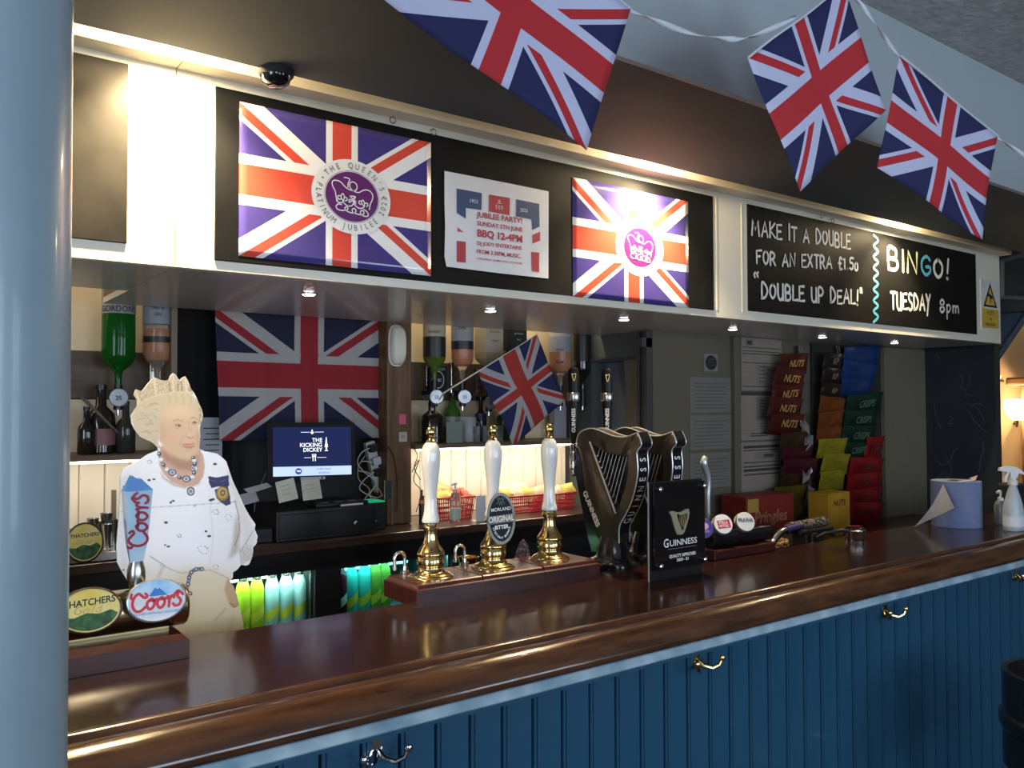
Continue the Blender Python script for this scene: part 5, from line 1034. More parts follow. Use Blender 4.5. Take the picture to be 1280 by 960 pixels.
# whiskey advert card
p = PY(548, 472, 3.40); t = TH('whiskey_card', 'black whiskey advert card with a white ring on the bottle rail', 'sign', (p[0], 3.42, p[2])); mb = MB(); mb.box(p[0]-.046, p[0]+.052, 3.405, 3.410, p[2]-.075, p[2]+.055); t.part('card', mb, blackm)
mb = MB(); fr = lambda a, b, d=0: Vector((p[0]+a, 3.4048-d, p[2]+b)); e = ellipse(.033, .040, 32, .0, -.01); stroke(mb, e+[e[0]], .0035, fr, .0006); put(mb, text('J.J.&S', .022, sx=.9), fr, .0006, 0, 0, -.012); t.part('ring_print', mb, wprint)
mb = MB(); put(mb, text('JAMESON', .021, sx=.9, bold=.02), fr, .0006, 0, 0, .040); t.part('name_print', mb, M('pale_green_print', (.30, .42, .33), .5)); 
mb = MB(); mb.box(p[0]-.03, p[0]+.03, 3.4105, 3.461, p[2]-.01, p[2]+.01); t.part('bracket', mb, blackm)
# bottles and jars standing on the shelves
ZSH = 1.486
def sh(u, Y, r, h, body, lab, name='spirit_bottle', cat='bottle', neck=.35, label=None, nr=.38, capm=None):
    x = PY(u, 540, Y)[0]; t = TH(name, lab, cat, (x, Y, ZSH)); up_bottle(t, x, Y, ZSH+.0008, r, h, body, neck, label, capm, nr); return t
sh(126, 3.36, .050, .25, b_dk, 'black liqueur bottle with a red and white label on the left shelf', label=(M('red_white_label', (.25, .12, .12), .5), .12, .36))
sh(157, 3.34, .034, .19, M('dark_glass', (.05, .05, .045), .1, trans=.4), 'dark clear bottle on the left shelf beside the cutout tiara', label=None, capm=M('maroon_cap', (.06, .01, .015), .4))
sh(108, 3.32, .030, .17, b_dk, 'small black bottle on the left shelf, half behind the column')
p0, p1 = PY(100, 494, 3.24), PY(147, 541, 3.24); mb = MB(); mb.tube([p0, p1], .006, 8); t = TH('long_spoon', 'grey stirring rod leaning across the left shelf bottles', 'bar tool', tuple(p1)); t.part('rod', mb, steel)
t = TH('jar', 'squat black container at the oak post end of the right shelf', 'container', (PY(540, 540, 3.36)[0], 3.36, ZSH)); x = PY(540, 540, 3.36)[0]
mb = MB(); mb.lathe([(.055, .0005), (.056, .10), (.050, .125), (.03, .14), (.018, .15), (.018, .185), (.012, .20)], (x, 3.36, ZSH), n=24); t.part('jar', mb, b_dk); mb = MB(); mb.lathe([(.058, .02), (.058, .03)], (x, 3.36, ZSH), n=24); t.part('band', mb, black)
sh(566, 3.42, .038, .235, liq('green_bottle_glass', (.06, .22, .03), .5), 'green bottle with a white label standing behind the glass jar', label=(lw, .30, .5), neck=.3)
x = PY(584, 540, 3.33)[0]; t = TH('jug', 'white handled jar with blue stripe on the right shelf', 'jug', (x, 3.33, ZSH)); mb = MB(); mb.lathe([(.042, .0005), (.044, .004), (.044, .115), (.040, .12), (.040, .117), (.0, .112)], (x, 3.33, ZSH), n=28); t.part('jug', mb, M('grey_white_ceramic', (.36, .37, .36), .3)); mb = MB(); mb.tube([(x+.042, 3.33, ZSH+.1), (x+.062, 3.325, ZSH+.09), (x+.064, 3.325, ZSH+.04), (x+.042, 3.33, ZSH+.02)], .005, 8); t.part('handle', mb, M('blue_white_handle', (.12, .15, .4), .3))
p = PY(568, 536, 3.26); t = TH('menu_holder', 'greenish grey menu card in front of the shelf jars', 'menu', (p[0], 3.262, ZSH)); mb = MB(); mb.box(p[0]-.042, p[0]+.044, 3.260, 3.264, ZSH+.0005, ZSH+.098); t.part('card', mb, M('green_grey_card', (.20, .24, .20), .5, col2=(.16, .2, .17)))
sh(601, 3.40, .030, .215, b_dk, 'dark vodka bottle with blue writing behind the hand flag', label=(M('navy_label', (.03, .03, .08), .4), .45, .62))
for i, (u, Y, lab) in enumerate(((596, 3.28, 'clear tumbler on the right shelf, left of its pair'), (606, 3.30, 'clear tumbler on the right shelf, right of its pair'), (622, 3.32, 'clear wide glass on the right shelf under the hand flag'))):
    x = PY(u, 540, Y)[0]; t = TH('tumbler', lab, 'glass', (x, Y, ZSH)); mb = MB(); r = .018 if i < 2 else .03; mb.lathe([(r*.85, .0006), (r, .075), (r*.93, .075), (r*.8, .006), (0, .006)], (x, Y, ZSH), n=20); t.part('glass_body', mb, M('tumbler_glass_%d' % i, (.6, .65, .62), .05, trans=.8, ior=1.2))
sh(630, 3.42, .036, .20, liq('dark_green_glass', (.02, .06, .02), .3), 'dark green bottle behind the hand flag on the right shelf'); sh(648, 3.42, .034, .19, b_olive, 'olive bottle mostly hidden by the hand flag')
p = PY(699, 530, 3.40); mb = MB(); mb.box(p[0]-.04, p[0]+.04, 3.39, 3.43, ZSH+.0006, ZSH+.17); solo('white_carton', mb, M('lilac_white_card', (.38, .38, .42), .6), 'plain pale carton at the right end of the bottle shelf', 'carton')
# small hand flag on its stick
jacks = jack_mat('hand_flag_cloth', .75, blue=(.010, .012, .07), red=(.36, .028, .02), white=(.38, .355, .36), bump=.2)
a, b = np.array(PY(555, 491, 3.20)), np.array(PY(672, 418, 3.10))
t = TH('hand_flag', 'small waving union flag on a white stick above the pumps', 'flag', a)
mb = MB(); mb.tube([a, b], .0032, 8); t.part('stick', mb, white)
# hoist lies along the stick; fly hangs down
h0 = a+(b-a)*.36; h1 = a+(b-a)*.99; f0 = np.array(PY(642, 557, 3.14)); f1 = np.array(PY(706, 500, 3.12))
flag_obj('cloth', [h1, f1, f0, h0], jacks, t.o, amp=.012, off=t.loc, nu=30, nv=24, seed=3, nrm=(0, -1, 0))
mb = MB(); mb.cyl(a, a+np.array([0, .04, -.03]), .004, 8); mb.box(a[0]-.008, a[0]+.008, 3.22, 3.26, a[2]-.05, a[2]-.02) if False else None; t.part('stick_end', mb, white)
# ---- items on the worktop
# till
c = Vector(PY(390, 565, 3.12)); yaw = math.radians(-16); xd = Vector((math.cos(yaw), math.sin(yaw), 0)); yd = (Vector((0, 0, 1))+Vector((-.27, .9, 0)).normalized()*.12).normalized(); yd = (yd-xd*yd.dot(xd)).normalized(); fr = frame(c, xd, yd)
t = TH('till_monitor', 'black touchscreen till showing the pub name in white on dark blue', 'till', (c.x, c.y, ZW)); W2, H2 = .170, .117
rnd = lambda w_, h_, r_: [(sx*(w_-r_)+r_*math.cos(a), sy*(h_-r_)+r_*math.sin(a)) for sx, sy, a0 in ((1, 1, 0), (-1, 1, 90), (-1, -1, 180), (1, -1, 270)) for a in [math.radians(a0+k*30) for k in range(4)]]
mb = MB(); mb.prism(rnd(W2, H2, .012), lambda a, b, d: fr(a, b, d), -.035, 0); t.part('housing', mb, M('till_plastic', (.008, .008, .009), .5, spec=.15))
S0, S1, S2, S3 = -.148, .153, -.092, .098
mb = MB(); flat(mb, [(S0, S2), (S1, S2), (S1, S3), (S0, S3)], fr, .0008, 0); flat(mb, [(S0, S2), (S1, S2), (S1, -.057), (S0, -.055)], fr, .0012, 1)
scr = t.part('screen', mb, [M('screen_navy', (.004, .006, .02), .5, spec=.05, emit=.8, ecol=(.014, .022, .085)), M('screen_pale_blue', (.4, .5, .8), .2, emit=.75, ecol=(.50, .62, .95))])
mb = MB(); ox = .0
for s, y, sx in (('THE', .046, 1), ('KICKING', .027, 1), ('DICKEY', .008, 1)): put(mb, text(s, .0215, ax='RIGHT', sx=sx, bold=.012), fr, .0016, 0, .040, y)
for pts, w_ in (([(-.042, .078), (-.008, .078)], .0015), ([(.010, .078), (.046, .078)], .0015), ([(-.030, -.022), (-.004, -.022)], .0015), ([(.020, -.022), (.055, -.022)], .0015)): stroke(mb, pts, w_, fr, .0016, 0)
flat(mb, [(-.005, .074), (.001, .070), (.007, .074), (.001, .090)], fr, .0016, 0)
flat(mb, [(.052, .034), (.059, .034), (.0565, .058), (.0545, .058)], fr, .0016, 0); flat(mb, [(.049, .018), (.062, .018), (.060, .032), (.051, .032)], fr, .0016, 0); flat(mb, [(.053, .018), (.058, .018), (.058, .006), (.053, .006)], fr, .0016, 0); flat(mb, [(.048, .003), (.063, .003), (.060, .007), (.051, .007)], fr, .0016, 0)
for q_ in (0, .006, .012): flat(mb, [(q_+.0, -.020), (q_+.0035, -.020), (q_+.0035, -.008), (q_, -.008)], fr, .0016, 0)
for q_ in (.002, .011): flat(mb, [(q_, -.036), (q_+.003, -.036), (q_+.003, -.018), (q_, -.018)], fr, .0016, 0)
e = ellipse(.0125, .0125, 20, -.052, -.074); flat(mb, e, fr, .0016, 1); put(mb, text('TMS', .009, bold=.02), fr, .002, 0, -.052, -.074); put(mb, text('In Safe Hands', .010), fr, .0016, 1, .045, -.067); put(mb, text('www.till.com', .008, bold=.02), fr, .0016, 1, .045, -.082)
tag(t.part('screen_lettering', mb, [M('screen_white', (1, 1, 1), emit=.85, ecol=(1, 1, 1)), M('screen_royal_blue', (.02, .06, .4), emit=.3, ecol=(.03, .08, .5))], parent=scr), kind='stuff')
mb = MB(); c2 = fr(0, -.06, -.036); mb.cyl(c2, (c2.x+.01, c2.y+.05, ZW+.137), .03, 16); t.part('stand', mb, black)
mb = MB(); flat(mb, [(-.045, -.108), (.05, -.108), (.05, -.097), (-.045, -.097)], fr, .0006, 0); flat(mb, ellipse(.004, .004, 12, .038, -.1025), fr, .001, 1); t.part('service_sticker', mb, [M('sticker_grey', (.45, .47, .5), .5), ink])
# cash drawer
xa = xz(347, 660, 3.085)[0]; xb = xz(471, 650, 3.085)[0]
t = TH('cash_drawer', 'black cash drawer under the till with a round lock', 'cash drawer', (xa, 3.085, ZW)); mb = MB(); mb.box(xa, xb, 3.095, 3.46, ZW+.0006, ZW+.118, bev=.004); t.part('case', mb, M('drawer_enamel', (.014, .014, .016), .35)); mb = MB(); mb.box(xa+.008, xb-.008, 3.088, 3.095, ZW+.012, ZW+.105, bev=.003); dr_ = t.part('drawer_front', mb, M('drawer_front_enamel', (.012, .012, .013), .3)); mb = MB(); q = PY(445, 654, 3.087); mb.lathe([(.009, 0), (.010, .003), (.004, .004)], (q[0], 3.088, q[2]), (0, -1, 0), 16); t.part('lock', mb, steel, parent=dr_)
# clutter on the drawer: keyboard, pens
mb = MB(); mb.box(xa+.17, xb-.02, 3.12, 3.22, ZW+.1185, ZW+.133, bev=.003); t = TH('card_reader', 'low black card reader lying on the cash drawer', 'card reader', (xa+.2, 3.15, ZW+.118)); t.part('body', mb, black)
for k in range(3): mb = MB(); mb.box(xa+.19+.06*k, xa+.23+.06*k, 3.13, 3.17, ZW+.1335, ZW+.136); t.part('key', mb, M('grey_key_%d' % k, (.10, .10, .12), .5))
p = PY(440, 633, 3.105); mb = MB(); mb.tube([(p[0]-.05, 3.105, ZW+.122), (p[0]+.05, 3.11, ZW+.122)], .004, 8); t = TH('pen', 'white pen on the front edge of the cash drawer', 'pen', (p[0], 3.105, ZW+.118)); t.part('barrel', mb, white)
# sticky notes on the till
for i, (pts, lab) in enumerate(([[(344, 603), (367, 597), (373, 623), (349, 629)], 'left cream handwritten note stuck below the till screen'], [[(376, 600), (399, 598), (403, 623), (379, 626)], 'right cream handwritten note stuck below the till screen'])):
    mb = MB(); P_ = [PY(u, v, 3.09) for u, v in pts]; vs = P_+[q+np.array((0, .0012, 0)) for q in P_]; mb.add(vs, [(0, 1, 2, 3), (7, 6, 5, 4), (0, 4, 5, 1), (1, 5, 6, 2), (2, 6, 7, 3), (3, 7, 4, 0)])
    t = TH('note', lab, 'note', P_[3], 'notes on the till'); t.part('paper', mb, M('note_cream_%d' % i, (.62, .60, .50), .8)); mb = MB()
    for k in range(2 if i else 3):
        A_ = P_[0]*.7+P_[3]*.3; f = .25+.2*k; l0 = P_[0]*(1-f)+P_[3]*f; l1 = P_[1]*(1-f)+P_[2]*f; s0 = l0*.8+l1*.2; s1 = l0*.3+l1*.7; mb.add([s0-(0, .0006, 0), s1-(0, .0006, 0), s1-(0, .0006, .002), s0-(0, .0006, .002)], [(0, 1, 2, 3)])
    tag(t.part('scribble', mb, M('pencil_%d' % i, (.3, .29, .26), .8)), kind='stuff')
# papers to the left of the till
for i, (pts, lab) in enumerate(([[(308, 612), (337, 604), (340, 608), (312, 617)], 'thin folded receipt left of the till'], [[(300, 620), (322, 614), (324, 626), (302, 632)], 'pale blue slip of paper left of the till'])):
    Yp = 3.14+.04*i; P_ = [PZ(u, v, ZW+.03+.0*i) for u, v in pts]; P_ = [np.array((xz(u, v, Yp)[0], Yp+.03*(k in (0, 1)), xz(u, v, Yp)[1])) for k, (u, v) in enumerate(pts)]
    mb = MB(); vs = P_+[q-np.array((0, -.0006, .0012)) for q in P_]; mb.add(vs, [(0, 1, 2, 3), (7, 6, 5, 4), (0, 4, 5, 1), (1, 5, 6, 2), (2, 6, 7, 3), (3, 7, 4, 0)]); t = TH('paper_slip', lab, 'paper', P_[3]); t.part('sheet', mb, M('slip_%d' % i, (.42, .42, .45), .8))
mb = MB(); xs_ = xz(300, 620, 3.2)[0]; mb.box(xs_-.02, xs_+.10, 3.12, 3.22, ZW+.001, ZW+.055, bev=.004); solo('black_box', mb, black, 'low black box holding papers left of the till', 'box')
# paper notice behind the cutout
p0 = xz(246, 522, 3.38); p1 = xz(279, 577, 3.38); t = TH('wall_notice', 'white printed notice half hidden behind the cutout', 'notice', (p0[0], 3.39, p1[1])); mb = MB(); mb.box(p0[0], p1[0], 3.394, 3.3955, p1[1], p0[1]); t.part('sheet', mb, M('shaded_paper', (.42, .42, .46), .8)); mb = MB()
for k in range(6): mb.box(p1[0]-.075+.01*(k % 2), p1[0]-.012, 3.3932, 3.3939, p0[1]-.045-.022*k, p0[1]-.041-.022*k)
tag(t.part('printed_lines', mb, ink), kind='stuff')
# green lit router, black speaker frame, socket strip, plugs and cables
xa = xz(457, 650, 3.16)[0]; xb = xz(483, 650, 3.16)[0]
t = TH('router_box', 'black box with a glowing green top beside the cash drawer', 'router', (xa, 3.16, ZW)); mb = MB(); mb.box(xa, xb, 3.16, 3.27, ZW+.0006, ZW+.115, bev=.005); t.part('casing', mb, M('router_black', (.01, .012, .012), .25)); mb = MB(); mb.box(xa+.006, xb-.006, 3.162, 3.262, ZW+.1155, ZW+.121); t.part('green_lid', mb, M('green_glow', (.02, .3, .15), .3, emit=.35, ecol=(.02, .6, .30)))
for dx in (.028, .045): mb = MB(); mb.lathe([(.005, 0), (.004, .002)], (xa+dx+.02, 3.1598, ZW+.04), (0, -1, 0), 12); t.part('button', mb, steel)
p = PY(485, 615, 3.22); x = p[0]; t = TH('card_holder', 'small black rimmed stand against the oak post', 'stand', (x, 3.22, ZW)); mb = MB(); zz0 = ZW+.15
mb.tube([(x-.016, 3.22, ZW+.002), (x-.016, 3.22, ZW+.20), (x+.020, 3.22, ZW+.20), (x+.020, 3.22, ZW+.002)], .003, 6); t.part('wire_frame', mb, steel); mb = MB(); mb.box(x-.013, x+.017, 3.221, 3.226, ZW+.12, ZW+.195); t.part('card', mb, M('dark_green_card', (.03, .05, .04), .4))
A_, B_ = PY(459, 552, 3.36), PY(473, 614, 3.36); dv = (B_-A_)/np.linalg.norm(B_-A_); fx = frame(A_, (1*-dv[2], 0, dv[0]), tuple(dv))
t = TH('socket_strip', 'white four-way socket strip standing on end by the oak post', 'extension lead', tuple(B_)); L_ = np.linalg.norm(B_-A_); mb = MB(); 
Xd = Vector((-dv[2], 0, dv[0])); Xd = Xd if Xd.x > 0 else -Xd; fx = frame(B_, Xd, Vector(tuple(-dv)))
mb.prism(rnd(.022, L_/2, .006), lambda a, b, d: fx(a, b+L_/2, d), 0, .028); t.part('body', mb, white)
for k in range(4):
    mb = MB(); b0 = L_*(.12+.25*k)
    for dx, dz in ((0, .014), (-.009, -.002), (.009, -.002)): mb.box(0, 0, 0, 0, 0, 0) if False else flat(mb, [(dx-.0025, b0+dz-.004), (dx+.0025, b0+dz-.004), (dx+.0025, b0+dz+.004), (dx-.0025, b0+dz+.004)], fx, .0286)
    tag(t.part('socket_holes', mb, ink), kind='stuff')
plug = lambda f, m_, lab: None
for i, (f, m_, lab) in enumerate(((.88, black, 'top black plug in the socket strip'), (.62, white, 'white plug in the socket strip'), (.40, black, 'lower black plug in the socket strip'))):
    q = fx(0, L_*f, .029); t = TH('plug', lab, 'plug', tuple(q)); mb = MB(); mb.prism(rnd(.019, .017, .006), lambda a, b, d: fx(a, b+L_*f, .029+d), .0003, .028); t.part('plug_body', mb, m_)
cabs = [([(462, 560), (452, 566), (447, 578), (455, 590), (470, 603), (462, 620), (478, 632)], white), ([(466, 578), (452, 577), (448, 588), (462, 592), (474, 612), (490, 640), (497, 652), (480, 658)], white), ([(468, 590), (455, 600), (450, 612), (470, 622), (484, 618), (492, 640), (488, 650)], white), ([(456, 570), (448, 584), (449, 600), (462, 612), (455, 625)], paperc), ([(340, 575), (333, 590), (326, 606), (320, 618), (318, 640)], M('grey_cable', (.15, .15, .15), .5)), ([(478, 555), (488, 562), (494, 580), (497, 610), (496, 640)], M('brown_cable', (.03, .018, .01), .5)), ([(515, 590), (524, 575), (517, 600), (527, 615), (520, 640)], M('black_cable', (.012, .012, .012), .4)), ([(517, 560), (522, 570), (518, 585), (526, 600)], M('black_cable2', (.012, .012, .012), .4))]
nm_ = ['white cable looping from the top of the socket strip', 'white cable looping out furthest to the right onto the worktop', 'white cable curling round the green lit box', 'cream cable running down between till and socket strip', 'thin grey cable left of the till', 'brown cable running down the oak post', 'black cable zigzagging down beside the left pump handle', 'short black cable under the bottle shelf']
for (pts, m_), lab in zip(cabs, nm_):
    Yc_ = 3.30 if pts[0][0] > 400 and pts[0][0] < 475 else 3.235 if pts[0][0] < 500 else 3.46; Yc_ = 3.28 if pts[0][0] < 400 else Yc_
    P_ = [PY(u, v, Yc_+.01*math.sin(i)) for i, (u, v) in enumerate(pts)]; P_ = [np.array((q[0], q[1], max(q[2], ZW+.004))) for q in P_]; mb = MB(); mb.tube(cr([tuple(q) for q in P_], 5), .0022, 6); t = TH('cable', lab, 'cable', tuple(P_[-1]), 'cables around the till'); t.part('lead', mb, m_)
# steel measures at the left on a tray
xt = xz(128, 690, 3.12)[0]; zt_ = ZW+.03
t = TH('steel_tray', 'raised steel tray with bar measures behind the cider badge', 'tray', (xt, 3.2, ZW)); mb = MB(); mb.box(xt-.35, xt+.10, 3.08, 3.30, ZW+.0006, zt_, bev=.003); t.part('tray', mb, steel)
for i, (u, h, r, lab) in enumerate(((116, .10, .020, 'steel thimble measure nearest the column'), (122, .085, .024, 'steel thimble measure in the middle of the tray'), (133, .115, .021, 'tall steel measure in the middle of the tray'), (141, .09, .022, 'steel measure nearest the cutout'), (134, .085, .019, 'small steel measure at the front of the tray'))):
    Y = 3.22 if i < 4 else 3.15; x = PY(u, 650, Y)[0]; t = TH('steel_measure', lab, 'cup', (x, Y, zt_), 'steel spirit measures'); mb = MB(); mb.lathe([(r*.7, .0006), (r*.6, .002), (r*.62, h*.5), (r, h), (r*.92, h), (r*.5, h*.5), (0, h*.48)], (x, Y, zt_), n=20); t.part('cup', mb, steel)
mb = MB(); x = PY(142, 640, 3.27)[0]; mb.box(x-.008, x+.008, 3.265, 3.275, zt_+.0006, zt_+.19); solo('wooden_stirrer', mb, M('pale_wood', (.35, .28, .18), .7), 'flat wooden stick standing among the steel measures', 'bar tool')
mb = MB(); t = TH('drip_unit', 'black ribbed drip unit below the left worktop', 'drip tray', (.1, 2.8, 0))
mb.box(-.4, .62, 2.78, 3.03, 0, .90); mb.box(-.4, .62, 2.76, 3.03, .905, .93, bev=.004); mb.box(-.4, .62, 2.86, 3.03, .93, .98); t.part('casing', mb, M('speckled_black', (.02, .022, .026), .3, col2=(.005, .005, .006), scale=60, coat=.3))
# baskets of snacks
bred = M('red_basket_plastic', (.55, .02, .025), .35)
snack = [M('snack_yellow', (.72, .58, .12), .4), M('snack_cream', (.75, .62, .38), .4), M('snack_orange', (.75, .30, .10), .4), M('snack_red', (.62, .10, .06), .4)]
def packet_mesh(w_, h_, d_, seed, mats_n=1):
    rd = random.Random(seed); n = 7; m = 6; vs = []; fs = []
    for s_ in (1, -1):
        for j in range(m+1):
            for i in range(n+1):
                a, b = i/n*2-1, j/m*2-1; e = (1-abs(a)**2.6)*(1-abs(b)**2.2); x = a*w_/2*(1-.06*(1-abs(b)**4)); vs.append((x+rd.uniform(-.002, .002), s_*(d_/2*e+.0004)+(rd.uniform(-1, 1)*.05*d_ if 0 < i < n and 0 < j < m else 0), b*h_/2))
    K = (n+1)*(m+1)
    for s_ in (0, 1):
        for j in range(m):
            for i in range(n): q = s_*K+j*(n+1)+i; fs.append((q, q+1, q+n+2, q+n+1))
    ring = [i for i in range(n+1)]+[j*(n+1)+n for j in range(1, m+1)]+[m*(n+1)+i for i in range(n-1, -1, -1)]+[j*(n+1) for j in range(m-1, 0, -1)]
    for a, b in zip(ring, ring[1:]+ring[:1]): fs.append((a, b, b+K, a+K))
    return vs, fs
def basket(u0, u1, vb, vt, Y, lab, npk, seed, plab):
    x0 = xz(u0, vb, Y)[0]; x1 = xz(u1, vb, Y)[0]; z0 = ZW+.001; h = PY((u0+u1)/2, vt, Y)[2]-z0; dp = .14
    t = TH('snack_basket', lab, 'basket', ((x0+x1)/2, Y+dp/2, ZW), 'red plastic snack baskets')
    ins = .012; c = [(x0, Y), (x1, Y), (x1, Y+dp), (x0, Y+dp)]; ci = [(x0+ins, Y+ins), (x1-ins, Y+ins), (x1-ins, Y+dp-ins), (x0+ins, Y+dp-ins)]
    mb = MB()
    for i in range(4):
        a, b, ai, bi = c[i], c[(i+1) % 4], ci[i], ci[(i+1) % 4]; n = max(5, int(math.dist(a, b)/.012))
        for k in range(n+1):
            f = k/n; mb.cyl((ai[0]+(bi[0]-ai[0])*f, ai[1]+(bi[1]-ai[1])*f, z0), (a[0]+(b[0]-a[0])*f, a[1]+(b[1]-a[1])*f, z0+h), .0022, 4, sm=False)
        for f in (.15, .38, .61): mb.cyl((ai[0]+(a[0]-ai[0])*f, ai[1]+(a[1]-ai[1])*f, z0+h*f), (bi[0]+(b[0]-bi[0])*f, bi[1]+(b[1]-bi[1])*f, z0+h*f), .0028, 4, sm=False)
    tag(t.part('basket_weave', mb, bred), kind='stuff')
    mb = MB(); mb.tube([(*q, z0+h) for q in c], .005, 6, closed=True); t.part('rim', mb, bred)
    mb = MB(); mb.box(x0+ins, x1-ins, Y+ins, Y+dp-ins, z0, z0+.003); t.part('base', mb, bred)
    rd = random.Random(seed)
    for k in range(npk):
        w_ = .075; f = (k+.5)/npk; px = x0+.02+(x1-x0-.04)*f+rd.uniform(-.01, .01); py = Y+.035+.07*(k % 2); pz = z0+h*.78+rd.uniform(0, .02)+(.012 if k % 2 else 0)
        vs, fs = packet_mesh(w_, .055, .022, seed*10+k); mb = MB(); mb.add([(0, 0, 0)]*0+vs, fs, 0, True)
        ci_ = rd.randrange(4) if seed == 2 else rd.choice([0, 1, 0, 1, 2]); o = mb.build('sauce_packet', snack[ci_]); o.location = (px, py, pz+.02); o.rotation_euler = (rd.uniform(-1.2, -.5), rd.uniform(-.5, .5), rd.uniform(-.6, .6))
        tag(o, '%s foil snack packet, %s from the left in the %s snack basket' % (('yellow', 'cream', 'orange', 'red')[ci_], ('first', 'second', 'third', 'fourth', 'fifth', 'sixth', 'seventh')[k], plab), 'packet', 'snack packets in the %s basket' % plab)
basket(549, 594, 647, 622, 3.22, 'red basket behind the clear sanitiser bottle, left of the middle pump', 7, 2, 'left')
basket(633, 682, 641, 620, 3.22, 'red basket between the middle and right hand pumps', 7, 3, 'middle')
basket(686, 721, 636, 617, 3.22, 'red basket between the right hand pump and the harp tap', 5, 4, 'right')
x, y = PY(566, 642, 3.14)[0], 3.12; t = TH('sanitiser_bottle', 'clear pump bottle of sanitiser in front of the left snack basket', 'bottle', (x, y, ZW)); mb = MB(); mb.lathe([(.024, .0006), (.026, .004), (.026, .11), (.020, .13), (.010, .14)], (x, y, ZW), n=24, sy=.7); t.part('bottle', mb, M('clear_plastic', (.9, .88, .85), .08, trans=.85, ior=1.2)); mb = MB(); mb.lathe([(.012, .138), (.012, .152), (.004, .154), (.004, .172), (.010, .173), (.010, .180)], (x, y, ZW), n=16); mb.cyl((x, y, ZW+.176), (x-.025, y-.01, ZW+.172), .0045, 8); t.part('pump_head', mb, white); mb = MB(); mb.lathe([(.0264, .02), (.0264, .07)], (x, y, ZW), n=24, sy=.7); t.part('label', mb, M('pale_green_label', (.55, .65, .55), .5))
p = PY(600, 650, 3.13); mb = MB(); mb.box(p[0]-.028, p[0]+.024, 3.12, 3.123, ZW+.0006, ZW+.115); mb.box(p[0]-.028, p[0]+.024, 3.123, 3.165, ZW+.0006, ZW+.002); t = TH('table_card', 'plain white folded card beside the middle pump handle', 'card', (p[0], 3.12, ZW)); t.part('card', mb, paper)
x = PY(517, 620, 3.26)[0]; t = TH('bottle', 'small black and orange bottle against the oak post', 'bottle', (x+.01, 3.24, ZW)); mb = MB(); mb.lathe([(.012, .0006), (.012, .10), (.006, .125), (.006, .15)], (x+.012, 3.21, ZW), n=16); t.part('bottle', mb, black); mb = MB(); mb.lathe([(.0125, .09), (.0125, .105)], (x+.012, 3.21, ZW), n=16); t.part('orange_band', mb, snack[2])
# pale notice beyond the spout on the tiled corner
p = PY(727, 590, 3.3)
print('s5 done')
# ================================================================ right-hand wall: notices, price lists, snacks
YR = 2.869
def on_wall(u, v, Y=YR): return xz(u, v, Y)
def sheet(name, u0, v0, u1, v1, m_, lab, cat, group=None, th=.0015, Y=YR, bl=None):
    a, b = xz(u0, v0, Y), xz(u1, v1, Y); z0 = bl if bl is not None else xz(u0, v1, Y)[1]
    t = TH(name, lab, cat, (a[0], Y, z0), group); mb = MB(); mb.box(a[0], b[0], Y-th, Y-.0002, z0, a[1]); t.part('sheet', mb, m_); return t, a[0], b[0], z0, a[1]
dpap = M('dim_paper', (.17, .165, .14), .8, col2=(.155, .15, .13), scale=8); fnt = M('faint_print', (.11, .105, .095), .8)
for (v0, v1, lab) in ((471, 516, 'top one of three faded notices on the shaded wall'), (519, 563, 'middle one of three faded notices on the shaded wall'), (567, 612, 'bottom one of three faded notices on the shaded wall')):
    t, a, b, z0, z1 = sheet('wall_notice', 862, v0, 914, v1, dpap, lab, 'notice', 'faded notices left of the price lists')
    mb = MB()
    for k in range(8): z = z1-.03-.018*k; mb.add([(a+.03, YR-.0022, z), (b-.03-.02*(k % 3), YR-.0022, z), (b-.03-.02*(k % 3), YR-.0022, z-.005), (a+.03, YR-.0022, z-.005)], [(0, 1, 2, 3)])
    tag(t.part('printed_lines', mb, fnt), kind='stuff')
t, a, b, z0, z1 = sheet('wall_sticker', 880, 442, 897, 464, M('sticker_white', (.22, .22, .20), .7), 'small square sticker with a black disc above the faded notices', 'sticker')
mb = MB(); mb.add([((a+b)/2+(b-a)*.42*math.cos(k*math.pi/12), YR-.002, (z0+z1)/2+(z1-z0)*.42*math.sin(k*math.pi/12)) for k in range(24)], [tuple(range(24))]); t.part('black_disc', mb, ink)
mb = MB()
for k, s in enumerate(('ALCOHOL', 'UNDER 18', 'NO SALES')): put(mb, text(s, .011, bold=.02), lambda x, y, d=0: Vector(((a+b)/2+x, YR-.0028-d, (z0+z1)/2+.018-.016*k+y)))
t.part('disc_lettering', mb, fnt)
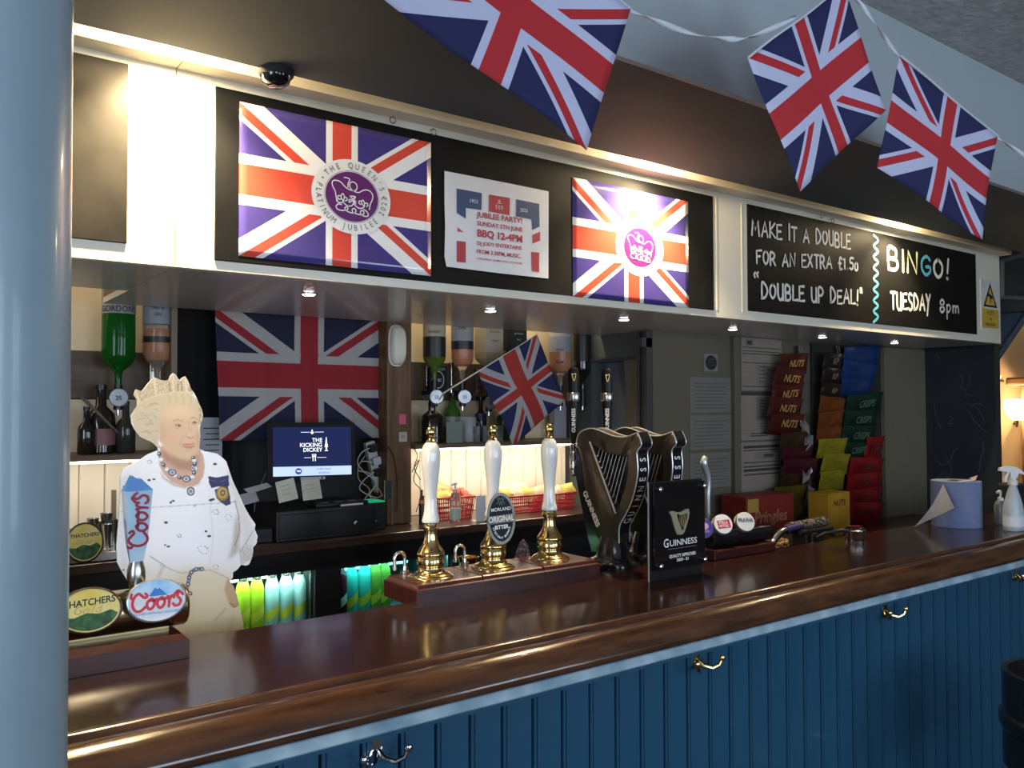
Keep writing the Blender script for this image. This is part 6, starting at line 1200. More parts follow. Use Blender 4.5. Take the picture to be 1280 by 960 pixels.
# price lists
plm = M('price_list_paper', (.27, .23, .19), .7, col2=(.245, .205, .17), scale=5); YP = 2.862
for (v0, v1, lab, hd) in ((420, 488, 'top price list board with boxed prices beside the snacks', 'A'), (490, 551, 'middle price list board with a dark heading bar', 'B'), (553, 620, 'bottom price list board with thick black lines', 'C')):
    a = xz(925.5, v0, YP)[0]; b = xz(976 if hd != 'B' else 980, v0, YP)[0]; z1 = min(xz(925.5, v0, YP)[1], 2.02); z0 = xz(925.5, v1, YP)[1]
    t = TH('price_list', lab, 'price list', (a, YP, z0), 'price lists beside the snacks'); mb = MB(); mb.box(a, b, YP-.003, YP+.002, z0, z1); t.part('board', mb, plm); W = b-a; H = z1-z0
    mb = MB(); bx4 = lambda x0, y0, x1, y1, mi=0, d=.0005: mb.add([(a+W*p, YP-.003-d, z0+H*q) for p, q in ((x0, y0), (x1, y0), (x1, y1), (x0, y1))], [(0, 1, 2, 3)], mi)
    if hd == 'A':
        for y in (.82, .75, .70, .53, .08): bx4(.03, y-.01, .97, y+.006)
        bx4(.35, .10, .95, .50, 1); bx4(.10, .85, .30, .97, 1); bx4(.14, .87, .26, .95, 0, .001)
        for k in range(5): bx4(.42, .17+.07*k, .55+.05*(k % 3), .185+.07*k, 0, .001); bx4(.72, .17+.07*k, .85, .185+.07*k, 0, .001)
        for k in range(4): bx4(.05, .15+.09*k, .28, .165+.09*k, 1)
    if hd == 'B':
        bx4(.0, .93, 1, 1.0); bx4(.34, .22, .97, .90, 1)
        for k in range(9): bx4(.40, .27+.07*k, .55+.06*(k % 3), .282+.07*k, 0, .001); bx4(.76, .27+.07*k, .88, .282+.07*k, 0, .001)
        for k in range(7): bx4(.03, .2+.1*k, .28, .212+.1*k, 1)
        for y in (.08, .13): bx4(.2, y, .6, y+.02)
    if hd == 'C':
        for y, h in ((.88, .05), (.83, .02), (.60, .02), (.52, .025), (.44, .05), (.37, .025)): bx4(.06, y, .97, y+h)
        bx4(.32, .66, .95, .80, 1); bx4(.55, .70, .8, .76, 0, .001)
        bx4(.7, .17, .9, .18)
    tag(t.part('printed_lines', mb, [M('price_ink_'+hd, (.05, .045, .045), .7), M('price_box_'+hd, (.22, .20, .17), .7)]), kind='stuff')
# dark display backing and snack packets clipped on strips
mb = MB(); a = xz(1014, 440, 2.86)[0]; b = xz(1104, 440, 2.86)[0]; mb.box(a, b, 2.855, 2.8685, 1.0, 2.02); t = TH('display_backing', 'dark board behind the hanging snack packets', 'display board', (a, 2.86, 1.0)); t.part('board', mb, M('dark_backing', (.028, .026, .024), .7))
foil = lambda n, c, r=.32: M(n, tuple(x*.62 for x in c), r, .25, col2=tuple(x*.35 for x in c), scale=16, bump=.3)
F_ = {'nut': foil('brown_red_foil', (.16, .025, .02)), 'sil': foil('silver_foil', (.5, .48, .46), .15), 'mar': foil('maroon_foil', (.13, .012, .03)), 'brn': foil('brown_foil', (.09, .045, .02)), 'olv': foil('olive_gold_foil', (.20, .15, .02)), 'blk': foil('black_brown_foil', (.05, .03, .025)),
      'org': foil('orange_foil', (.40, .10, .02)), 'yel': foil('yellow_foil', (.62, .52, .03)), 'blu': foil('blue_foil', (.015, .09, .36)), 'grn': foil('dark_green_foil', (.01, .065, .04)), 'red': foil('red_foil', (.55, .02, .03))}
packs = []
W1 = [('nut', 992, 455, 36, 24, 'brown-red nut packet at the top of the left strip'), ('nut', 986, 474, 38, 26, 'brown-red nut packet second down the left strip'), ('nut', 984, 493, 40, 26, 'brown-red nut packet third down the left strip'), ('nut', 981, 511, 42, 26, 'brown-red nut packet fourth down the left strip'), ('nut', 983, 530, 42, 26, 'brown-red nut packet fifth down the left strip'),
      ('brn', 992, 552, 34, 22, 'brown packet below the nut packets'), ('mar', 996, 569, 40, 20, 'upper maroon packet on the left strip'), ('mar', 1000, 584, 44, 20, 'lower maroon packet on the left strip'), ('brn', 994, 601, 36, 20, 'brown packet under the maroon ones'), ('olv', 988, 620, 42, 24, 'upper olive gold packet at the foot of the left strip'), ('olv', 998, 637, 36, 20, 'lower olive gold packet at the foot of the left strip'),
      ('blk', 1041, 452, 24, 20, 'dark brown packet at the top of the middle strip'), ('blk', 1040, 471, 26, 20, 'dark brown packet second on the middle strip'), ('blk', 1039, 489, 26, 18, 'dark brown packet third on the middle strip'), ('org', 1040, 508, 32, 22, 'orange packet at the top of the orange ones'), ('org', 1038, 526, 32, 22, 'orange packet in the middle of the orange ones'), ('org', 1037, 543, 32, 20, 'orange packet lowest of the orange ones'), ('yel', 1040, 560, 36, 22, 'yellow packet highest of the three yellow ones'), ('yel', 1044, 580, 34, 24, 'yellow packet in the middle of the three yellow ones'), ('yel', 1040, 601, 32, 24, 'yellow packet lowest of the three yellow ones'),
      ('blu', 1077, 446, 46, 24, 'blue packet highest of the three blue ones'), ('blu', 1074, 466, 44, 24, 'blue packet in the middle of the three blue ones'), ('blu', 1070, 484, 38, 22, 'blue packet lowest of the three blue ones'), ('grn', 1080, 505, 46, 24, 'dark green packet highest of the four green ones'), ('grn', 1076, 525, 44, 24, 'dark green packet second of the four green ones'), ('grn', 1073, 545, 42, 24, 'dark green packet third of the four green ones'), ('grn', 1070, 563, 40, 22, 'dark green packet lowest of the four green ones'),
      ('red', 1092, 562, 22, 30, 'red packet tucked in behind the green ones'), ('red', 1082, 585, 42, 24, 'red packet highest of the lower four red ones'), ('red', 1080, 604, 44, 24, 'red packet second of the lower four red ones'), ('red', 1080, 623, 42, 24, 'red packet third of the lower four red ones'), ('red', 1082, 641, 42, 24, 'red packet lowest of the lower four red ones')]
pm = {}
for i, (c, u, v, w_, h_, lab) in enumerate(W1):
    Y = 2.80-(i % 2)*.012; p = PY(u, v, Y); a, b = PY(u-w_/2, v, Y), PY(u+w_/2, v, Y); W = (b[0]-a[0])*1.02; H = h_*1.08*(Y/ray(u, v)[1])/FOC
    t = TH('crisp_packet', lab, 'packet', tuple(p), 'snack packets hung on strips'); vs, fs = packet_mesh(W, H, .034, 100+i); rd = random.Random(i); an = rd.uniform(-.08, .08); tl = -.22
    R_ = lambda q: (p[0]+q[0]*math.cos(an)-q[2]*math.sin(an), p[1]+q[1]+q[2]*tl, p[2]+q[0]*math.sin(an)+q[2]*math.cos(an))
    mb = MB(); mb.add([R_(q) for q in vs], fs, 0, True); t.part('bag', mb, F_[c])
    if c in ('nut', 'blk', 'grn', 'blu', 'red', 'yel'):
        mb = MB(); tx = {'nut': 'NUTS', 'blk': 'KP', 'grn': 'CRISPS', 'blu': 'KP', 'red': 'HOT', 'yel': 'KP'}[c]
        cl_ = M('pack_print_%s' % c, {'nut': (.45, .28, .08), 'blk': (.25, .2, .15), 'grn': (.10, .16, .12), 'blu': (.05, .05, .12), 'red': (.08, .03, .02), 'yel': (.30, .2, .02)}[c], .5) if 'pack_print_'+c not in bpy.data.materials else bpy.data.materials['pack_print_'+c]
        fs2, vs2 = None, None; vv, ff = text(tx, min(H*.45, W/len(tx)*1.0), shear=.2, bold=.02)
        mb.add([R_((q[0], -.0195, q[1])) for q in vv], ff); t.part('bag_lettering', mb, cl_)
for i, (u, v, lab) in enumerate(((1004, 536, 'crumpled silver foil scrap below the nut packets'), (1010, 556, 'larger crumpled silver foil packet right of the brown packet'), (1006, 596, 'silver foil corner beside the maroon packets'), (1014, 618, 'silver foil strip beside the olive packets'))):
    p = PY(u, v, 2.77); rd = random.Random(50+i); t = TH('foil_scrap', lab, 'packet', tuple(p)); vs = []; fs = []
    for k in range(9): vs.append((p[0]+rd.uniform(-.05, .05), p[1]+rd.uniform(-.02, .02), p[2]+rd.uniform(-.055, .055)))
    for k in range(7): fs.append((k, k+1, k+2))
    mb = MB(); mb.add(vs, fs); o = t.part('foil', mb, F_['sil']); sd = o.modifiers.new('s', 'SOLIDIFY'); sd.thickness = .001
# hanging hooks
for u, lab in ((1000, 'wire hanger loop above the nut packets'), (1047, 'wire hanger loop above the dark brown packets'), (1080, 'wire hanger loop above the blue packets')):
    p = PY(u, 432, 2.83); q = PY(u, 441, 2.82); t = TH('wire_hanger', lab, 'hook', tuple(p), 'wire hangers of the snack strips'); mb = MB(); mb.tube([(p[0]-.012, 2.83, min(p[2], 2.015)), (p[0]-.012, 2.82, q[2]), (p[0]+.012, 2.82, q[2]), (p[0]+.012, 2.83, min(p[2], 2.015))], .002, 6); t.part('wire', mb, steel)
    mb = MB(); zb = PY(u, 640, 2.852)[2]; mb.box(p[0]-.008, p[0]+.008, 2.848, 2.8515, zb, min(2.015, p[2])); t.part('card_strip', mb, blackm)
# ledge and cartons
lg = TH('side_ledge', 'low dark ledge under the snack display behind the counter', 'shelf', (3.4, 2.7, 0)); mb = MB(); mb.box(3.0, 5.3, 2.45, 2.852, .93, .955); lg.part('top', mb, blockw); mb = MB(); mb.box(3.0, 5.3, 2.48, 2.852, 0, .929); lg.part('cabinet', mb, blackm)
def carton(u0, u1, vt, Y, dp, m_, lab, word, wm, tilt=0):
    a, b = xz(u0, vt, Y), xz(u1, vt, Y); t = TH('carton', lab, 'carton', (a[0], Y, .9555)); mb = MB(); mb.box(a[0], b[0], Y, Y+dp, .956, a[1]); t.part('box', mb, m_); mb = MB(); W = b[0]-a[0]
    put(mb, text(word, W*.22, shear=.2, bold=.03), lambda x, y, d=0: Vector(((a[0]+b[0])/2+x, Y-.0005-d, a[1]-W*.28+y)), .0006); t.part('box_lettering', mb, wm); return t
carton(932, 992, 622, 2.66, .15, M('red_carton', (.22, .02, .014), .5, col2=(.18, .016, .012)), 'red and gold snack carton under the price lists', 'Pringles', M('carton_gold', (.40, .16, .08), .5))
p = PY(944, 633, 2.65); mb = MB(); mb.box(p[0]-.05, p[0]+.035, 2.655, 2.6595, p[2]-.03, p[2]+.035); solo('gold_tag', mb, M('gold_card', (.45, .28, .06), .5), 'gold price tag leaning on the red carton', 'tag')
carton(1035, 1062, 617, 2.60, .12, M('orange_carton', (.62, .33, .03), .5, col2=(.5, .25, .02)), 'orange snack carton below the yellow packets', 'NUTS', M('carton_brown', (.2, .05, .01), .5))
# odds and ends at the back of the counter
p = PY(1006, 655, 2.40); t = TH('foil_roll', 'silver speckled foil roll lying at the back of the counter', 'foil roll', (p[0], 2.40, .98)); mb = MB(); mb.tube([PY(986, 660, 2.38), PY(1030, 652, 2.38)], .026, 16); t.part('roll', mb, M('speckled_foil', (.28, .26, .23), .3, .5, col2=(.05, .045, .04), scale=70, contrast=(.45, .55), bump=.4)); mb = MB(); q = PY(986, 660, 2.38); mb.box(q[0], q[0]+.25, 2.36, 2.42, .956, q[2]-.024); t.part('rest', mb, blackm)
pts = [PY(u, v, 2.30) for u, v in ((988, 662), (978, 664), (970, 672), (964, 682), (962, 694))]; t = TH('steel_hose', 'ribbed steel hose curving up behind the counter', 'hose', tuple(pts[-1])); mb = MB(); c_ = cr([tuple(q) for q in pts], 8); mb.tube(c_, [.014 if k % 2 else .0165 for k in range(len(c_))], 12); t.part('ribbed_pipe', mb, steel); mb = MB(); mb.tube([pts[0]-np.array((.03, 0, 0)), pts[0]+np.array((.06, 0, .006))], .02, 12); t.part('blue_collar', mb, M('dark_blue_collar', (.03, .02, .12), .4)); mb = MB(); mb.cyl(tuple(pts[-1]), (pts[-1][0], 2.30, .4), .014, 10); t.part('lower_pipe', mb, steel)
p = PY(952, 690, 2.3); mb = MB(); x, y = PY(958, 684, 2.42)[0], 2.40
t = TH('wicker_basket', 'small wicker basket behind the lager badges', 'basket', (x, y, .955)); mb = MB()
for k in range(5): mb.tube([(x+.10*math.cos(a), y+.06*math.sin(a), .965+k*.016+.003*math.sin(a*12+k*3.14)) for a in [j*math.pi/24 for j in range(48)]], .008, 6, closed=True)
tag(t.part('weave', mb, M('wicker', (.28, .17, .07), .7)), kind='stuff')
mb = MB(); mb.lathe([(.085, .001), (.09, .05), (0, .06)], (x, y, .957), n=20, sy=.6); t.part('contents', mb, M('pale_corks', (.42, .32, .20), .8, scale=50, contrast=(.45, .55), col2=(.15, .1, .06)))
mb = MB(); p = PY(1010, 664, 2.3); mb.tube([PY(1000, 666, 2.20), PY(1040, 660, 2.20)], .010, 10); mb.tube([PY(1008, 663, 2.20), PY(1042, 668, 2.20)], .008, 10); t = TH('black_tongs', 'black plastic tongs at the back edge of the counter', 'bar tool', tuple(PY(1000, 666, 2.28))); t.part('arm', mb, black); mb = MB(); q = PY(1015, 666, 2.20); mb.box(q[0]-.02, q[0]+.02, 2.18, 2.22, .5, q[2]-.001); t.part('rest', mb, blackm)
# ================================================================ warm room at the far right
q = PX(1272, 512, 8.7); t = TH('wall_sconce', 'glowing wall lamp in the warm room beyond the bar', 'lamp', tuple(q)); mb = MB(); mb.lathe([(.05, -.10), (.11, -.02), (.12, .08), (.10, .10), (.0, .08)], tuple(q), n=24); t.part('shade', mb, M('glowing_shade', (1, .7, .35), .6, emit=16, ecol=(1, .72, .38))); mb = MB(); w_ = PX(1243, 526, 9.05); mb.tube([(q[0], q[1], q[2]-.09), (q[0]+.1, q[1]+.05, q[2]-.16), (9.05, q[1]+.16, w_[2]), (9.098, q[1]+.2, w_[2]-.03)], .012, 8); t.part('arm', mb, M('iron', (.08, .05, .03), .5))
light('POINT', (8.88, q[1]-.02, q[2]+.02), 42, (1, .72, .40), .06)
p = PX(1258, 476, 8.8); t = TH('wooden_bracket', 'worn timber beam end above the glowing wall lamp', 'beam', (8.8, p[1], p[2])); mb = MB(); a, b = PX(1256, 472, 8.8), PX(1256, 482, 8.8); mb.box(8.8, 9.098, 1.6, a[1], b[2], a[2], bev=.02); t.part('beam', mb, M('weathered_beam', (.30, .15, .07), .7, col2=(.2, .09, .04), scale=8, bump=.4))
mb = MB(); c_ = PX(1278, 484, 8.95); mb.box(8.9, 9.098, 1.6, c_[1], 0, b[2]-.001, bev=.01); t.part('post', mb, bpy.data.materials['weathered_beam'])
q = PX(1243, 476, 8.9); mb = MB(); mb.lathe([(.02, -.05), (.07, .05), (.0, .05)], tuple(q), n=16); t = TH('wall_sconce', 'small unlit lampshade at the slate panel edge', 'lamp', tuple(q)); t.part('shade', mb, M('pale_shade', (.8, .7, .5), .6)); mb = MB(); mb.cyl((q[0], q[1], q[2]), (9.098, q[1], q[2]), .01, 8); t.part('arm', mb, bpy.data.materials['iron'])
print('s6 done')
# ================================================================ life-size cardboard cutout (a flat printed thing in the photo too)
YQ = 2.27; S = 1.5; U0, V0, U1, V1 = 140, 458, 330, 812
W_, H_ = int((U1-U0)*S), int((V1-V0)*S)
gu, gv = np.meshgrid(U0+(np.arange(W_)+.5)/S, V0+(np.arange(H_)+.5)/S)
IMG = np.zeros((H_, W_, 3)); rngq = np.random.default_rng(5)
def inpoly(P_):
    ins = np.zeros(gu.shape, bool); n = len(P_)
    for i in range(n):
        x1, y1 = P_[i]; x2, y2 = P_[(i+1) % n]
        if y1 == y2: continue
        c = ((y1 > gv) != (y2 > gv)) & (gu < (x2-x1)*(gv-y1)/(y2-y1)+x1); ins ^= c
    return ins
def blur(A, s):
    if s <= 0: return A
    r = int(3*s*S)+1; k = np.exp(-.5*(np.arange(-r, r+1)/(s*S))**2); k /= k.sum()
    A = np.apply_along_axis(lambda m_: np.convolve(np.pad(m_, r, 'edge'), k, 'valid'), 0, A); return np.apply_along_axis(lambda m_: np.convolve(np.pad(m_, r, 'edge'), k, 'valid'), 1, A)
def paint(mask, c, a=1.0, b=0):
    global IMG
    m_ = blur(mask.astype(float), b)*a; IMG = IMG*(1-m_[..., None])+np.array(c)/255.*m_[..., None]
def line(pts, w, c, a=1., b=.3):
    d = np.full(gu.shape, 1e9)
    for (x1, y1), (x2, y2) in zip(pts, pts[1:]):
        dx, dy = x2-x1, y2-y1; t_ = np.clip(((gu-x1)*dx+(gv-y1)*dy)/(dx*dx+dy*dy+1e-9), 0, 1); d = np.minimum(d, np.hypot(gu-x1-t_*dx, gv-y1-t_*dy))
    paint(d < w/2, c, a, b)
def dot(x, y, rx, ry, c, a=1., b=.3): paint(((gu-x)/rx)**2+((gv-y)/ry)**2 < 1, c, a, b)
OUT = [(163, 520.5), (168, 512), (171, 507), (170.5, 499), (167, 494), (168, 490), (169.7, 486.7), (173, 488), (176.7, 489.5), (179.5, 486), (184, 480), (192, 471.5), (196, 473), (200.6, 475.5), (206, 475.8), (210.5, 475.5), (212.5, 470), (216, 466.3), (219, 468.5), (221.7, 472.7), (224.5, 475.5), (227, 472.5), (231, 470.5), (234.5, 476), (238.6, 486.7), (242, 491), (245.6, 498), (248.5, 505), (252, 512), (253.2, 518), (252.7, 524), (250.5, 529), (249.3, 535), (249.8, 544.4), (249.2, 555), (248.4, 561),
       (255.5, 564), (271, 567), (278, 572.5), (282.5, 577), (290, 600), (297, 615), (305, 633), (311, 644), (318.7, 655), (318, 662), (321.5, 670), (320, 680), (316, 684), (315.5, 694), (311, 705), (307, 707), (301, 705.5), (296, 712), (291, 715), (290.5, 722), (287, 726), (291, 732), (295, 742), (298, 755), (301, 768), (303.7, 780), (306, 800), (308, 811),
       (170, 811), (166, 745), (160, 727), (152, 714), (146, 702.5), (145.5, 680), (148.7, 640), (150, 595), (154, 586), (172.5, 576), (185, 567.5), (197.5, 562.5), (196, 558), (190, 553), (175, 546), (168, 537), (164, 529)]
mask = inpoly(OUT)
# dress and coat
IMG[:] = np.array((240, 243, 252))/255.
paint(gv > 715, (240, 228, 200), .75, 14); paint(gv > 755, (228, 208, 166), .6, 16)
paint(inpoly([(146, 600), (165, 590), (160, 640), (158, 720), (146, 705)]), (196, 200, 214), .5, 3)
paint(inpoly([(296, 640), (300, 665), (297, 690), (285, 700), (290, 680), (293, 655)]), (168, 158, 150), .7, 2)
paint(inpoly([(286, 575), (305, 632), (320, 668), (314, 700), (300, 700), (303, 670), (296, 636), (283, 600)]), (214, 210, 208), .6, 2)
line([(293, 625), (298, 645), (299, 665), (293, 682)], 1.2, (120, 105, 95), .7, .5)
for k in range(14): line([(298+k*1.5, 680+((k*5) % 7)), (301+k*1.3, 706-k*.8)], .7, (140, 125, 112), .5, .3)
for k in range(5): line([(300+3*k, 690-k*5), (304+3*k, 683-k*5)], .8, (110, 95, 85), .5, .3)
paint(inpoly([(226, 712), (262, 708), (287, 722), (301, 770), (306, 811), (200, 811), (205, 760)]), (224, 205, 168), .55, 5)
line([(200, 706), (225, 716), (262, 712), (284, 722)], 1.0, (150, 145, 145), .6, .5); line([(187, 695), (206, 707)], 1.0, (130, 130, 135), .8, .3); line([(203, 709), (196, 724), (194, 745)], 3.0, (190, 180, 175), .6, 1.2)
line([(291, 727), (296, 742), (298, 753), (293, 758), (288, 754)], 2.2, (90, 65, 45), .9, .5); line([(268, 775), (282, 760)], 1.6, (180, 160, 120), .6, .7); line([(283, 800), (292, 770)], 3.5, (195, 175, 135), .5, 2)
line([(148, 640), (190, 634), (240, 631), (296, 627)], .9, (165, 165, 170), .7, .3); line([(262, 628), (266, 670), (262, 705)], 1.2, (205, 203, 208), .6, .8)
# hand
paint(inpoly([(284, 722), (292, 728), (296, 745), (299, 757), (290, 760), (284, 750), (280, 736)]), (196, 160, 120), .8, 1)
# embroidered sprigs and dotted flowers
for x, y, s_ in ((186, 600, 1), (192, 599, .8), (155, 608, .7), (213, 628, .9), (216, 626, .8), (207, 653, 1), (257, 664, .9), (261, 670, 1), (268.5, 580, 1), (263, 625, 1), (266, 624, .9), (210, 683, .9), (206, 681, .5), (154, 712, .7), (159, 684, .5)): dot(x, y, 2.3*s_, 1.4*s_, (35, 38, 50), .9, .3)
for cx, cy, n, r_ in ((187, 577, 9, 4), (270, 639, 12, 5.5), (224, 669, 10, 3.5), (255, 686, 16, 9), (243, 632, 5, 2), (286, 646, 8, 6), (270, 708, 8, 5), (168, 600, 5, 3), (180, 650, 5, 3)):
    for k in range(n): a = k*2.4; dot(cx+r_*math.cos(a)*(.4+.6*((k*7) % 5)/4), cy+r_*.8*math.sin(a)*(.4+.6*((k*3) % 5)/4), .55, .55, (95, 98, 115), .85, .2)
# neck and chest
chest = [(196, 556), (197.5, 563), (199, 582), (204, 592), (214, 602), (228, 607.5), (240, 609), (248, 604), (254, 595), (255.5, 583), (254, 570), (249, 561), (240, 570), (215, 560)]
paint(inpoly(chest), (205, 168, 148), 1, .5); paint(inpoly([(199, 560), (216, 572), (232, 577), (246, 572), (249, 562), (247, 580), (238, 588), (222, 586), (205, 575)]), (165, 122, 100), .75, 2.2)
paint(inpoly([(199, 588), (206, 597), (220, 605), (240, 609), (252, 602), (248, 606), (232, 611), (216, 607), (203, 598)]), (180, 150, 135), .6, .8)
# hair
hair = [(163, 520.5), (168, 512), (171, 505), (180, 497), (200, 492), (222, 490), (238, 492), (247, 500), (252, 511), (253.3, 520), (250, 530), (247, 534), (243, 520), (235, 510), (222, 506), (210, 507), (204, 515), (200, 530), (198, 545), (197, 558), (186, 552), (174, 545), (167, 535)]
paint(inpoly(hair), (204, 190, 162), 1, .8); paint(inpoly([(180, 500), (205, 494), (232, 495), (240, 503), (228, 505), (208, 506), (196, 512), (180, 515)]), (206, 190, 155), .9, 2.5); paint(inpoly([(180, 512), (196, 512), (196, 530), (186, 538), (176, 525)]), (200, 190, 172), .8, 3)
for k in range(26):
    a = rngq.uniform(0, 1); x = 166+a*30; y = 505+rngq.uniform(0, 38); line([(x, y), (x+rngq.uniform(3, 8), y+rngq.uniform(-5, 3)), (x+rngq.uniform(8, 13), y+rngq.uniform(-3, 7))], .9, (150, 132, 100) if k % 2 else (222, 208, 180), .45, .5)
for k in range(10): x = 205+k*4.4; line([(x, 493), (x+3, 500), (x+1, 507)], .9, (165, 145, 108) if k % 2 else (225, 208, 170), .4, .5)
for x, y in ((250, 512), (250, 520), (249, 527)): dot(x, y, 2.6, 3.4, (168, 146, 110), .6, .8)
# face
face = [(203, 512), (210, 506), (224, 504), (236, 507), (243, 514), (246.5, 524), (248.5, 535), (249.5, 545), (249, 557), (247, 566), (242, 572), (234, 576), (224, 574), (213, 568), (204, 560), (199, 549), (198, 535), (200, 522)]
paint(inpoly(face), (214, 184, 152), 1, 1.0)
paint(inpoly([(205, 512), (225, 505), (240, 512), (243, 520), (222, 522), (206, 524)]), (226, 202, 168), .7, 3)
dot(214, 548, 9, 9, (222, 172, 144), .6, 3.5); dot(243, 547, 4, 7, (220, 172, 146), .5, 2.5); dot(203, 540, 4, 12, (190, 160, 128), .55, 3); paint(inpoly([(246, 534), (250, 545), (249, 560), (246, 566), (245, 550)]), (186, 150, 120), .5, 1.2)
paint(inpoly([(210, 565), (224, 573), (236, 575), (246, 566), (247, 570), (238, 578), (222, 577)]), (176, 138, 112), .6, 1.5)
# brows, eyes
line([(216, 526), (222, 524.5), (228, 526.5)], 1.3, (165, 135, 105), .7, .6); line([(238, 523.5), (242, 521.5), (246, 524)], 1.2, (160, 128, 100), .7, .6)
dot(222.3, 532, 4.2, 2.6, (178, 140, 112), .55, 1.0); dot(242.3, 528.8, 3.2, 2.4, (178, 140, 112), .55, .9)
dot(222.6, 532.2, 2.3, 1.05, (205, 195, 180), .8, .3); dot(223.3, 532.1, 1.15, 1.1, (80, 66, 60), .95, .25); line([(218.8, 532.2), (221, 530.8), (224, 530.9), (226.3, 532.4)], .8, (110, 80, 62), .85, .25)
dot(242.6, 528.7, 1.8, .95, (205, 195, 180), .8, .3); dot(243, 528.6, 1.0, 1.0, (75, 60, 55), .95, .25); line([(239.8, 529), (241.6, 527.4), (244, 527.3), (245.6, 528.6)], .8, (105, 76, 60), .85, .25)
line([(218, 535.5), (223, 536.3), (227, 535)], .7, (186, 148, 120), .6, .6)
# nose
line([(235, 527), (236.5, 535), (239.5, 542), (240, 545)], 1.4, (190, 152, 124), .55, 1.0); dot(238, 543, 3.4, 3.0, (226, 192, 160), .7, 1.2); line([(233.5, 545.5), (236, 547.4), (239.5, 547.6), (241.8, 545.8)], 1.0, (160, 112, 88), .75, .5); line([(232.5, 541), (232, 545)], .9, (184, 142, 114), .6, .6)
# smile
line([(229.5, 546), (226, 551), (224.5, 556)], 1.0, (184, 142, 116), .6, .8); line([(243.5, 546), (245.6, 550), (246, 554)], .9, (184, 142, 116), .5, .8)
paint(inpoly([(224.3, 556), (229, 555), (234, 554.2), (237, 554.8), (240, 553.8), (244, 554.6), (243, 558), (239, 560.6), (234, 560.8), (229, 559)]), (192, 122, 108), .85, .5)
line([(225, 556.4), (230, 557.2), (235, 557.0), (239, 557.0), (243.4, 555.4)], .9, (228, 205, 190), .85, .25); line([(230, 562.8), (235, 563.6), (240, 562.6)], 1.0, (186, 146, 120), .6, .8); dot(236, 568.5, 5, 3.4, (222, 186, 156), .5, 1.6)
# earring and ear
dot(200.5, 548, 2.2, 4, (205, 168, 140), .6, 1); dot(200, 556.5, 1.6, 2.2, (235, 230, 225), .9, .4)
# tiara
tia = [(167, 494), (169.7, 486.7), (176.7, 489.5), (179.5, 486), (192, 471.5), (200.6, 475.5), (210.5, 475.5), (216, 466.3), (221.7, 472.7), (224.5, 475.5), (231, 470.5), (238.6, 486.7), (242, 493), (232, 492.5), (215, 492), (198, 494.5), (184, 500), (173, 508), (170.5, 499)]
mt_ = inpoly(tia); paint(mt_, (196, 178, 148), 1, .4); nz = rngq.random(gu.shape); paint(mt_ & (nz > .72), (226, 212, 184), .8, .25); paint(mt_ & (nz < .16), (120, 102, 78), .6, .25)
for x0, y0, x1, y1 in ((216, 467, 216, 489), (231, 471, 233, 489), (192, 472, 195, 494), (169.5, 488, 174, 503)): line([(x0, y0), (x1, y1)], 1.6, (240, 230, 208), .7, .5)
for x in (211, 221.5, 226, 237): line([(x, 477), (x+1, 489)], 1.0, (105, 86, 62), .7, .4)
line([(172, 506), (184, 498.5), (200, 493), (218, 490.5), (240, 491)], 2.2, (216, 200, 168), .9, .5)
# necklace
NK = cr([(197.5, 562), (200, 572), (205, 583), (213, 591), (222, 596), (232, 599), (240, 596), (243, 587), (243, 578), (241, 572)], 5)
line(NK, 3.6, (150, 148, 150), .95, .3)
for k in range(0, len(NK), 3): dot(NK[k][0], NK[k][1], 2.6, 2.3, (60, 62, 72) if (k//3) % 2 else (232, 234, 240), .95, .25); dot(NK[k][0]-.5, NK[k][1]-.5, 1.0, .9, (245, 246, 250), .9, .2)
for cx, cy, rx, ry in ((215, 590.5, 5, 4.2), (232.5, 598.5, 5, 4.2), (238, 614, 5, 5.5), (240.5, 585, 2.8, 4.5)): dot(cx, cy, rx, ry, (70, 72, 84), .95, .3); dot(cx, cy, rx*.72, ry*.7, (205, 215, 230), .95, .25); dot(cx, cy, rx*.35, ry*.4, (110, 122, 150), .95, .25)
for k in range(12): a = k*math.pi/6; dot(238+5.8*math.cos(a), 614+6.4*math.sin(a), .8, .8, (235, 237, 242), .9, .2)
# order on a blue bow
paint(inpoly([(260, 595), (270, 597), (285, 594), (286, 607), (279, 609), (272, 608), (264, 610), (261, 604)]), (42, 38, 92), 1, .3); line([(263, 600), (270, 602)], 1.2, (90, 92, 140), .8, .3); line([(275, 602), (283, 599)], 1.2, (90, 92, 140), .8, .3)
paint(inpoly([(268, 612), (284, 606), (287, 620), (288, 630), (282, 632), (276, 628), (270, 622)]), (44, 40, 84), .95, .3); dot(277.5, 617, 8, 9, (150, 120, 52), 1, .4); dot(277.5, 616, 6, 7, (196, 166, 84), .9, .5); dot(278, 616, 3, 3.8, (70, 55, 50), .9, .4); dot(278, 616, 1.4, 1.8, (210, 190, 120), .9, .3)
# bracelet
BR = cr([(252, 711), (243, 712), (237, 718), (235, 728), (233, 738), (238, 742)], 5); line(BR, 4.6, (125, 130, 145), .95, .3)
for k in range(0, len(BR), 4): dot(BR[k][0], BR[k][1], 2.6, 2.6, (52, 56, 78), .9, .3); dot(BR[k][0], BR[k][1], 1.3, 1.3, (220, 226, 238), .9, .2)
IMG = np.clip(IMG, 0, 1)
lin = np.where(IMG <= .04045, IMG/12.92, ((IMG+.055)/1.055)**2.4)
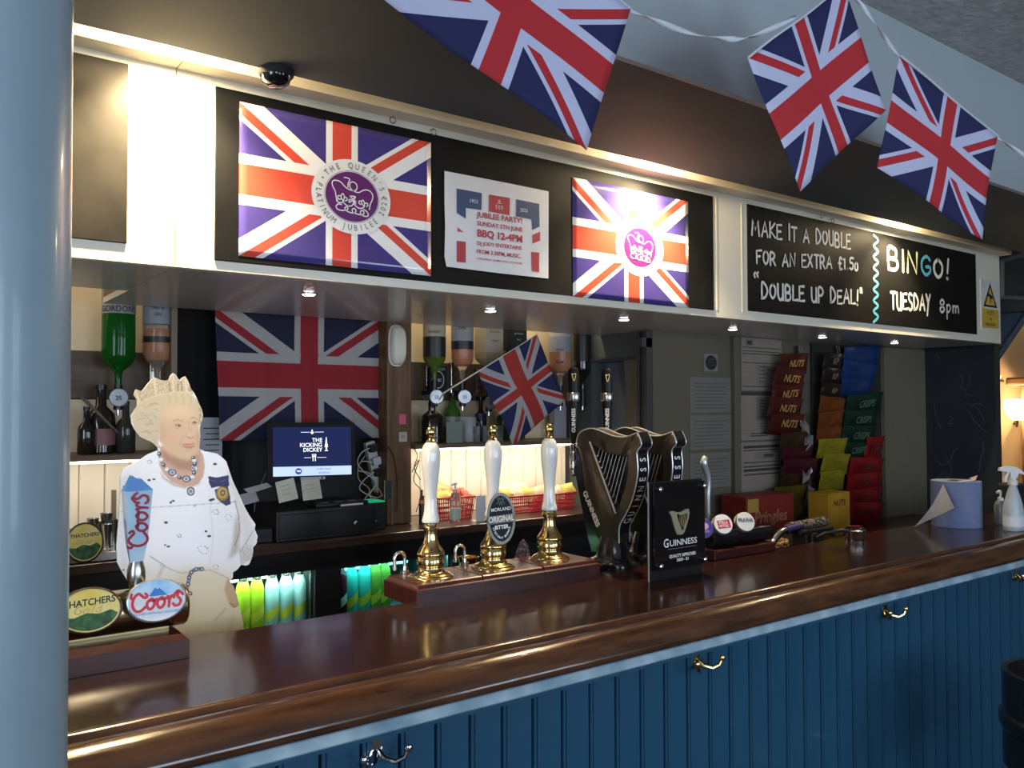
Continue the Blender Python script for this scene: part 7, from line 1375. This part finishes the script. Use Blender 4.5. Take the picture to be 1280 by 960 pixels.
# grid mesh inside the outline, colour on the vertices
xs_u = [PY(U0+i/S, 640, YQ)[0] for i in range(W_+1)]
iu, iv = np.meshgrid(U0+np.arange(W_+1)/S, V0+np.arange(H_+1)/S)
D = FW[None, None]+((iu-640)/FOC)[..., None]*RT-((iv-480)/FOC)[..., None]*UP; P3 = CAMP+D*(YQ/D[..., 1])[..., None]
t = TH('cardboard_cutout', 'life-size cardboard cutout of a smiling elderly woman in tiara and white dress', 'cutout', (PY(230, 700, YQ)[0], YQ, 0))
jj, ii = np.nonzero(mask); idx = -np.ones((H_+1, W_+1), int); used = np.zeros((H_+1, W_+1), bool)
for a, b in ((0, 0), (0, 1), (1, 0), (1, 1)): used[jj+a, ii+b] = True
idx[used] = np.arange(used.sum()); V_ = P3[used]-np.array(t.loc)-np.array((0, .0032, 0))
F4 = np.stack([idx[jj, ii], idx[jj+1, ii], idx[jj+1, ii+1], idx[jj, ii+1]], 1)
me = bpy.data.meshes.new('printed_figure'); me.vertices.add(len(V_)); me.vertices.foreach_set('co', V_.ravel()); me.loops.add(F4.size); me.loops.foreach_set('vertex_index', F4.ravel()); me.polygons.add(len(F4)); me.polygons.foreach_set('loop_start', np.arange(0, F4.size, 4)); me.update(calc_edges=True)
ca = me.color_attributes.new('print', 'FLOAT_COLOR', 'CORNER'); ca.data.foreach_set('color', np.repeat(np.concatenate([lin[jj, ii], np.ones((len(jj), 1))], 1), 4, axis=0).ravel())
mq = M('printed_card', (.8, .8, .8), .45); nt = mq.node_tree; at_ = nd(nt, 'ShaderNodeVertexColor'); at_.layer_name = 'print'; nt.links.new(at_.outputs[0], nt.nodes['Principled BSDF'].inputs['Base Color'])
me.materials.append(mq); o = bpy.data.objects.new('printed_figure', me); COL.objects.link(o); o.parent = t.o
board_ = [xz(u, v, YQ) for u, v in OUT]; b_i = OUT.index((308, 811)); lo = [xz(312, 830, YQ), (xz(330, 811, YQ)[0], .02), (xz(150, 811, YQ)[0], .02), xz(172, 830, YQ)]
bp_ = board_[:b_i+1]+lo+board_[b_i+1:]
mb = MB(); mb.prism(bp_, lambda a, b, d: (a, YQ+d, b), -.003, .003); t.part('card_sheet', mb, M('cutout_card', (.62, .58, .50), .8))
cx = PY(230, 700, YQ)[0]; mb = MB(); mb.add([(cx-.02, YQ+.004, .3), (cx-.02, YQ+.004, .0), (cx-.02, YQ+.30, .0), (cx-.014, YQ+.004, .3), (cx-.014, YQ+.004, .0), (cx-.014, YQ+.30, .0)], [(0, 1, 2), (5, 4, 3), (0, 3, 4, 1), (1, 4, 5, 2), (2, 5, 3, 0)]); mb.box(cx-.02, cx-.014, YQ+.004, YQ+.06, .3, 1.2); t.part('strut', mb, bpy.data.materials['cutout_card'])
mb = MB(); a_ = xz(150, 811, YQ)[0]; b_ = xz(330, 811, YQ)[0]; mb.box(a_, b_, YQ-.004, YQ+.05, .0, .02); t.part('foot_fold', mb, bpy.data.materials['cutout_card'])
print('s7 done')
